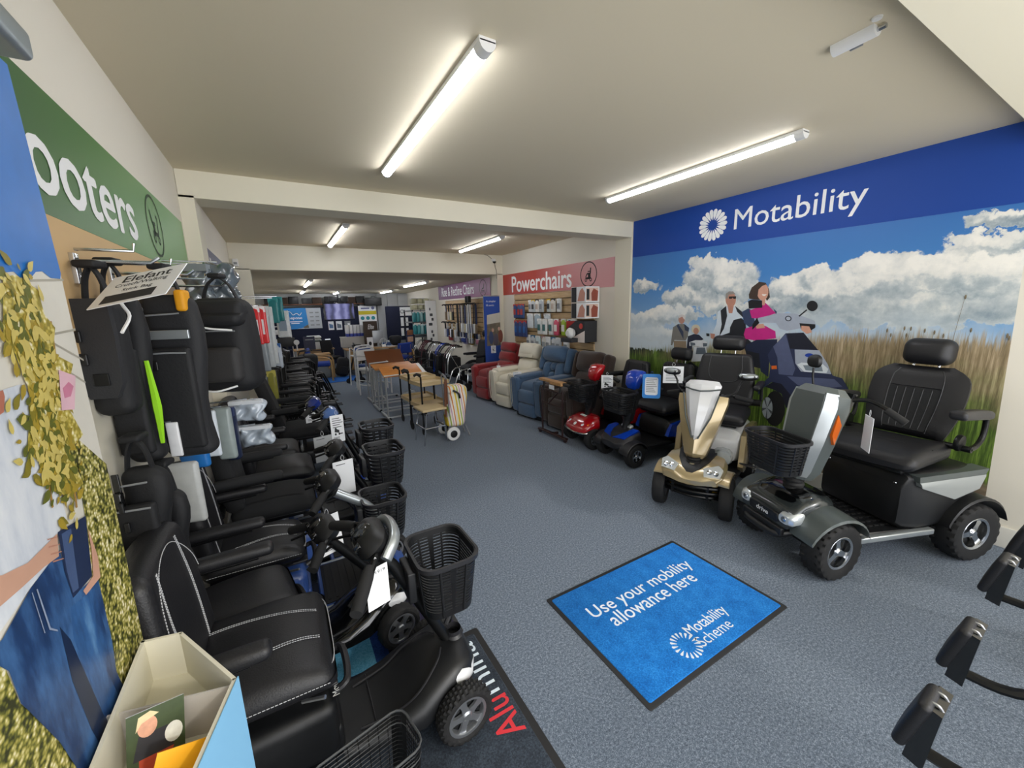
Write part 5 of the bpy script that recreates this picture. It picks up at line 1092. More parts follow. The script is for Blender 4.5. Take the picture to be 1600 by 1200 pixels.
g = G().fr((.31, -.024, .46), (-.45, 0, .89), (.89, 0, .45), (0, -1, 0)); g.text('X-LITE', .0, -.012, .08, .02, .0, .01); obj('badge', g, M_pw, t1, 'white lettering on the tiller')
t2 = travel_scooter('second black scooter, low and glossy with silver wheels, right behind the nearest one', (-.03, 1.765, 0), 10, M_pearl, 'plain', None, 'black', .0, 0, 0, .66, .1, tr=.155, sw=.31, sx=-.24, bask=False, th=.62, sz=.48, bh=.38, m_dk=M_gloss, arms=False, gw=.7)
t3 = travel_scooter('third scooter with blue body, wide black deck, silver bent tiller and basket', (.04, 2.1, 0), 0, M_sblue, 'stitched', None, 'silver', .57, .25, .24, .64, .1, 'flat', tr=.17, sw=.33, gw=.75, m_bat=M_sblue, th=.7, slats=10, bh=.42)
t4 = travel_scooter('fourth scooter with mesh seat, blue body and large blank card before its basket', (.12, 2.48, 0), 0, M_sblue, 'mesh', None, 'black', .7, .27, .27, .64, .1, 'flat', tr=.17, sw=.33, gw=.75, m_bat=M_sblue, sz=.56, th=.74, slats=7, m_head=M_black)
t5 = travel_scooter('fifth scooter with pale blue tiller head and black basket at the aisle', (.15, 2.98, 0), 0, M_sblue, 'bib', None, 'black', .72, .3, .26, .64, .1, 'hull', tr=.19, sw=.36, gw=.75, m_bat=M_sblue, sz=.56, th=.84, slats=7, m_head=mat('pale_blue_paint', '#4a6ca8', .3, coat=.6))
t6 = travel_scooter('sixth scooter with dark blue tiller head, behind the pale blue one', (.08, 3.42, 0), 0, M_blue, 'bib', None, 'black', 0, 0, 0, .64, .1, 'hull', tr=.19, sw=.36, gw=.75, m_bat=M_blue, sz=.56, th=.84, m_head=mat('navy_gloss', '#1b2f7a', .25, coat=.8), bask=False)
tag_card('price_card', 'white card with handwritten 1919 hanging from the nearest scooter handlebar', (.175, 1.19, .755), .075, .14, 16, 0, 'price')
tag_card('price_card', 'specification card hanging from the silver tiller of the third scooter', (.085, 1.82, .66), .1, .17, 22, -8, 'spec')
tag_card('price_card', 'large nearly blank white card on the tiller of the fourth scooter', (.22, 2.3, .73), .11, .2, 10, 0, 'note')
tag_card('price_card', 'grey card in front of the fifth scooter, left of the specification card', (.16, 2.75, .76), .11, .17, 12, 0, 'note', m=mat('grey_card', '#a9acae', .6))
tag_card('price_card', 'specification card hanging beside the pale blue tiller head', (.265, 2.86, .86), .085, .19, 8, 0, 'spec')
tag_card('price_card', 'specification card on the arm of the powerchair by the pillar', (.17, 3.92, .74), .12, .17, 10, 0, 'spec')
# ---- powerchair with round headrest by the pillar
def powerchair(label, loc, deg, head=True):
    t = thing('powerchair', label, 'powerchair', loc, deg)
    g = G(); g.box((-.05, 0, .2), (.5, .34, .14), .03); g.box((.28, 0, .14), (.16, .2, .05), .01); obj('base', g, M_black, t)
    for s in (-1, 1): wheel(t, -.12, s*.24, .15, .07, M_grey, 5, .003, .6); wheel(t, .24, s*.2, .08, .05, M_grey, 5, 0, .6, name='caster_wheel')
    g = G(); g.box((.36, 0, .12), (.16, .32, .02), .006); g.tube([(.24, 0, .36), (.34, 0, .14)], .015, 8); obj('footplate', g, M_black, t)
    obj('seat_post', G().cyl((-.05, 0, .26), (-.05, 0, .4), .04), M_steel, t)
    seat(t, 0, .5, .42, .42, .5, M_mesh, 16, 'plain', (.2, .16, .05, .08) if head else None, True, .2, .36, arm_pad=.07)
    g = G(); g.box((.22, -.26, .72), (.12, .06, .05), .015); g.lathe([(.012, 0), (.008, .03), (.018, .04), (.018, .06), (0, .066)], 14, (.22, -.26, .745)); obj('joystick', g, M_black, t)
    return t
powerchair('black powerchair with tall back and round headrest beyond the left pillar', (.1, 4.2, 0), 0)
# ---- folded and standing wheelchairs behind it
M_nylon = mat('black_nylon', '#121316', .7, bump=.4, bscale=120)
def wheelchair(name, label, loc, deg, group=None, big=True, m_fr=M_blackm, w=.44, m_seat=M_nylon, fold=1.):
    t = thing(name, label, 'wheelchair', loc, deg, group); R = .3 if big else .16
    for s in (-1, 1):
        y = s*w/2*fold
        g = G(); g.tube([(.28, y, .5), (-.2, y, .5), (-.2, y, .92), (-.3, y, .95)], .012, 8, 0); g.tube([(.28, y, .5), (.36, y, .3), (.42, y, .12)], .012, 8); g.tube([(.24, y, .5), (.24, y, .12)], .012, 8); g.tube([(-.2, y, .5), (-.2, y, .2)], .012, 8); g.tube([(-.2, y, .25), (.24, y, .25)], .01, 8); g.tube([(-.19, y, .72), (.12, y, .72), (.16, y, .68), (.16, y, .5)], .01, 8, 0); F = obj('side_frame', g, m_fr, t)
        g = G(); g.box((-.03, y, .74), (.28, .045, .03), .01); obj('arm_pad', g, M_vinyl, F)
        g = G(); g.tube([(-.28, y, .945), (-.38, y, .955)], .018, 8); obj('push_grip', g, M_rub, F)
        g = G(); yy = y+s*.05
        g.tube([(-.16+R*cos(a), yy, R+R*0+(R-.01)*sin(a)) for a in [2*pi*i/28 for i in range(28)]], .013, 6, closed=True); wz = obj('wheel', g, M_rub, t)
        g = G(); [g.tube([(-.16, yy, R), (-.16+(R-.02)*cos(a), yy, R+(R-.02)*sin(a))], .004, 4) for a in [2*pi*i/10 for i in range(10)]]; g.cyl((-.16, yy-.02, R), (-.16, yy+.02, R), .03); obj('spokes', g, M_grey, wz)
        g = G(); g.lathe([(.035, -.015), (.07, -.012), (.075, 0), (.07, .012), (.035, .015), (0, .015)], 20, (.27, y, .075), 'y'); obj('caster_wheel', g, M_rub, t)
        g = G(); g.box((.46, y*.62, .1), (.12, .13*max(fold, .3), .014), .004); obj('footplate', g, M_black, t)
    sag = .03+.25*(1-fold)
    g = G(); g.rings([[(x, q*w/2*fold, .5-sag*(1-q*q)) for q in (-1, -.5, 0, .5, 1)]+[(x, q*w/2*fold, .485-sag*(1-q*q)) for q in (1, .5, 0, -.5, -1)] for x in (-.18, .26)]); obj('seat_sling', g, m_seat, t)
    g = G(); g.rings([[(-.2-.03*(1-q*q)-.0, q*w/2*fold, z) for q in (-1, -.5, 0, .5, 1)]+[(-.215-.03*(1-q*q), q*w/2*fold, z) for q in (1, .5, 0, -.5, -1)] for z in (.5, .7, .9)]); obj('back_sling', g, m_seat, t)
    g = G(); g.tube([(.05, -w/2*fold, .25), (.05, w/2*fold, .48)], .011, 8); g.tube([(.07, w/2*fold, .25), (.07, -w/2*fold, .48)], .011, 8); obj('cross_brace', g, m_fr, t)
    return t
GWc = 'wheelchairs along the left wall'
w0 = wheelchair('wheelchair', 'black wheelchair with small wheels next to the headrest powerchair', (.1, 4.93, 0), -3, GWc, False)
for k, (x, y, d, lab) in enumerate([(.12, 6.28, 3, 'open black wheelchair just before the second opening on the left'), (.2, 7.25, 0, 'open black wheelchair just past the second opening on the left'), (.25, 8.05, 6, 'open black wheelchair farthest along the left, before the blue mat strip')]): dup(w0, (x, y, 0), d, lab)
w1 = wheelchair('wheelchair', 'folded black wheelchair, first of the folded ones behind the headrest powerchair', (.16, 5.36, 0), 0, GWc, False, fold=.4)
for k, (x, y, d, lab) in enumerate([(.2, 5.64, 2, 'folded black wheelchair, second of the folded ones on the left'), (.14, 5.91, -2, 'folded black wheelchair, third of the folded ones on the left'), (.22, 6.74, 0, 'folded black wheelchair standing within the second opening on the left'), (.3, 7.65, 0, 'folded black wheelchair between the two open ones past the second opening')]): dup(w1, (x, y, 0), d, lab)
# folded bundle of travel chair hung with black cloth at the end of the row
t = thing('folded_wheelchair', 'folded black travel wheelchair with hanging cover at the aisle end of the left row', 'folded wheelchair', (.42, 8.75, 0), 20)
g = G(); g.box((0, 0, .5), (.28, .3, .5), .08, 3, lambda x, y, z: (x*(1+.15*sin(9*z)), y, z), 4); obj('cover', g, M_nylon, t)
for s in (-1, 1):
    g = G(); g.lathe([(.07, -.018), (.1, -.02), (.115, 0), (.1, .02), (.07, .018)], 24, (.0, s*.13, .115), 'y'); W_ = obj('wheel', g, M_rub, t); g = G(); g.lathe([(.07, 0), (.02, .012*s), (0, .012*s)], 20, (.0, s*.13, .115), 'y'); obj('rim', g, M_grey, W_)
g = G(); [g.tube([(-.1, s*.12, .12), (-.12, s*.12, .75), (.05, s*.12, .82)], .011, 8, 3) for s in (-1, 1)]; obj('frame', g, M_blackm, t)
# ------------------------------------------------------------------ curved display totem and leaflet box at the left front
def PT(d): return G().fr((-.33+d, 0, 0), (0, 1, 0), (0, 0, 1), (1, 0, 0))
tot = thing('display_totem', 'tall printed display totem showing a gardener in jeans, at the left front', 'display stand', (0, 0, 0))
E_ = [(1.036, 1.957), (1.053, 1.628), (1.048, 1.434), (1.045, 1.22), (1.006, 0.752)]
yb = E_[-1][0]
g = G().fr((-.33, 0, 0), (0, 1, 0), (0, 0, 1), (1, 0, 0)); P = [(.3, 0.), (yb, 0.)]+E_[::-1]+[(.3, E_[0][1])]
g.prism(P, -.045, 0); body = obj('board', g, mat('white_stone_print', '#dcd8cc', .35, var=.1, vscale=14), tot)
g = G(); g.box((-.352, .65, .02), (.09, .82, .04), .01); obj('foot', g, M_alu, tot)
C_ = [(1.093, 2.012), (1.091, 2.036)]
g = G(); g.box((-.345, (C_[0][0]+.3)/2, C_[0][1]+.0), (.07, C_[0][0]-.3, .05), .012, 3); obj('cap', g, mat('brushed_cap', '#9aa6ad', .3, metal=.6), tot, 'silver grey cap')
def pl(name, hexc, P, d): return obj(name, PT(d).flat(P, 0), mat('print_'+hexc[1:], hexc, .35, var=.14, vscale=18), tot)
pl('blue_print', '#1c6fc0', [(.3, E_[0][1])]+[(.3, 1.45)]+[(0.86, 1.611), (0.876, 1.618), (0.896, 1.621), (0.91, 1.614), (0.936, 1.612), (0.962, 1.626), (0.984, 1.629), (1.009, 1.62), (1.045, 1.621), (1.052, 1.631)]+[E_[0]], .0008)
def leafy(key, sc, stops, rot):
    n = NT(key, .4); wv = n.mapping((1, 1, .62), rot=(rot, 0, 0)); d = n.voro(sc, wv); d2 = n.voro(sc*1.7, n.mapping((1, .7, 1), loc=(.3, .1, .2), rot=(-rot, 0, 0))); w = n.noise(13, detail=6, rough=.7)
    f = n.math('ADD', n.math('MULTIPLY', n.math('SUBTRACT', 1., n.math('MULTIPLY', n.math('ADD', d, d2), .85)), .55), n.math('MULTIPLY', w, .75))
    n.color(n.ramp(f, stops)); return n.m
def hedge(): return leafy('hedge_print', 95, [(.24, '#33361a'), (.36, '#67692a'), (.48, '#a09846'), (.6, '#cdc380'), (.72, '#efe9d0')], .6)
def folds(key, a, b, c, sc, rot):
    n = NT(key, .4); w = n.noise(sc, n.mapping((1, 1, .35), rot=(rot, 0, 0)), 6, .62); n.color(n.ramp(w, [(.32, a), (.5, b), (.68, c)])); return n.m
obj('hedge_print', PT(.001).flat([(0.914, 1.385), (1.055, 1.264), (1.028, 0.771), (1.028, 0.747), (1.004, 0.749), (0.93, 0.804), (0.864, 0.947), (0.876, 1.065), (0.902, 1.135), (0.923, 1.209), (0.934, 1.276), (0.914, 1.341)], 0), hedge(), tot)
obj('hedge_print', PT(.001).flat([(0.635, 1.173), (0.652, 1.158), (0.656, 1.123), (0.659, 1.087), (0.717, 0.968), (0.752, 0.85), (0.585, 1.062)], 0), MC['hedge_print'], tot)
pl('path_print', '#b79c82', [(0.95, 0.803), (1.047, 0.736), (1.025, 0.502), (0.921, 0.635), (0.946, 0.718)], .0012)
M_shirt = folds('shirt_cloth', '#aab3c2', '#d3d8df', '#eceeef', 9, .35)
M_denim = folds('denim_cloth', '#101f3a', '#1f3c68', '#4a77ad', 11, -.3)
def plm(name, m, P, d): return obj(name, PT(d).flat(P, 0), m, tot)
plm('shirt_print', M_shirt, [(0.754, 1.469), (0.79, 1.459), (0.837, 1.46), (0.858, 1.433), (0.842, 1.362), (0.864, 1.287), (0.865, 1.237), (0.828, 1.228), (0.79, 1.202), (0.735, 1.197), (0.665, 1.187), (0.631, 1.19)], .0014)
pl('shirt_print', '#aab3c3', [(0.837, 1.46), (0.858, 1.433), (0.842, 1.362), (0.864, 1.287), (0.848, 1.288), (0.828, 1.352), (0.84, 1.431)], .0016)
plm('jeans_print', M_denim, [(0.627, 1.181), (0.661, 1.177), (0.735, 1.197), (0.821, 1.205), (0.827, 1.124), (0.912, 1.104), (0.906, 0.977), (0.894, 0.919), (0.936, 0.752), (0.85, 0.755), (0.844, 0.733), (0.731, 0.876), (0.703, 0.979), (0.659, 1.087), (0.656, 1.137)], .0018)
plm('jeans_print', folds('denim_light', '#1d3a66', '#37659c', '#6f9fcb', 14, -.25), [(0.81, 1.113), (0.891, 1.092), (0.892, 0.995), (0.864, 0.947), (0.896, 0.811), (0.824, 0.881), (0.811, 0.976), (0.796, 1.067)], .002)
pl('jeans_print', '#152746', [(0.771, 1.109), (0.788, 1.073), (0.807, 0.968), (0.824, 0.881), (0.833, 0.782), (0.802, 0.82), (0.778, 0.918), (0.765, 1.02)], .0021)
pl('strap_print', '#8a2238', [(0.824, 0.881), (0.836, 0.851), (0.848, 0.771), (0.832, 0.783), (0.824, 0.844)], .0022); pl('cuff_print', '#5f7590', [(0.939, 0.757), (0.954, 0.729), (0.862, 0.747), (0.85, 0.769)], .0022)
pl('hand_print', '#c99d86', [(0.661, 1.259), (0.691, 1.244), (0.743, 1.23), (0.795, 1.23), (0.825, 1.23), (0.815, 1.198), (0.773, 1.205), (0.717, 1.209), (0.678, 1.213), (0.643, 1.217)], .0022)
pl('pot_print', '#22304f', [(0.828, 1.231), (0.922, 1.214), (0.893, 1.115), (0.822, 1.121), (0.818, 1.169)], .0024); pl('pot_print', '#46597f', [(0.836, 1.224), (0.866, 1.218), (0.844, 1.124), (0.825, 1.128), (0.824, 1.167)], .0025)
pl('hand_print', '#cf9f88', [(0.918, 1.193), (0.928, 1.132), (0.919, 1.096), (0.859, 1.101), (0.854, 1.112), (0.896, 1.113), (0.912, 1.153)], .0026); pl('shoe_print', '#d9d5ca', [(0.924, 0.703), (0.965, 0.663), (0.959, 0.586), (0.875, 0.694)], .0026)
for i in range(4): pl('finger_print', '#b98570', [(a, b) for a, b in [(0.797, 1.236), (0.824, 1.226), (0.823, 1.225), (0.797, 1.234)]] if i == 0 else [(a, b-.012*i) for a, b in [(0.796, 1.237), (0.825, 1.225), (0.824, 1.224), (0.795, 1.235)]], .0027)
pl('face_print', '#b4705c', [(0.769, 1.458), (0.79, 1.459), (0.79, 1.45), (0.779, 1.431), (0.755, 1.427)], .0027)
pl('pocket_print', '#8f9cb4', [(0.743, 1.189), (0.746, 1.188), (0.75, 1.123), (0.763, 1.11), (0.763, 1.107), (0.746, 1.123)], .0027); pl('pocket_print', '#8f9cb4', [(0.732, 1.191), (0.734, 1.191), (0.736, 1.126), (0.734, 1.127)], .0027)
# climbing plant on canes
def wash(): return leafy('vine_wash', 80, [(.28, '#8f8330'), (.42, '#b9a643'), (.56, '#d6c97c'), (.7, '#ece5c6')], .8)
obj('vine_print', PT(.0029).flat([(0.859, 1.61), (0.892, 1.616), (0.947, 1.598), (0.951, 1.557), (0.975, 1.536), (0.947, 1.494), (1.009, 1.47), (0.978, 1.442), (0.943, 1.419), (0.983, 1.344), (0.92, 1.333), (0.94, 1.267), (0.884, 1.265), (0.843, 1.292), (0.827, 1.343), (0.806, 1.369), (0.829, 1.405), (0.869, 1.417), (0.846, 1.462), (0.839, 1.503), (0.821, 1.527)], 0), wash(), tot)
for a, b in (([(0.948, 1.524), (1.059, 1.53)]), ([(0.957, 1.513), (1.063, 1.472)]), ([(0.888, 1.607), (1.057, 1.62)]), ([(0.964, 1.472), (1.049, 1.431)])): pl('stone_joint_print', '#aaa595', [(a[0], a[1]-.002), (b[0], b[1]-.002), (b[0], b[1]+.002), (a[0], a[1]+.002)], .0006)
rl = random.Random(3); vine = [(0.863, 1.597), (0.894, 1.587), (0.919, 1.566), (0.887, 1.536), (0.851, 1.529), (0.881, 1.5), (0.92, 1.48), (0.894, 1.454), (0.921, 1.43), (0.863, 1.415), (0.937, 1.378), (0.855, 1.376), (0.809, 1.374), (0.861, 1.338), (0.927, 1.331), (0.846, 1.321), (0.877, 1.292), (0.885, 1.267)]
P0 = [(0.887, 1.566), (0.832, 1.27)]; P1 = [(0.967, 1.547), (0.9, 1.239)]
for a, b in (P0, P1): pl('cane_print', '#a8813c', [(a[0]-.003, a[1]), (a[0]+.003, a[1]), (b[0]+.003, b[1]), (b[0]-.003, b[1])], .0024)
LV = {k: PT(.003+.0003*i) for i, k in enumerate(('#857a26', '#a68f2e', '#5f6420', '#cdbb66'))}
for i in range(520):
    k = rl.random()*(len(vine)-1); j = int(k); q = k-j; y = vine[j][0]*(1-q)+vine[j+1][0]*q+rl.gauss(0, .025); z = vine[j][1]*(1-q)+vine[j+1][1]*q+rl.gauss(0, .03)
    a = rl.random()*6.3; s = rl.uniform(.006, .019); c, d = cos(a), sin(a)
    L_ = [(0, 0), (.3, .33), (.75, .42), (1.25, .24), (1.75, 0), (1.25, -.2), (.75, -.38), (.3, -.33)]
    if y > 1.07: continue
    LV[rl.choice(list(LV))].flat([(y+s*(u*c-v*d), z+s*(u*d+v*c)) for u, v in L_], rl.random()*.0002)
for k, g in LV.items(): o = obj('leaf_print', g, mat('print_'+k[1:], k, .4, var=.3, vscale=40), tot); o['kind'] = 'stuff'
pl('flower_card_print', '#e3b9c4', [(0.947, 1.467), (1.002, 1.449), (0.969, 1.394), (0.924, 1.402)], .0045); pl('flower_card_print', '#cc7f9a', [(0.945, 1.436), (0.971, 1.443), (0.985, 1.433), (0.966, 1.418), (0.943, 1.419)], .0047)
# open cardboard leaflet box on a post
t = thing('leaflet_box', 'open cream cardboard leaflet box with a pale blue side, in front of the totem', 'leaflet holder', (0, 0, 0))
PB = [(-.142, .785), (-.25, .975), (-.318, .99), (-.318, .6), (-.2, .56)]
def wallq(i, j, z0, z1, th=.006):
    a, b = PB[i], PB[j]; d = Vector((b[0]-a[0], b[1]-a[1])).normalized(); n = Vector((-d.y, d.x))*th
    return [[(a[0], a[1], z0), (b[0], b[1], z0), (b[0]+n.x, b[1]+n.y, z0), (a[0]+n.x, a[1]+n.y, z0)], [(a[0], a[1], z1), (b[0], b[1], z1), (b[0]+n.x, b[1]+n.y, z1), (a[0]+n.x, a[1]+n.y, z1)]]
M_card = mat('cream_card', '#d6d1bd', .8); M_lblue = mat('pale_blue_card', '#7db4d8', .6)
g = G(); [g.rings(wallq(i, (i+1) % 5, .6, .9)) for i in range(5)]; g.prism(PB, .6, .606); g.prism(PB, .8, .806); bx_ = obj('carton', g, M_card, t)
g = G(); a, b = PB[4], PB[0]; g.rings([[(p[0]+.002, p[1]-.001, z) for p in (a, b)]+[(p[0]+.0035, p[1]-.001, z) for p in (b, a)] for z in (.58, .903)]); obj('side_panel', g, M_lblue, t, 'pale blue printed side')
g = G(); g.rings([[(-.15, .785, z), (-.33, .83, z), (-.33, .826, z), (-.15, .781, z)] for z in (.806, .89)]); obj('divider', g, mat('grey_card_board', '#b5afa6', .8), t)
g = G(); g.box((-.26, .76, .3), (.05, .05, .6), .004); g.box((-.25, .76, .01), (.1, .26, .02), .004); obj('post', g, M_alu, t)
def leaflet(label, loc, w, h, rot, m, pr_=None):
    t = thing('leaflet', label, 'leaflet', loc); t.rotation_euler = tuple(radians(a) for a in rot); t.scale = (.72, .72, .72)
    obj('sheet', G().box((0, 0, 0), (w, .003, h)), m, t)
    for k, (hx, P) in enumerate(pr_ or []):
        g = G().fr((0, -.0022-.0003*k, 0), (1, 0, 0), (0, 0, 1), (0, -1, 0)); g.flat(P, 0); obj('print', g, mat('print_'+hx[1:], hx, .5, var=.3, vscale=60), t)
leaflet('yellow angled leaflet sticking out of the cardboard leaflet box', (-.215, .68, .85), .1, .13, (-20, 25, 18), mat('yellow_card', '#eea90c', .5))
leaflet('leaflet with a photo of a woman holding flowers, in the cardboard box beside the totem', (-.255, .765, .865), .1, .14, (-15, 8, 14), M_paper,
        [('#3b4a2a', [(-.05, -.07), (.05, -.07), (.05, .07), (-.05, .07)]), ('#b8452a', [(-.03, -.06), (.02, -.06), (.03, -.03), (-.03, -.03)]), ('#2b2b30', [(-.04, -.03), (.03, -.03), (.02, .02), (-.03, .02)]), ('#d9a184', ellp(-.015, .035, .017, .022)), ('#d9c79c', [(-.035, .03), (-.03, .06), (-.01, .066), (.005, .055), (-.01, .05), (-.025, .045)]), ('#e9e6da', ellp(.03, .0, .016, .022))])
# black wire mesh basket at the bottom edge
t = thing('wire_basket', 'black wire mesh basket standing at the front edge beside the charcoal mat scooter', 'basket', (.06, .84, 0), 12)
g = G(); W_, D_, Hh = .24, .13, .3
def wl(z): q = .8+.2*z/Hh; return [(x*q, y*q, .2+z) for x, y in rrect(W_, D_, .03, 3)]
n = len(wl(0))
for i in range(25): g.tube(wl(Hh*i/24), .0012, 4, closed=True)
A_, B_ = wl(0), wl(Hh)
def along(L, q): q = q % 1*len(L); i = int(q); return Vector(L[i % len(L)]).lerp(Vector(L[(i+1) % len(L)]), q-i)
per = 110
for i in range(per): g.tube([along(A_, i/per), along(B_, i/per)], .0012, 4)
for i in range(9): g.tube([(-.09+.02*i, -.05, .2), (-.09+.02*i, .05, .2)], .0012, 4)
obj('mesh', g, M_blackm, t); g = G(); g.tube(wl(Hh), .003, 6, closed=True); g.tube(wl(Hh*.88), .002, 6, closed=True); obj('rim', g, mat('dark_wire', '#5a5c5e', .4, metal=.5), t)
g = G().fr((0, -D_/2*.93, .0), (1, 0, 0), (0, 0, 1), (0, -1, 0)); g.text('go', .04, .3, .05, .03, .004, .02); obj('badge', g, mat('red_print', '#d2202c', .5), t, 'red lettering')
g = G(); g.box((0, .0, .1), (.03, .03, .2), .004); g.box((0, 0, .008), (.22, .12, .016), .004); obj('stand', g, M_blackm, t)

# ------------------------------------------------------------------ goods hanging on the left wall
t = thing('peg_board', 'pale plywood display board under the green sign on the left wall', 'display board', (0, 0, 0))
g = GLW(.001); g.box((1.6, 1.63, .012), (2.4, .34, .024), .002); obj('board', g, mat('plywood', '#c9a877', .55, var=.12, vscale=3), t)
g = GLW(.001); g.box((1.6, 1.11, .008), (2.4, .7, .016), .002); obj('lower_board', g, mat('cream_board', '#d8d2c0', .6), t)
def rail(label, y, z, L):
    t = thing('display_hook', label, 'display hook', (XL+.024, y, z)); g = G(); g.box((.006, 0, -.02), (.012, .03, .08), .002); g.tube([(.01, 0, 0), (L, 0, 0), (L+.02, 0, .015)], .005, 8); g.tube([(.01, 0, .03), (L*.8, 0, .03), (L*.82, 0, .05)], .004, 8); obj('arm', g, M_steel, t); return t
rail('chrome display arm over the leftmost black crutch bag', 1.52, 1.7, .16); rail('chrome display arm carrying the reflective-striped bag', 1.78, 1.69, .2); rail('chrome display arm carrying the black backpack', 2.12, 1.67, .26)
def bag(name, label, loc, deg, w, h, d, m, kind='long', cat='bag'):
    """hanging bag, local: face towards -y, top at z = 0"""
    t = thing(name, label, cat, loc, deg)
    if kind == 'long':
        def f(x, y, z):
            k = (-z+0)/h+.5; return (x*(.86+.16*sin(pi*min(1, k+.15)))+.012*sin(7*k), y*(1-.35*(1-k))-.01*sin(5*k)*(x/w), z)
        g = G(); g.box((0, 0, -h/2), (w, d, h), d*.4, 3, f, 5); b = obj('body', g, m, t, ang=70)
        g = G(); g.box((0, -d/2-.008, -h*.62), (w*.82, .03, h*.62), .012, 2, None, 2); obj('front_pocket', g, M_nylon, b)
    elif kind == 'flap':
        g = G(); g.box((0, 0, -h/2), (w, d, h), d*.4, 3, lambda x, y, z: (x, y, z), 3); b = obj('body', g, m, t, ang=70)
        g = G(); P = [(-w*.5, 0), (w*.5, 0), (w*.52, -h*.3), (w*.48, -h*.7), (w*.3, -h*.82), (-w*.3, -h*.82), (-w*.48, -h*.7), (-w*.52, -h*.3)]; g.rings([[(x, y, z) for x, z in P] for y in (-d/2-.02, -d/2-.001)]); fl = obj('flap', g, mat('flap_cloth', '#26272a', .75, bump=.4, bscale=200), t)
        g = G(); g.box((w*.05, -d/2-.022, -h*.66), (w*.34, .004, h*.1), .001); obj('emblem', g, M_blackm, t)
    else:
        g = G(); g.box((0, 0, -h/2), (w, d, h), d*.36, 3, lambda x, y, z: (x*(1-.12*max(0, z/(h/2))), y, z), 4); b = obj('body', g, m, t, ang=70)
        g = G(); g.cushion((w*.05, -d/2-.02, -h*.68), (w*.66, .06, h*.36), .025, .012, 3, ax=1); obj('front_pocket', g, mat('grey_nylon', '#2c2b2b', .7, bump=.4, bscale=200), b)
        g = G(); g.box((0, -d*.42, -h*.16), (w*1.02, d*.5, h*.26), .03, 3, lambda x, y, z: (x, y-.03*(z < 0), z), 3); obj('top_flap', g, M_nylon, b)
        for a, c in (((-w*.42, -h*.2), (w*.35, -h*.33)), ((-w*.3, -h*.92), (w*.3, -h*.9))): obj('piping', G().tube([(a[0], -d/2-.04, a[1]), ((a[0]+c[0])/2, -d/2-.056, (a[1]+c[1])/2-.012), (c[0], -d/2-.04, c[1])], .004, 6, 5), M_pw, t, 'white reflective piping')
    g = G()
    for s in (-1, 1): g.tube([(s*w*.3, 0, -.03), (s*w*.18, 0, .05), (0, .0, .09)], .012, 6, 4, flat=.4)
    g.box((0, 0, .09), (.05, .06, .02), .008); obj('strap', g, M_nylon, t)
    if kind != 'flap':
        g = G(); g.tube([(-w*.36, -d/2-.026, -h*.34), (0, -d/2-.03, -h*.335), (w*.36, -d/2-.026, -h*.34)], .003, 5, 3); g.tube([(-w*.3, -d/2-.004, -h*.12), (w*.3, -d/2-.004, -h*.11)], .003, 5); obj('zip', g, M_grey, b)
        g = G(); g.box((-w*.3, -d/2-.012, -h*.25), (.022, .02, .05), .006); g.box((-w*.3, -d/2-.006, -h*.16), (.016, .006, .1), .002); obj('buckle', g, M_gloss, b)
    g = G(); [g.box((w*.2*q, -d/2-.03, -h*.3-.06*i), (.012, .008, .03), .003) for i, q in enumerate((-1, -.8))]; obj('zip_pull', g, M_black, t)
    return t
bag('crutch_bag', 'leftmost dark grey bag with a rounded flap and stitched emblem, beside the totem', (-.412, 1.5, 1.6), -12, .095, .32, .08, M_nylon, 'flap')
bl = bag('crutch_bag', 'slim black bag with a lime green edge, between the flap bag and the striped bag', (-.405, 1.62, 1.62), -8, .1, .52, .08, M_nylon, 'long')
b2 = bag('crutch_bag', 'long black bag with a silver reflective stripe, under the printed sales card', (-.315, 1.75, 1.62), -14, .165, .56, .09, mat('dark_nylon', '#1b1c1f', .7, bump=.4, bscale=180), 'long')
g = G(); g.box((.01, -.05, -.13), (.12, .012, .03), .003); obj('reflective_stripe', g, M_silver, b2, 'silver reflective stripe'); g = G(); g.box((.055, -.02, -.02), (.03, .05, .07), .01); obj('lining', g, mat('amber_lining', '#d9960f', .6), b2, 'orange lining')
g = G(); g.tube([(.052, -.03, -.2), (.058, -.035, -.34), (.052, -.03, -.46)], [.006, .012, .006], 6, 4); obj('edge_trim', g, mat('lime_trim', '#8fce1c', .5), bl, 'lime green trim')
bag('backpack', 'bulky black backpack with white piping and a grey front pocket', (-.2, 2.1, 1.62), -20, .24, .4, .17, M_nylon, 'pack', 'backpack')
bag('shoulder_bag', 'low black bag with a long zip, hanging behind the totem edge', (-.4, 1.5, 1.12), -10, .11, .3, .1, M_nylon, 'long')
bag('shoulder_bag', 'small black bag hanging below the long striped bag', (-.375, 1.6, 1.0), -14, .08, .3, .08, M_nylon, 'long')
t = thing('sales_card', 'white printed sales card tied in front of the hanging black bags', 'sign card', (-.3, 1.4, 1.63)); t.rotation_euler = (radians(38), radians(-10), radians(-28))
g = G(); g.box((0, 0, 0), (.2, .14, .002)); obj('card', g, M_paper, t); g = G(); g.text('Elefant', -.06, .03, .13, .03, .0015, .02); g.text('Crutch/Walking', -.07, .005, .14, .02, .0015, .01); g.text('Stick Bag', -.04, -.018, .08, .017, .0015, .01); g.flat([(-.075, -.06), (.06, -.06), (.06, -.025), (-.075, -.025)], .0015); obj('print', g, M_ink, t)
g = G(); g.tube([(-.05, .0, .0), (-.07, -.01, -.03), (-.045, -.05, -.05), (-.03, -.12, -.05)], .004, 6, 4); obj('cable_tie', g, M_white, t)
GP = 'packets hanging at the end of the left board'
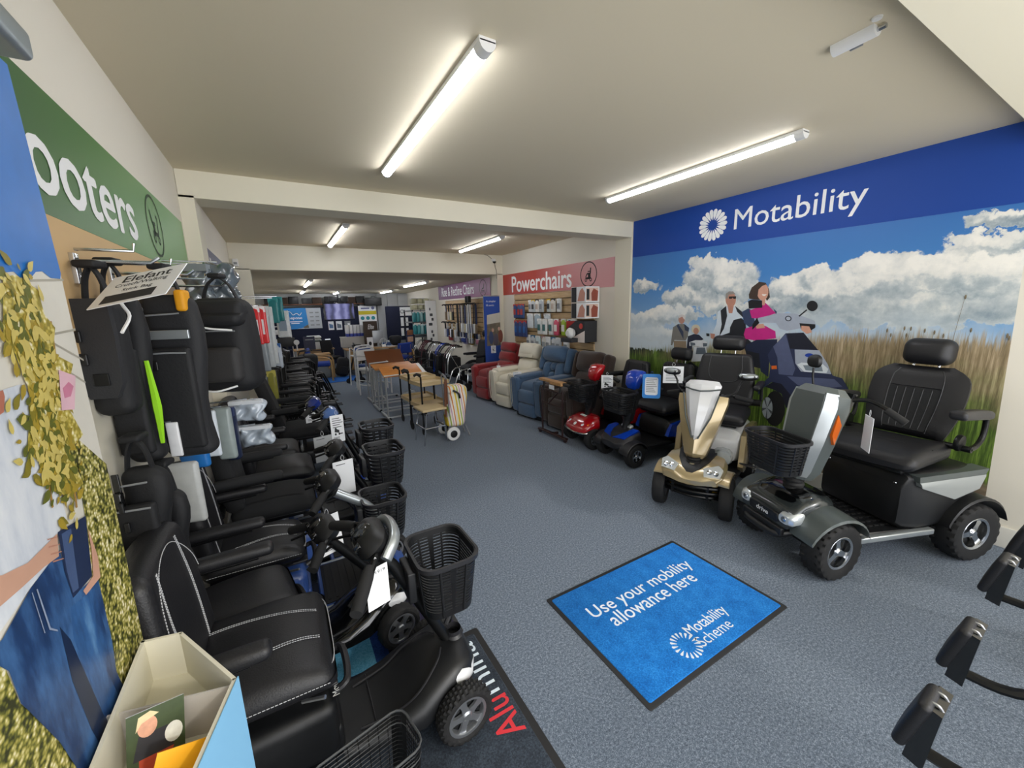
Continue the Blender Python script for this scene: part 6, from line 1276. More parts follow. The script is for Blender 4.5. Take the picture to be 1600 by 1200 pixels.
def LWm(y, deg=14):
    a = radians(deg)
    def mk(d=0.):
        return G().fr((0, y, 0), (cos(a), -sin(a)*1, 0), (0, 0, 1), (-sin(a), -cos(a), 0))
    return mk
packet('bagged_cushion', 'grey cushion in clear plastic, left of the two above the backpack', 'bagged item', LWm(2.5), -.33, 1.8, .12, .22, .1, '#5b646b', '#7d868b', .0, GP, False)
packet('bagged_cushion', 'grey cushion in clear plastic with a green card, right of the two above the backpack', 'bagged item', LWm(2.6), -.25, 1.82, .16, .26, .12, '#566068', '#8a9398', .0, GP, True, False, True, '#9aa548')
for i, (x, y, lab) in enumerate(((-.22, 2.9, 'leftmost'), (-.175, 3.0, 'second'), (-.13, 3.1, 'third'), (-.1, 3.2, 'rightmost'))): packet('red_packet', f'red and white blister pack, {lab} of the four hanging by the left pillar', 'hanging pack', LWm(y), x-y*sin(radians(0))+.0, 1.6, .075, .25, .02, '#c42b2e', '#e2dede', .02, 'red packs by the left pillar', True, True, True, '#d9d9da')
packet('blue_box', 'bright blue hanging packet with white card below the long black bag', 'hanging pack', LWm(1.85), -.36, 1.09, .1, .14, .03, '#1f6db4', '#d9e2e8', .0, GP, False)
packet('printed_packet', 'white packet with a scooter picture beside the bright blue one', 'hanging pack', LWm(1.95), -.315, 1.16, .07, .2, .02, '#d8e0e6', '#5f92bd', .0, GP, True, False, True, '#33383f')
packet('printed_packet', 'grey printed bag with a garden photo hanging low behind the stitched seat', 'hanging pack', LWm(1.72), -.38, 1.02, .1, .24, .03, '#b9bbb8', '#d99a2a', .0, GP, True, False, True, '#4c5a3a')
packet('orange_label', 'small orange and white label packet between the two low black bags', 'hanging pack', LWm(1.6), -.36, 1.2, .035, .12, .01, '#e3e4e6', '#df7d1f', .0, GP, True, False, True, '#5c83b5')
packet('clear_packet', 'clear packet with a dark printed insert beside the navy cape bag', 'hanging pack', LWm(2.05), -.27, 1.15, .07, .24, .03, '#8f9a98', '#2b466e', .0, GP, True, False, True, '#565b58')
packet('cape_bag', 'navy folded cape standing edge-on in clear plastic below the backpack', 'bagged item', LWm(2.25), -.27, 1.11, .06, .27, .05, '#1d2742', '#26345c', .0, GP, False)
for k, (z, lab) in enumerate(((1.12, 'upper'), (.985, 'lower'))): packet('bagged_garment', f'{lab} silvery plastic bag of folded cloth below the backpack', 'bagged item', LWm(2.35), -.19+.02*k, z, .15, .11, .07, '#a9b4bf', '#d5dade', .0, GP, False)
# grey and clear long tube packs, teal packs and boxes beyond the pillar
GT = 'long packs on the middle left wall'
for i, (y, x, c, lab) in enumerate(((4.0, -.2, '#6d757b', 'dark grey long pack nearest the pillar on the middle left wall'), (4.3, -.15, '#8c9498', 'grey long pack second from the pillar on the middle left wall'), (4.6, -.11, '#b9bfc1', 'pale clear long pack third from the pillar on the middle left wall'), (4.9, -.08, '#ced3d3', 'clear long pack fourth from the pillar on the middle left wall'))): packet('long_packet', lab, 'hanging pack', LWm(y), x, 1.62, .09, .6, .04, c, '#d5d8d8', .02, GT, True, True)
for i, (y, x, z, lab) in enumerate(((5.4, -.02, 1.72, 'teal pack on the left near the second opening, left one'), (5.5, .03, 1.74, 'teal pack on the left near the second opening, right one'))): packet('teal_packet', lab, 'hanging pack', LWm(y), x, z, .1, .28, .03, '#1f7d80', '#3a9a9a', .02, 'teal packs by the second opening', True, True)
packet('white_box', 'white flat box hanging below the teal packs', 'boxed product', LWm(5.6), .06, 1.58, .14, .32, .05, '#cfd2d2', '#dfe1e1', .02, None, True, True, True, '#8a98a5')
packet('white_box', 'white and blue packet low on the left by the second opening', 'hanging pack', LWm(5.5), -.06, 1.2, .12, .3, .05, '#c3cdd8', '#2f63a8', .02, None, True, True, True, '#54708f')
packet('yellow_packet', 'yellow-green upright pack at the foot of the left long packs', 'hanging pack', LWm(4.7), -.12, .98, .08, .4, .04, '#8d8a35', '#c3b95a', .02, None, True, True)
t = thing('round_mirror', 'black round wing mirror on a stalk by the left pillar', 'mirror', (-.27, 3.4, 1.72)); g = G(); g.box((0, 0, 0), (.1, .03, .15), .014, 3); obj('shell', g, M_gloss, t); g = G(); g.box((.0, -.016, 0), (.075, .003, .12), .001); obj('glass', g, M_lens, t); g = G(); g.tube([(-.02, 0, -.07), (-.03, .02, -.16), (-.19, .03, -.2)], .007, 6, 4); obj('stalk', g, M_steel, t)
packet('black_packet', 'small dark blue packet below the wing mirror at the left pillar', 'hanging pack', LWm(3.3), -.23, 1.66, .07, .1, .02, '#33505c', '#6d8c96', .02, None, False)
# ------------------------------------------------------------------ wheelchair leg rests at the right front
def transit_chair(label, loc, deg):
    t = thing('wheelchair', label, 'wheelchair', loc, deg)
    for s, dx, dz in ((-1, 0, 0), (1, 0, 0)):
        y = s*.215
        g = G(); g.tube([(.1, y*1.4, .62), (.2, y*1.35, .55), (.34, y*1.25, .42), (.46, y*1.03, .335), (.6, y, .32)], .017, 8, 5, flat=.9); h = obj('leg_rest', g, M_blackm, t)
        g = G(); g.at((.56, y, .42), (0, -14, 0)); P = [(-.03, -.11), (.012, -.11), (.034, .06), (.028, .075), (.0, .075)]
        g.rings([[(x, -.055, z) for x, z in P], [(x, .055, z) for x, z in P]]); g.box((.0, 0, -.09), (.02, .05, .06), .004); obj('footplate', g, M_gloss, h, 'folded black footplate')
        g = G(); g.at((.592, y+.01, .425), (0, -14, 0)); g.cushion((0, .0, 0), (.03, .115, .17), .014, .004, 2, ax=0); obj('calf_pad', g, M_vinyl, h)
        g = G(); g.tube([(.545, y-.02, .49), (.555, y-.02, .502), (.572, y-.02, .5), (.578, y-.02, .49)], .004, 6, 4); g.tube([(.545, y+.03, .49), (.555, y+.03, .502), (.572, y+.03, .5), (.578, y+.03, .49)], .004, 6, 4); obj('pad_clip', g, M_alu, h)
        g = G(); g.lathe([(0, .004), (.009, .004), (.011, 0)], 10, (.575, y, .34)); obj('bolt', g, M_steel, h)
        R = .29; yy = s*.29
        g = G(); g.tube([(-.2+R*cos(a), yy, R+.012+R*sin(a)) for a in [2*pi*i/40 for i in range(40)]], .016, 8, closed=True); W_ = obj('wheel', g, M_rub, t)
        g = G(); g.tube([(-.2+(R-.03)*cos(a), yy+s*.02, R+.012+(R-.03)*sin(a)) for a in [2*pi*i/40 for i in range(40)]], .008, 8, closed=True); [g.tube([(-.2, yy, R), (-.2+(R-.02)*cos(a), yy, R+(R-.02)*sin(a))], .004, 4) for a in [2*pi*i/12 for i in range(12)]]; obj('rim', g, M_alu, W_)
        g = G(); g.lathe([(.04, -.02), (.085, -.018), (.095, 0), (.085, .018), (.04, .02), (0, .02)], 24, (.22, s*.24, .095), 'y'); obj('caster_wheel', g, M_rub, t)
        g = G(); g.tube([(.22, s*.24, .1), (.2, s*.24, .5), (-.25, s*.24, .5), (-.28, s*.24, .95), (-.4, s*.24, .97)], .014, 8); g.tube([(-.24, s*.26, .72), (.14, s*.26, .72), (.18, s*.25, .5)], .012, 8); F = obj('side_frame', g, M_blackm, t)
        g = G(); g.cushion((-.04, s*.26, .745), (.3, .06, .035), .015, .005, 2); obj('arm_pad', g, M_vinyl, F)
    g = G(); g.cushion((-.02, 0, .52), (.44, .46, .06), .025, .015, 3); obj('seat_cushion', g, M_nylon, t)
    g = G(); g.box((-.28, 0, .74), (.03, .46, .4), .014); obj('back_sling', g, M_nylon, t)
    return t
c1 = transit_chair('black wheelchair at the lower right edge, its raised leg rest pads lowest in view', (1.63, -.36, 0), 92)
dup(c1, (2.66, -.33, 0), 90, 'black wheelchair at the right edge beside the other, only a leg rest tip in view')

# ------------------------------------------------------------------ trolleys, overbed tables and walking aids down the middle
M_chr = mat('painted_steel', '#b7babb', .35, metal=.5); M_beech = NT('orange_beech', .4); M_beech.color(M_beech.ramp(M_beech.noise(4, M_beech.mapping((1, 12, 12)), 4), [(.3, '#b06a26'), (.6, '#cf8840'), (.8, '#dd9d58')])); M_beech = M_beech.m
M_maple = mat('pale_maple', '#cbb58a', .45, var=.1, vscale=5); M_dkwood = mat('brown_wood', '#6a3d20', .4, var=.15, vscale=6)
def overbed(label, loc, deg, z, m_top, tilt, two=False, w=.62, d=.38):
    t = thing('overbed_table', label, 'overbed table', loc, deg)
    g = G(); g.tube([(-.25, -.2, .04), (.25, -.2, .04), (.25, .2, .04), (-.25, .2, .04)], .014, 8); g.box((-.26, 0, .04), (.03, .44, .03), .006); obj('base', g, M_chr, t)
    g = G(); [g.tube([(-.25, y, .05), (-.25, y, z-.04)], .014, 8) for y in (-.16, .16)]; g.tube([(-.25, -.16, .3), (-.25, .16, .3)], .01, 8); g.tube([(-.25, -.16, z-.05), (.05, -.16, z-.04), (.05, .16, z-.04), (-.25, .16, z-.05)], .011, 8); obj('frame', g, M_chr, t)
    g = G(); [g.lathe([(0, -.01), (.02, -.01), (.022, 0), (.02, .01), (0, .01)], 12, (x, y, .022), 'y') for x in (-.24, .24) for y in (-.21, .21)]; obj('castors', g, M_rub, t) if False else None
    for x in (-.24, .24):
        for y in (-.21, .21): obj('castor', G().lathe([(0, -.01), (.02, -.01), (.022, 0), (.02, .01), (0, .01)], 12, (x, y, .022), 'y'), M_rub, t)
    g = G(); g.at((0, 0, z), (tilt, 0, 0)); g.box((.04, 0, 0), (w, d, .018), .005); T = obj('table_top', g, m_top, t)
    g = G(); g.at((0, 0, z), (tilt, 0, 0)); g.box((.04, -d/2+.01, .014), (w, .014, .014), .003); g.box((.04+w/2-.03, .0, .0105), (.05, d*.9, .003)) if two else None; obj('edge_strip', g, M_white if two else m_top, T)
    return t
overbed('overbed table with tilted orange beech top, nearest of the row of tables', (1.46, 5.82, 0), 0, .68, M_beech, 16, True)
overbed('overbed table with flatter orange beech top, second of the row', (1.46, 6.4, 0), 0, .68, M_beech, 6, False)
overbed('overbed table with dark brown top tipped up, third of the row', (1.48, 7.0, 0), 0, .74, M_dkwood, 42)
def trolley(label, loc, deg):
    t = thing('kitchen_trolley', label, 'trolley', loc, deg)
    for s in (-1, 1):
        g = G(); g.tube([(-.2, s*.2, .06), (-.2, s*.2, .74), (-.25, s*.2, .78)], .013, 8); g.tube([(.2, s*.2, .05), (.2, s*.2, .64)], .013, 8); F = obj('side_frame', g, M_blackm, t)
        g = G(); g.tube([(-.2, s*.2, .765), (-.26, s*.2, .785), (-.3, s*.2, .77)], .018, 8); obj('grip', g, M_rub, F)
        g = G(); g.lathe([(.0, -.012), (.045, -.012), (.055, 0), (.045, .012), (0, .012)], 18, (-.2, s*.2, .055), 'x'); obj('wheel', g, M_rub, t); obj('wheel', G().lathe([(.0, -.012), (.045, -.012), (.055, 0), (.045, .012), (0, .012)], 18, (.2, s*.2, .055), 'x'), M_rub, t)
    for z in (.35, .63):
        g = G(); g.box((.02, 0, z), (.46, .42, .02), .005); T = obj('tray', g, M_maple, t); g = G(); g.rings([[(x+.02, y, z+.01) for x, y in rrect(.46, .42, .02)], [(x+.02, y, z+.04) for x, y in rrect(.46, .42, .02)], [(x+.02, y, z+.04) for x, y in rrect(.44, .4, .02)], [(x+.02, y, z+.01) for x, y in rrect(.44, .4, .02)]], loop=True); obj('tray_rim', g, M_maple, T)
    return t
for a_ in (('walking trolley with two pale wooden trays, nearest of the two', (1.56, 4.85, 0), 8), ('walking trolley with two pale wooden trays, behind the nearer one', (1.55, 5.3, 0), 4)): trolley(*a_).scale = (.86, .86, 1)
t = thing('perching_stool', 'low chrome stool with a pale wooden seat beside the striped shopping bag', 'stool', (1.4, 4.42, 0), 4)
for s in (-1, 1):
    g = G(); g.tube([(-.12, s*.14, .005), (-.07, s*.13, .37), (.13, s*.12, .39), (.17, s*.13, .02)], .011, 8); obj('leg', g, M_steel, t)
g = G(); g.tube([(-.1, -.14, .2), (-.1, .14, .2)], .009, 8); g.tube([(.15, -.13, .2), (.15, .13, .2)], .009, 8); g.tube([(-.1, -.14, .2), (.15, -.13, .2)], .008, 8); obj('stretcher', g, M_steel, t)
obj('seat', G().cushion((.03, 0, .41), (.3, .3, .03), .012, .004, 3), M_maple, t); g = G(); g.tube([(.17, -.13, .3), (.18, -.13, .72)], .013, 8); g.box((.19, -.13, .6), (.03, .02, .3), .006); obj('back_post', g, M_dkwood, t)
def stripes():
    n = NT('striped_canvas', .8); x = n.xyz(n.mapping((1, 1, 1), rot=(0, .12, .0)))[0]; f = n.math('FRACT', n.math('MULTIPLY', n.math('ADD', x, 2.), 7.))
    n.color(n.ramp(f, [(0, '#e9e3d3'), (.16, '#e2c33a'), (.3, '#efe9db'), (.42, '#9fb24a'), (.52, '#efe6d8'), (.64, '#c8a0b4'), (.72, '#f0eadc'), (.84, '#e08b2e'), (.93, '#efe8da')], 'CONSTANT')); return n.m
t = thing('shopping_trolley', 'striped canvas shopping bag on two white wheels, in the middle of the floor', 'shopping trolley', (1.75, 4.42, 0), 0)
g = G(); g.box((0, 0, .39), (.24, .2, .5), .06, 3, lambda x, y, z: (x+.02*z+.02*sin(8*z), y*(1-.15*(z > .15)), z), 5); b = obj('bag', g, stripes(), t, ang=70); g = G(); g.box((0, 0, .6), (.22, .18, .1), .04, 3); obj('flap', g, MC['striped_canvas'], b); g = G(); g.tube([(-.06, -.1, .6), (0, -.12, .56), (.02, -.11, .5)], .012, 8, 4); obj('flap_strap', g, M_black, b)
for s in (-1, 1):
    g = G(); g.lathe([(.045, -.014), (.075, -.014), (.085, 0), (.075, .014), (.045, .014)], 26, (-.1, s*.15, .085), 'y'); W_ = obj('wheel', g, M_white, t, 'white wheel'); obj('hub', G().lathe([(.046, -.01), (.02, -.016), (0, -.016)], 20, (-.1, s*.15, .085), 'y'), M_black, W_)
    obj('leg', G().tube([(.09, s*.07, .15), (.14, s*.08, .005)], .009, 8), M_grey, t)
g = G(); [g.tube([(-.1, s*.08, .085), (-.13, s*.08, .75)], .009, 8) for s in (-1, 1)]; g.tube([(-.1, -.15, .085), (-.1, .15, .085)], .008, 8); g.tube([(-.13, -.08, .75), (-.14, 0, .79), (-.13, .08, .75)], .011, 8, 4); obj('frame', g, M_grey, t)
def commode(label, loc, deg, m, z=.62, tall=.83):
    t = thing('commode_chair', label, 'commode chair', loc, deg)
    for sx in (-1, 1):
        for sy in (-1, 1): obj('leg', G().tube([(sx*.2, sy*.2, 0), (sx*.2, sy*.2, z-.03 if sx > 0 else tall)], .014, 8), M_white, t)
    g = G(); g.tube([(-.2, -.2, tall), (-.2, -.14, tall+.04), (-.2, .14, tall+.04), (-.2, .2, tall)], .014, 8, 3); [g.tube([(-.2, s*.2, z+.12), (.18, s*.2, z+.12), (.2, s*.2, z)], .013, 8) for s in (-1, 1)]; g.tube([(.2, -.2, .2), (-.2, -.2, .2)], .01, 8); g.tube([(.2, .2, .2), (-.2, .2, .2)], .01, 8); obj('frame', g, M_white, t)
    obj('seat', G().cushion((0, 0, z-.13), (.42, .4, .05), .02, .01, 3), m, t); obj('back_panel', G().box((-.2, 0, z+.12), (.02, .38, .2), .008), m, t); return t
commode('white commode chair with white seat and grey lid, behind the brown-topped table', (1.45, 7.65, 0), -60, M_white); commode('white commode chair with blue back, behind the other commode', (1.5, 8.2, 0), -60, mat('blue_vinyl', '#22488f', .4))
t = thing('walker', 'tall white walking frame leaning at the back of the middle row', 'walking frame', (1.42, 8.75, 0), -80)
for s in (-1, 1): obj('side_frame', G().tube([(.18, s*.2, .0), (.14, s*.19, .78), (-.1, s*.19, .8), (-.2, s*.2, .0)], .013, 8), M_white, t)
g = G(); g.tube([(.15, -.19, .6), (.16, .19, .6)], .011, 8); g.tube([(.14, -.19, .78), (.14, 0, .86), (.14, .19, .78)], .012, 8, 4); obj('cross_bar', g, M_white, t); obj('tray', G().box((.0, 0, .64), (.3, .36, .02), .005), M_white, t)
for i, (x, y, a) in enumerate(((1.31, 9.15, 0), (1.49, 9.25, 0))):
    t = thing('rollator', ['folded black rollator left at the end of the middle row', 'folded black rollator right at the end of the middle row'][i], 'rollator', (x, y, 0), a)
    for s in (-1, 1): obj('side_frame', G().tube([(.15, s*.05, .06), (.05, s*.05, .7), (-.06, s*.05, .78)], .014, 8), M_blackm, t); obj('wheel', G().lathe([(0, -.012), (.05, -.012), (.06, 0), (.05, .012), (0, .012)], 16, (.15, s*.06, .06), 'y'), M_rub, t)
    g = G(); g.box((.04, 0, .45), (.05, .12, .3), .01); obj('folded_seat', g, M_nylon, t); obj('rear_leg', G().tube([(-.12, 0, .06), (.02, 0, .6)], .014, 8), M_blackm, t); obj('wheel', G().lathe([(0, -.012), (.05, -.012), (.06, 0), (.05, .012), (0, .012)], 16, (-.12, 0.0, .06), 'y'), M_rub, t)
t = thing('plastic_bag', 'clear plastic bag of parts hanging inside the first overbed table', 'plastic bag', (1.5, 5.6, .32)); g = G(); g.box((0, 0, 0), (.2, .14, .16), .06, 3, lambda x, y, z: (x*(1+.2*sin(30*z)), y*(1+.2*sin(25*x)), z+.02*sin(20*x)), 4); obj('bag', g, mat('clear_bag', '#c9d2d6', .15, alpha=.45, bump=.6, bscale=40), t); obj('parts', G().box((0, 0, -.02), (.12, .08, .06), .02), M_grey, t)
# ------------------------------------------------------------------ far right: high back chair, folded walkers, sticks, banner
t = thing('tilt_wheelchair', 'black high-backed wheelchair with padded headrest beside the red recliner', 'wheelchair', (3.2, 7.03, 0), 178)
seat(t, .0, .46, .44, .42, .5, M_nylon, 10, 'plain', (.2, .13, .06, .09), True, .2, .34)
for s in (-1, 1):
    obj('leg_rest', G().tube([(.2, s*.17, .42), (.36, s*.17, .36), (.48, s*.17, .04)], .012, 8, 3), M_steel, t); obj('footplate', G().box((.5, s*.1, .04), (.1, .14, .012), .004), M_black, t)
    g = G(); g.lathe([(.2, -.015), (.245, -.018), (.262, 0), (.245, .018), (.2, .015)], 34, (-.12, s*.28, .265), 'y'); W_ = obj('wheel', g, M_rub, t); g = G(); [g.tube([(-.12, s*.28, .265), (-.12+.2*cos(a), s*.28, .265+.2*sin(a))], .006, 4) for a in [2*pi*i/9 for i in range(9)]]; obj('spokes', g, M_grey, W_)
    obj('caster_wheel', G().lathe([(0, -.015), (.07, -.015), (.08, 0), (.07, .015), (0, .015)], 18, (.22, s*.22, .08), 'y'), M_rub, t)
    obj('side_frame', G().tube([(.22, s*.22, .1), (.2, s*.22, .42), (-.2, s*.22, .42), (-.3, s*.22, .9)], .013, 8), M_steel, t)
t = tag_card('price_card', 'white card pinned on the back of the dark high-backed chair, before the blue banner', ([(3.435, 0.852)][0][0], 6.59, [(3.435, 0.852)][0][1]), .1, .14, 0, 0, 'spec')
def folded_walker(name, loc, deg, label, m, group):
    t = thing(name, label, 'folded rollator', loc, deg, group)
    for s in (-1, 1):
        obj('side_frame', G().tube([(.2, s*.06, .06), (.16, s*.06, .5), (.02, s*.06, .72), (-.1, s*.06, .76)], .014, 8, 3), m, t); obj('rear_leg', G().tube([(-.2, s*.06, .06), (.1, s*.06, .58)], .012, 8), m, t)
        for x in (.2, -.2): obj('wheel', G().lathe([(0, -.012), (.06, -.012), (.07, 0), (.06, .012), (0, .012)], 16, (x, s*.07, .07), 'y'), M_rub, t)
        obj('grip', G().tube([(-.06, s*.06, .755), (-.17, s*.06, .75)], .017, 8), M_rub, t)
    obj('folded_seat', G().box((.03, 0, .36), (.34, .1, .34), .03), M_nylon, t); return t
GF = 'folded rollators in the far right row'; mm_ = [M_steel, mat('maroon_paint', '#4a1020', .3, coat=.5), mat('maroon_paint'), M_blackm, M_steel, M_blue, M_blackm, mat('maroon_paint'), M_steel]
nm = ['first chrome', 'second maroon', 'third maroon', 'fourth black', 'fifth chrome', 'sixth blue', 'seventh black', 'eighth maroon', 'ninth chrome']
for i in range(9): folded_walker('folded_rollator', (3.16+.06*(i % 2), 10.3-.3*i, 0), 180, f'{nm[i]} folded rollator counted from the desks in the far right row', mm_[i], GF)
for i in range(4): folded_walker('folded_rollator', (2.66, 9.5-.42*i, 0), 180, f'{["first", "second", "third", "fourth"][i]} low black folded rollator on the aisle side of the far right row', M_blackm, 'low black rollators on the aisle side').scale = (.8, 1, .62)
GS = 'walking sticks on the far right slatwall'; rs = random.Random(4)
cs = ['#2a2b30', '#24345f', '#b9bbbd', '#1d1d20', '#8c7a62', '#3a4a7a', '#c9c9c6', '#5a5f66', '#d8cfae', '#2a2b30']
for i in range(22):
    y = 9.6-.09*i; z = 1.62 if i > 8 else (1.62 if i % 2 else 1.2); L = .72 if i > 8 else .34; c = cs[i % 10]
    t = thing('walking_stick', f'walking stick hanging {["first", "second", "third", "fourth", "fifth", "sixth", "seventh", "eighth", "ninth", "tenth", "eleventh", "twelfth", "thirteenth", "fourteenth", "fifteenth", "sixteenth", "seventeenth", "eighteenth", "nineteenth", "twentieth", "twenty-first", "twenty-second"][i]} from the back on the far right slatwall', 'walking stick', (XR-.08-.05*rs.random(), y, z), 0, GS)
    obj('shaft', G().tube([(0, 0, 0), (0, 0, -L)], .014 if i % 3 else .02, 6), mat('stick_'+c[1:], c, .35), t); obj('peg', G().tube([(-.05, 0, .02), (XR-t.location.x+.002, 0, .02)], .005, 6), M_steel, t); obj('handle', G().tube([(.0, 0, 0), (-.02, .0, .03), (-.08, 0, .03), (-.1, 0, .01)], .014, 6, 3), M_black, t); obj('sleeve', G().box((-.01, 0, -L*.7), (.04, .06, .2), .006), M_paper if i % 4 == 0 else mat('stick_'+cs[(i+3) % 10][1:], cs[(i+3) % 10], .4), t)
t = thing('crutch_pair', 'pair of black-gripped crutches standing highest on the far right slatwall', 'crutches', (XR-.16, 7.95, 1.0))
for s in (-1, 1): obj('crutch', G().tube([(0, s*.06, -.2), (0, s*.05, .7)], .012, 8), M_alu, t); obj('cuff', G().box((-.02, s*.06, .74), (.08, .06, .14), .02), M_black, t)
GK = 'packs at the foot of the far right slatwall'
for i in range(6): packet('shelf_pack', f'{["brown", "tan", "white", "lilac", "amber", "grey"][i]} pack low on the far right slatwall', 'hanging pack', GR, -9.5+.34*i, 1.12 if i < 3 else 1.0, .2, .26, .04, ['#6f5330', '#a58352', '#cfd0d0', '#8c86a8', '#b58d3a', '#a9adaf'][i], '#dad8d0', .05, GK, True)
for i in range(5): packet('shelf_pack', f'{["red", "white", "blue", "grey", "pink"][i]} small pack in the lowest row of the far right slatwall', 'hanging pack', GR, -9.3+.4*i, .9, .22, .12, .05, ['#8c2a2a', '#cfd0d0', '#2c3f86', '#7c8086', '#a86a7c'][i], '#dad8d0', .08, GK, True)
# roll-up banner just past the second opening
t = thing('rollup_banner', 'blue roll-up banner with a group photo, standing against the second opening on the right', 'banner', (0, 6.6, 0))
BX = [(3.267, 1.763), (3.598, 1.789), (3.589, 1.547), (3.311, 1.528), (3.568, 0.964), (3.321, 0.98), (3.343, 0.437), (3.544, 0.418)]
x0, x1, zt = BX[0][0], BX[1][0], BX[0][1]
def BN(d): return G().fr((0, -d, 0), (1, 0, 0), (0, 0, 1), (0, -1, 0))
obj('sheet', BN(0).box(((x0+x1)/2, (zt+.06)/2, -.002), (x1-x0, zt-.06, .004)), mat('banner_blue', '#21489c', .5), t)
obj('photo_print', BN(.002).flat([(x0+.04, .85), (x1, .85), (x1, 1.46), (x0+.06, 1.42)], 0), mat('photo_tones', '#6d6455', .6, var=.7, vscale=16), t); obj('photo_sky', BN(.003).flat([(x0+.05, 1.25), (x1, 1.28), (x1, 1.46), (x0+.06, 1.42)], 0), mat('photo_pale', '#c3bfb2', .6, var=.1), t)
for k, (xx, zz, c) in enumerate(((.1, 1.0, '#3c4a6a'), (.2, .96, '#57515c'), (.3, 1.02, '#7a4436'), (.14, 1.14, '#c09a86'), (.27, 1.16, '#c9a591'))): obj('person_print', BN(.004).flat(ellp(x0+.03+xx, zz, .05 if k < 3 else .025, .12 if k < 3 else .035), 0), mat('print_'+c[1:], c, .5), t)
g = BN(.003); g.text('A simpler', x0+.05, 1.64, .2, .045, 0, .01); g.text('life awaits', x0+.05, 1.58, .16, .035, 0, 0.); g.flat([(x0+.05, .5), (x0+.2, .5), (x0+.2, .515), (x0+.05, .515)], 0); g.flat([(x0+.05, .3), (x0+.3, .3), (x0+.3, .315), (x0+.05, .315)], 0); obj('lettering', g, M_pw, t, 'white lettering')
g = G(); g.box(((x0+x1)/2, 0, .03), (x1-x0+.04, .14, .06), .01); g.box(((x0+x1)/2, .0, zt), (x1-x0, .015, .02), .003); g.tube([((x0+x1)/2, .03, .05), ((x0+x1)/2, .03, zt)], .01, 8); obj('base', g, M_alu, t)
# white pier with hanging pegs, shelf of teal packs and paper goods
t = thing('peg_display', 'white peg panel with small black gadgets beside the far walking sticks', 'display board', (XR-.16, 10.45, 0)); obj('board', G().box((0, 0, 1.1), (.3, .03, 1.36), .004), M_white, t)
for i, (z, w) in enumerate(((1.55, .03), (1.4, .08), (1.28, .06), (1.15, .1), (.95, .05), (.85, .05), (.75, .05))): packet('gadget', f'small dark gadget hanging {["topmost", "second", "third", "fourth", "fifth", "sixth", "lowest"][i]} on the white peg panel', 'gadget', (lambda d: GB(10.43)), 3.58+.03*(i % 3-1), z+.05, w, .08, .02, '#3a3c40', None, .0, 'gadgets on the peg panel', False)
t = thing('shelf_unit', 'dark shelf unit holding teal packs and paper goods in the far right corner', 'shelf', (3.45, 11.3, 0))
g = G(); [g.box((0, 0, z), (.5, .8, .025), .004) for z in (.1, .8, .85, 1.2, 1.52)]; obj('shelf_board', g, M_grey, t); g = G(); [g.box((sx*.24, sy*.39, .78), (.03, .03, 1.54), .003) for sx in (-1, 1) for sy in (-1, 1)]; obj('upright', g, M_blackm, t)
for r in range(2):
    for i in range(5): packet('teal_pack', f'{["lower", "upper"][r]} row teal pack, {["first", "second", "third", "fourth", "fifth"][i]} from the left in the far right corner shelf', 'pack', (lambda d: GB(10.87)), 3.24+.1*i, 1.16+.34*r, .09, .28, .1, ['#2f8f94', '#57aeb2', '#9fc7c8', '#23757a', '#3aa0a5'][i], None, .0, 'teal packs on the corner shelf', False)
for r in range(2):
    for i in range(3): packet('paper_pack', f'{["lower", "upper"][r]} row wrapped paper pack, {["left", "middle", "right"][i]}, on top of the corner shelf', 'pack', (lambda d: GB(10.95)), 3.27+.17*i, 1.695+.165*r, .16, .15, .16, '#c9c6a4', None, .0, 'paper packs on the corner shelf', False)
t = thing('magazine_rack', 'slim rack of brown and pale leaflets before the corner shelf', 'leaflet rack', (3.05, 10.75, 0), 10); obj('panel', G().box((0, 0, .5), (.2, .03, 1.0), .005), mat('rack_blue', '#26355f', .5), t)
for i in range(5): tag(obj('leaflet', G().at((3.05, 10.72, .95-.18*i), (8, 0, 10)).box((0, 0, 0), (.16, .02, .14), .003), mat('leaflet_%d' % (i % 3), ['#8a5a3c', '#c9a183', '#4d5d85'][i % 3], .5, var=.4, vscale=30)), f'{["topmost", "second", "third", "fourth", "lowest"][i]} leaflet in the slim rack before the corner shelf', 'leaflet', 'leaflets in the slim rack')

# ------------------------------------------------------------------ office corner at the back
M_navy = mat('navy_felt', '#171c33', .95, bump=.3, bscale=200)
t = thing('pinboard_wall', 'long navy felt display wall behind the desks', 'pinboard', (1.15, 13.0, 0)); obj('panel', G().box((0, 0, .85), (2.7, .05, 1.66), .006), M_navy, t); obj('frame', G().box((0, -.0, 1.69), (2.72, .06, .03), .004), M_blackm, t)
t = thing('pinboard', 'navy notice board with white notices right of the grey wall panels', 'pinboard', (3.3, 12.6, 0)); obj('panel', G().box((0, 0, 1.15), (.85, .04, 1.05), .006), M_navy, t)
def poster(name, label, X, Z, w, h, Y, m, cat='poster'):
    t = thing(name, label, cat, (X, Y, Z)); obj('sheet', G().box((0, 0, 0), (w, .008, h)), m, t); return t
def PB_(t, d=.006): return G().fr((0, -d, 0), (1, 0, 0), (0, 0, 1), (0, -1, 0))
YP = 12.965
a = [(0.146, 1.681), (1.121, 1.677), (1.109, 1.084), (0.17, 1.094)]
x0, x1 = a[0][0], a[2][0]; zt, zb = a[0][1], a[3][1]; w = x1-x0; h = zt-zb; xc = (x0+x1)/2; zc = (zt+zb)/2
t = poster('wall_poster', 'wide poster, sky blue with white lettering and a pale grey right part', xc, zc, w, h, YP, mat('grey_poster', '#b4bac0', .5))
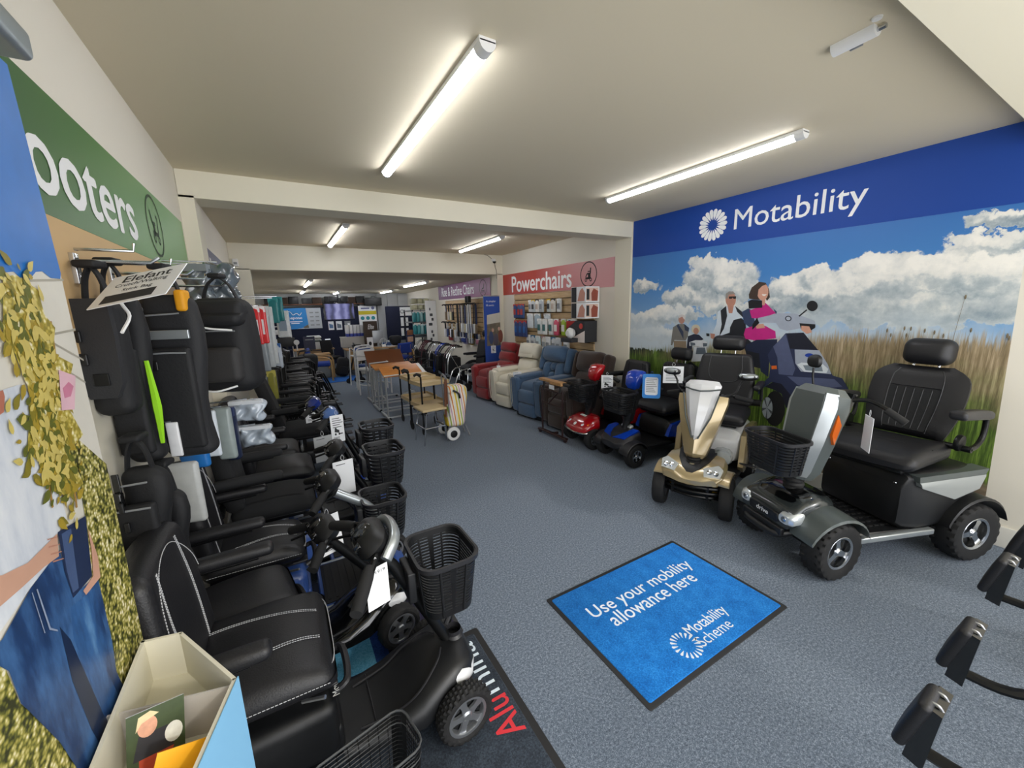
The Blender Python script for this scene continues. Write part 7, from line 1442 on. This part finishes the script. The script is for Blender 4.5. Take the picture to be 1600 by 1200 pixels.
obj('blue_print', PB_(t).flat([(-w/2, h/2), (w*.1, h/2), (w*.13, -h*.3), (w*.0, -h*.45), (-w*.2, -h*.5), (-w/2, -h/2)], 0), mat('poster_blue', '#2484cc', .5), t)
g = PB_(t, .008); g.text('Repose', -w*.4, -h*.06, w*.38, h*.16, 0, .03); g.flat([(-w*.4, -h*.16), (-w*.02, -h*.16), (-w*.02, -h*.13), (-w*.4, -h*.13)], 0); g.flat([(-w*.32, -h*.24), (-w*.1, -h*.24), (-w*.1, -h*.21), (-w*.32, -h*.21)], 0); obj('lettering', g, M_pw, t, 'white lettering')
g = PB_(t, .008); g.tube([(-w*.38, h*.38, 0), (-w*.3, h*.3, 0), (-w*.25, h*.18, 0), (-w*.15, h*.25, 0), (-w*.08, h*.16, 0), (-w*.02, h*.28, 0)], .008, 5, 5); obj('logo_print', g, M_pw, t); g = PB_(t, .007); g.flat([(-w*.02, -h*.42), (w*.12, -h*.3), (w*.14, -h*.46), (w*.02, -h*.48)], 0); obj('photo_print', g, mat('photo_tones', '#6d6455'), t)
g = PB_(t, .007); [g.flat([(w*(.19+.15*i), h*(.3-.2*j)), (w*(.29+.15*i), h*(.3-.2*j)), (w*(.29+.15*i), h*(.24-.2*j)), (w*(.19+.15*i), h*(.24-.2*j))], 0) for i in range(2) for j in range(4)]; obj('print', g, M_grey, t)
t = thing('television', 'wide television showing a violet fabric picture, hung from the low ceiling', 'television', (0, 0, 0)); a = [(1.139, 1.773), (1.92, 1.341)]; w = a[1][0]-a[0][0]; h = a[0][1]-a[1][1]; t.location = ((a[0][0]+a[1][0])/2, 12.3, (a[0][1]+a[1][1])/2)
obj('case', G().box((0, 0, 0), (w+.03, .05, h+.03), .008), M_gloss, t)
n = NT('tv_picture', .3); v = n.xyz(); f = n.math('ADD', n.math('MULTIPLY', n.math('SINE', n.math('ADD', n.math('MULTIPLY', v[0], 26.), n.math('MULTIPLY', n.noise(4), 6.))), .25), n.math('SUBTRACT', .75, n.math('MULTIPLY', n.math('ABSOLUTE', v[0]), 1.3)))
cc = n.ramp(f, [(.12, '#08080c'), (.3, '#3a3c6a'), (.6, '#6a6ca0'), (.9, '#9698c8')]); n.color('#050505' if False else lin('#050505')); n.t.links.new(cc, n.b.inputs['Emission Color']); n.b.inputs['Emission Strength'].default_value = .6
obj('screen', PB_(t, .027).flat([(-w/2, -h/2), (w/2, -h/2), (w/2, h/2), (-w/2, h/2)], 0), n.m, t); obj('pole', G().tube([(0, .02, h/2), (0, .02, 2.1-t.location.z)], .02, 8), M_black, t); g = G(); g.box((-.12, .03, h/2+.13), (.22, .1, .16), .02); obj('bracket', g, M_black, t); g = G(); g.box((.17, .03, h/2+.13), (.2, .1, .16), .02); obj('bracket', g, M_black, t)
a = [(2.151, 1.71), (2.676, 1.008)]
t = poster('wall_poster', 'white poster with a yellow band and three teal discs', (a[0][0]+a[1][0])/2, (a[0][1]+a[1][1])/2, a[1][0]-a[0][0], a[0][1]-a[1][1], YP-.01, M_paper); w = a[1][0]-a[0][0]; h = a[0][1]-a[1][1]
obj('yellow_band', PB_(t).flat([(-w/2, h*.12), (w/2, h*.12), (w/2, h*.28), (-w/2, h*.28)], 0), mat('poster_yellow', '#d3c21f', .5), t)
for i in range(3): obj('teal_disc', PB_(t).flat(ellp(-w*.3+w*.3*i, -h*.03, w*.11, w*.11), 0), mat('poster_teal', '#2a8f97', .5), t)
g = PB_(t); g.flat([(-w*.35, h*.36), (w*.12, h*.36), (w*.12, h*.42), (-w*.35, h*.42)], 0); g.flat(ellp(w*.32, h*.4, w*.09, w*.09), 0); obj('print', g, mat('poster_violet', '#6a6f9a', .5), t)
for i, (p, lab) in enumerate((([(1.275, 1.273), (1.424, 1.025)], 'left blue and white notice below the television'), ([(1.488, 1.274), (1.652, 1.02)], 'middle white notice below the television'), ([(1.726, 1.271), (1.893, 1.008)], 'right grey notice below the television'))):
    w = p[1][0]-p[0][0]; h = p[0][1]-p[1][1]; t = poster('notice', lab, (p[0][0]+p[1][0])/2, (p[0][1]+p[1][1])/2, w, h, YP, [M_paper, M_paper, M_grey][i], 'notice'); obj('print', PB_(t).flat([(-w*.35, -h*.3), (w*.35, -h*.3), (w*.35, h*.1), (-w*.35, h*.25)] if i < 2 else [(0, -h*.35), (w*.4, -h*.35), (w*.4, h*.25), (0, h*.25)], 0), [mat('notice_blue', '#5678a0', .5), mat('notice_slate', '#6a7684', .5), M_paper][i], t)
p = [(3.31, 1.641), (3.731, 1.376)]; t = poster('notice', 'white notice with a round logo at the top of the small navy board', (p[0][0]+p[1][0])/2, (p[0][1]+p[1][1])/2, p[1][0]-p[0][0], p[0][1]-p[1][1], 12.57, M_paper, 'notice'); w = p[1][0]-p[0][0]
g = PB_(t); g.text('Motability', -w*.22, -.05, w*.64, .1, 0, .0); flower(g, -w*.34, 0, .07, 10); obj('lettering', g, mat('navy_ink', '#20263f', .6), t)
for i in range(4):
    p = [[(3.318, 1.324), (3.408, 1.062)], [(3.461, 1.319), (3.55, 1.062)], [(3.308, 0.997), (3.397, 0.755)], [(3.453, 0.99), (3.543, 0.747)]][i]; t = poster('notice', ['upper left', 'upper right', 'lower left', 'lower right'][i]+' narrow white sheet of the four on the small navy board', (p[0][0]+p[1][0])/2, (p[0][1]+p[1][1])/2, p[1][0]-p[0][0], p[0][1]-p[1][1], 12.57, M_paper, 'notice')
# white wall panels, high shelf with dark boxes
t = thing('wall_cladding', 'tall pale grey wall panels right of the television', 'wall panel', (0, 0, 0)); p = [(2.75, 2.071), (3.69, 2.065)]
w = (XR-p[0][0])/3
for i in range(3): obj('panel', G().box((p[0][0]+w*(i+.5), 13.15, 1.04), (w-.012, .04, 2.06), .004), mat('panel_grey', '#bfc2c3', .6), t)
t = thing('high_shelf', 'long brown shelf high on the back wall behind the navy display wall', 'shelf', (1.1, 13.1, 1.78)); obj('board', G().box((0, 0, 0), (2.9, .26, .03), .004), M_dkwood, t)
for s in (-1, 1): obj('bracket', G().box((s*1.1, .02, -.08), (.03, .2, .14), .004), M_blackm, t)
for i in range(9): tag(obj('storage_box', G().box((-.15+.3*i+.03*(i % 2), 13.08, 1.795+.08+.012*(i % 3)), (.24, .2, .16+.024*(i % 3)), .006), [M_black, mat('dark_carton', '#3a2b20', .8), M_blackm][i % 3]), f'dark box on the high back shelf, {["first", "second", "third", "fourth", "fifth", "sixth", "seventh", "eighth", "ninth"][i]} from the left', 'box', 'dark boxes on the high shelf')
t = thing('black_case', 'large black case on top of the yellow-banded poster wall', 'case', (2.6, 12.97, 1.7)); obj('body', G().box((0, 0, .13), (.5, .24, .24), .02), M_black, t); obj('handle', G().tube([(-.06, -.12, .25), (-.06, -.12, .28), (.06, -.12, .28), (.06, -.12, .25)], .01, 6), M_black, t)
# desks
M_desk = mat('oak_desk', '#b08a58', .45, var=.12, vscale=4)
def desk(label, x0, x1, y, z, d=.6):
    t = thing('office_desk', label, 'desk', ((x0+x1)/2, y, 0)); w = x1-x0; obj('desk_top', G().box((0, 0, z-.012), (w, d, .025), .004), M_desk, t); obj('modesty_panel', G().box((0, -d/2+.06, z*.55), (w-.1, .018, z*.75), .002), M_desk, t)
    for s in (-1, 1): obj('leg', G().box((s*(w/2-.05), 0, (z-.03)/2), (.05, d-.1, z-.03), .005), M_grey, t)
    return t
DZ = .62
desk('long oak desk in the middle at the back with the phone and computer', 1.36, 2.6, 10.75, DZ); desk('oak desk at the back left with the white printer', .25, 1.2, 11.6, DZ); desk('small oak table behind the left wooden-arm chair', .66, 1.02, 10.75, .56, .36)
def on(b, px, py, Y):  # helper for table items
    return None
a = [(0.594, 0.969), (0.911, 0.667), (0.992, 0.926), (1.161, 0.729), (-0.074, 0.952), (0.314, 0.748), (0.299, 0.91), (0.378, 0.791), (0.599, 1.016)]
t = thing('printer', 'white office printer on the left back desk', 'printer', ((a[0][0]+a[1][0])/2, 11.5, DZ)); w = a[1][0]-a[0][0]; h = a[0][1]-DZ; obj('body', G().box((0, 0, h*.36), (w, .35, h*.72), .02), M_white, t); obj('scanner_lid', G().box((0, 0, h*.86), (w*1.02, .36, h*.18), .02), M_white, t); obj('front_panel', G().box((0, -.178, h*.6), (w*.85, .01, h*.14), .002), mat('printer_green', '#2d3a35', .4), t)
t = thing('card_terminal', 'small black desk terminal with a bright screen beside the printer', 'terminal', ((a[2][0]+a[3][0])/2, 11.5, DZ)); w = a[3][0]-a[2][0]; obj('base', G().box((0, 0, .05), (w*1.1, .2, .1), .02), M_black, t); obj('screen', G().at((0, -.02, .17), (-12, 0, 0)).box((0, 0, 0), (w*.75, .02, .13), .004), mat('lit_screen', '#dfe6ee', .3, emit=.5), t); obj('stand', G().box((0, 0, .1), (.05, .05, .05), .005), M_black, t)
def monitor(label, x, y, z, w, h, m_back=M_black, m_case=None):
    t = thing('monitor', label, 'monitor', (x, y, z)); obj('screen_case', G().box((0, 0, .1+h/2), (w, .03, h), .008), m_back, t); obj('stand', G().box((0, .03, .07), (.05, .03, .14), .004), m_back, t); obj('foot', G().box((0, .02, .006), (.2, .14, .012), .004), m_back, t); return t
monitor('wide black monitor at the left end of the back desks', (a[4][0]+a[5][0])/2, 11.5, DZ, a[5][0]-a[4][0], .22)
t = thing('desk_clock', 'round white clock beside the wide black monitor', 'clock', ((a[6][0]+a[7][0])/2, 11.35, DZ)); obj('face', G().lathe([(0, -.01), (.06, -.01), (.065, 0), (.06, .01), (0, .01)], 22, (0, 0, .2), 'y'), M_white, t); obj('stand', G().box((0, 0, .07), (.03, .03, .14), .004), M_white, t)
b = [(2.082, 1.045), (2.358, 0.835), (1.927, 0.998), (2.074, 0.713), (1.529, 0.777), (1.759, 0.61), (1.444, 1.078), (1.859, 0.837), (1.887, 1.286), (2.226, 1.052)]
monitor('silver computer screen on the middle back desk', (b[0][0]+b[1][0])/2, 10.8, DZ, b[1][0]-b[0][0], b[0][1]-DZ-.1, mat('silver_computer', '#a9adb0', .35, metal=.6))
t = thing('leaflet_stand', 'white leaflet with a scooter picture standing on the middle back desk', 'leaflet', ((b[2][0]+b[3][0])/2, 10.75, DZ)); w = b[3][0]-b[2][0]; obj('sheet', G().box((0, 0, .13), (w, .01, .26)), M_paper, t); obj('print', G().fr((0, -.007, .1), (1, 0, 0), (0, 0, 1), (0, -1, 0)).flat(ellp(0, 0, w*.25, .05), 0), M_ink, t); obj('base', G().box((0, .02, .004), (w, .06, .008), .002), M_white, t)
t = thing('desk_phone', 'black desk phone on the middle back desk', 'phone', ((b[4][0]+b[5][0])/2, 10.6, DZ)); obj('body', G().at((0, 0, .05), (25, 0, 0)).box((0, 0, 0), (.22, .18, .05), .01), M_black, t); obj('handset', G().tube([(-.07, -.08, .1), (-.07, 0, .13), (-.07, .08, .14)], .02, 8), M_black, t)
t = thing('storage_cabinet', 'low grey cabinet behind the middle desk under the pale box', 'cabinet', (1.85, 11.38, 0)); obj('body', G().box((0, 0, DZ/2), (.8, .4, DZ), .006), M_grey, t); [obj('door', G().box((s*.2, -.205, DZ/2), (.38, .012, DZ-.06), .003), mat('pale_carton', '#b9b8b4', .7), t) for s in (-1, 1)]
t = thing('desk_box', 'pale grey box on the desk below the row of ring binders', 'box', ((b[6][0]+b[7][0])/2+.03, 11.3, DZ)); obj('body', G().box((0, 0, .13), (.62, .3, .26), .008), mat('pale_carton', '#b9b8b4', .7), t); obj('lid', G().box((0, 0, .265), (.64, .32, .02), .004), mat('pale_carton'), t)
for i in range(7):
    p = [(1.511, 1.047), (1.559, 0.809)]; xx = p[0][0]+.088*i
    t = thing('ring_binder', f'{["first", "second", "third", "fourth", "fifth", "sixth", "seventh"][i]} ring binder from the left, pale spine with a blue foot', 'ring binder', (xx+.04, 11.35, DZ+.275), 0, 'ring binders in a row at the back'); obj('spine', G().box((0, 0, .19), (.07, .24, .22), .004), M_paper, t); obj('foot', G().box((0, 0, .04), (.07, .242, .08), .003), mat('binder_blue', '#2a3fa8', .4) if i < 6 else mat('binder_green', '#2f6a4a', .4), t)
p = [(1.91, 1.283), (2.249, 1.004)]; t = thing('gift_box', 'brown carton with white script lettering in front of the yellow-banded poster', 'box', ((p[0][0]+p[1][0])/2, 10.97, DZ)); w = p[1][0]-p[0][0]; obj('carton', G().box((0, 0, (p[0][1]-DZ)/2), (w, .12, p[0][1]-DZ), .006), mat('brown_carton', '#43352a', .7), t); g = G().fr((0, -.062, 0), (1, 0, 0), (0, 0, 1), (0, -1, 0)); g.text('Elite', -w*.22, p[0][1]-DZ-.2, w*.46, .12, 0, .02, shear=.3); obj('lettering', g, M_pw, t)
t = thing('fan', 'white desk fan cage among papers on the middle back desk', 'fan', (2.3, 10.6, DZ)); g = G(); [g.tube([(.09*cos(q)*sin(e), -.02, .14+.09*sin(q)) for q in [2*pi*i/16 for i in range(16)]], .004, 4, closed=True) for e in (1.57, .9, .4)]; obj('cage', g, M_white, t); obj('stand', G().box((0, 0, .03), (.1, .1, .06), .01), M_white, t)
for i, (x, y, w, z) in enumerate(((2.5, 10.65, .2, .02), (2.42, 10.85, .24, .1), (2.55, 10.9, .16, .14))): tag(obj('paper_stack', G().box((x, y, DZ+z/2+.001), (w, .2, z), .002), [M_paper, mat('folder_blue', '#3d5a8a', .5), M_paper][i]), ['low paper stack at the right end of the middle back desk', 'blue folder stack on the middle back desk', 'taller paper stack behind the blue folder'][i], 'papers')
# chairs
def wood_chair(label, loc, deg):
    t = thing('arm_chair', label, 'chair', loc, deg); M_w = mat('beech_arm', '#b4905e', .4)
    for s in (-1, 1): obj('arm_frame', G().tube([(-.24, s*.25, 0), (-.22, s*.25, .5), (-.05, s*.25, .56), (.2, s*.25, .52), (.26, s*.25, .4), (.26, s*.25, 0)], .018, 8, 4), M_w, t)
    obj('seat', G().cushion((0, 0, .38), (.46, .44, .08), .03, .015, 3), mat('blue_cloth', '#1d3a8c', .9, bump=.3), t); obj('backrest', G().at((-.22, 0, .62), (0, -8, 0)).cushion((0, 0, 0), (.06, .4, .26), .025, .01, 3, ax=0), mat('blue_cloth'), t)
    g = G(); [g.tube([(-.2, s*.15, .38), (-.25, s*.15, .7)], .014, 8) for s in (-1, 1)]; g.tube([(.2, -.25, .3), (.2, .25, .3)], .014, 8); obj('back_frame', g, M_w, t); return t
wood_chair('wooden-armed chair with blue seat, left of the aisle by the blue mat strip', (.72, 10.05, 0), -10); wood_chair('wooden-armed chair with blue back at the right end of the middle desk', (2.58, 10.1, 0), 110)
t = thing('office_chair', 'black mesh office chair between the two back desks', 'office chair', (1.1, 11.1, 0), -60); t.scale = (.85, .85, .95)
obj('seat', G().cushion((0, 0, .42), (.42, .42, .07), .03, .01, 3), M_mesh, t); obj('backrest', G().at((-.22, 0, .68), (0, -8, 0)).cushion((0, 0, 0), (.05, .38, .42), .024, .01, 3, ax=0), M_mesh, t); obj('column', G().cyl((0, 0, .08), (0, 0, .4), .025), M_black, t)
for i in range(5): q = 2*pi*i/5; obj('leg', G().tube([(0, 0, .1), (.26*cos(q), .26*sin(q), .05)], .02, 6), M_black, t); obj('castor', G().lathe([(0, -.012), (.025, -.012), (.025, .012), (0, .012)], 10, (.26*cos(q), .26*sin(q), .025), 'y'), M_rub, t)
t = thing('backpack', 'black rucksack leaning on the floor beside the middle desk', 'backpack', (1.22, 10.3, 0), 15); obj('body', G().at((0, 0, .24), (0, 14, 0)).box((0, 0, 0), (.26, .26, .46), .09, 3, None, 2), M_nylon, t); obj('pocket', G().at((-.02, -.13, .16), (0, 14, 0)).box((0, 0, 0), (.2, .05, .2), .02), M_nylon, t); obj('strap', G().tube([(.1, -.02, .46), (.2, -.03, .3), (.12, -.02, .06)], .016, 6, 4), M_nylon, t)
t = thing('waste_bag', 'small patterned carrier bag on the floor at the left end of the middle desk', 'bag', (1.62, 10.25, 0)); obj('body', G().box((0, 0, .13), (.2, .14, .26), .05, 3), mat('carrier_bag', '#a9a79f', .6, var=.4, vscale=14), t); obj('handle', G().tube([(-.05, 0, .25), (0, 0, .33), (.05, 0, .25)], .008, 6, 4), M_white, t)
t = thing('storage_crate', 'grey clear crate under the left wooden-armed chair', 'crate', (.78, 10.46, 0)); obj('body', G().box((0, 0, .14), (.36, .18, .28), .02), mat('clear_crate', '#8f938f', .4, var=.2), t); obj('lid', G().box((0, 0, .285), (.38, .2, .02), .006), M_white, t)
t = thing('black_coat', 'black coat slung over the right end of the middle desk', 'coat', (2.62, 10.62, DZ+.02)); obj('body', G().box((0, 0, .13), (.3, .2, .26), .09, 3, lambda x, y, z: (x*(1+.2*sin(12*z)), y, z), 3), M_nylon, t)
t = thing('small_shelf', 'white wall shelf of papers at the far left beside the blue poster', 'shelf', (.02, 12.4, 0)); [obj('board', G().box((0, 0, z), (.5, .2, .02), .003), M_white, t) for z in (.75, 1.0, 1.2)]; [obj('side', G().box((s*.25, 0, .6), (.02, .2, 1.2), .003), M_white, t) for s in (-1, 1)]
for i in range(4): tag(obj('paper_stack', G().box((-.1+.24*(i % 2), 12.36, [.762, .762, 1.012, 1.012][i]+.05), (.18, .16, .1), .003), [M_paper, mat('folder_tan', '#9a8a6a', .6), M_paper, mat('folder_tan')][i]), ['lower left pale', 'lower right tan', 'upper left pale', 'upper right tan'][i]+' stack on the white wall shelf', 'papers', 'stacks on the white wall shelf')
t = thing('display_tent', 'dark violet printed display card beside the round clock', 'display card', (.62, 11.2, DZ)); obj('sheet', G().box((0, 0, .17), (.26, .01, .34)), mat('violet_print', '#24263f', .5, var=.4, vscale=12), t); obj('foot', G().box((0, .03, .005), (.26, .08, .01), .002), M_black, t); obj('print', G().fr((0, -.007, .25), (1, 0, 0), (0, 0, 1), (0, -1, 0)).flat([(-.09, 0), (.09, 0), (.09, .02), (-.09, .02)], 0), M_grey, t)
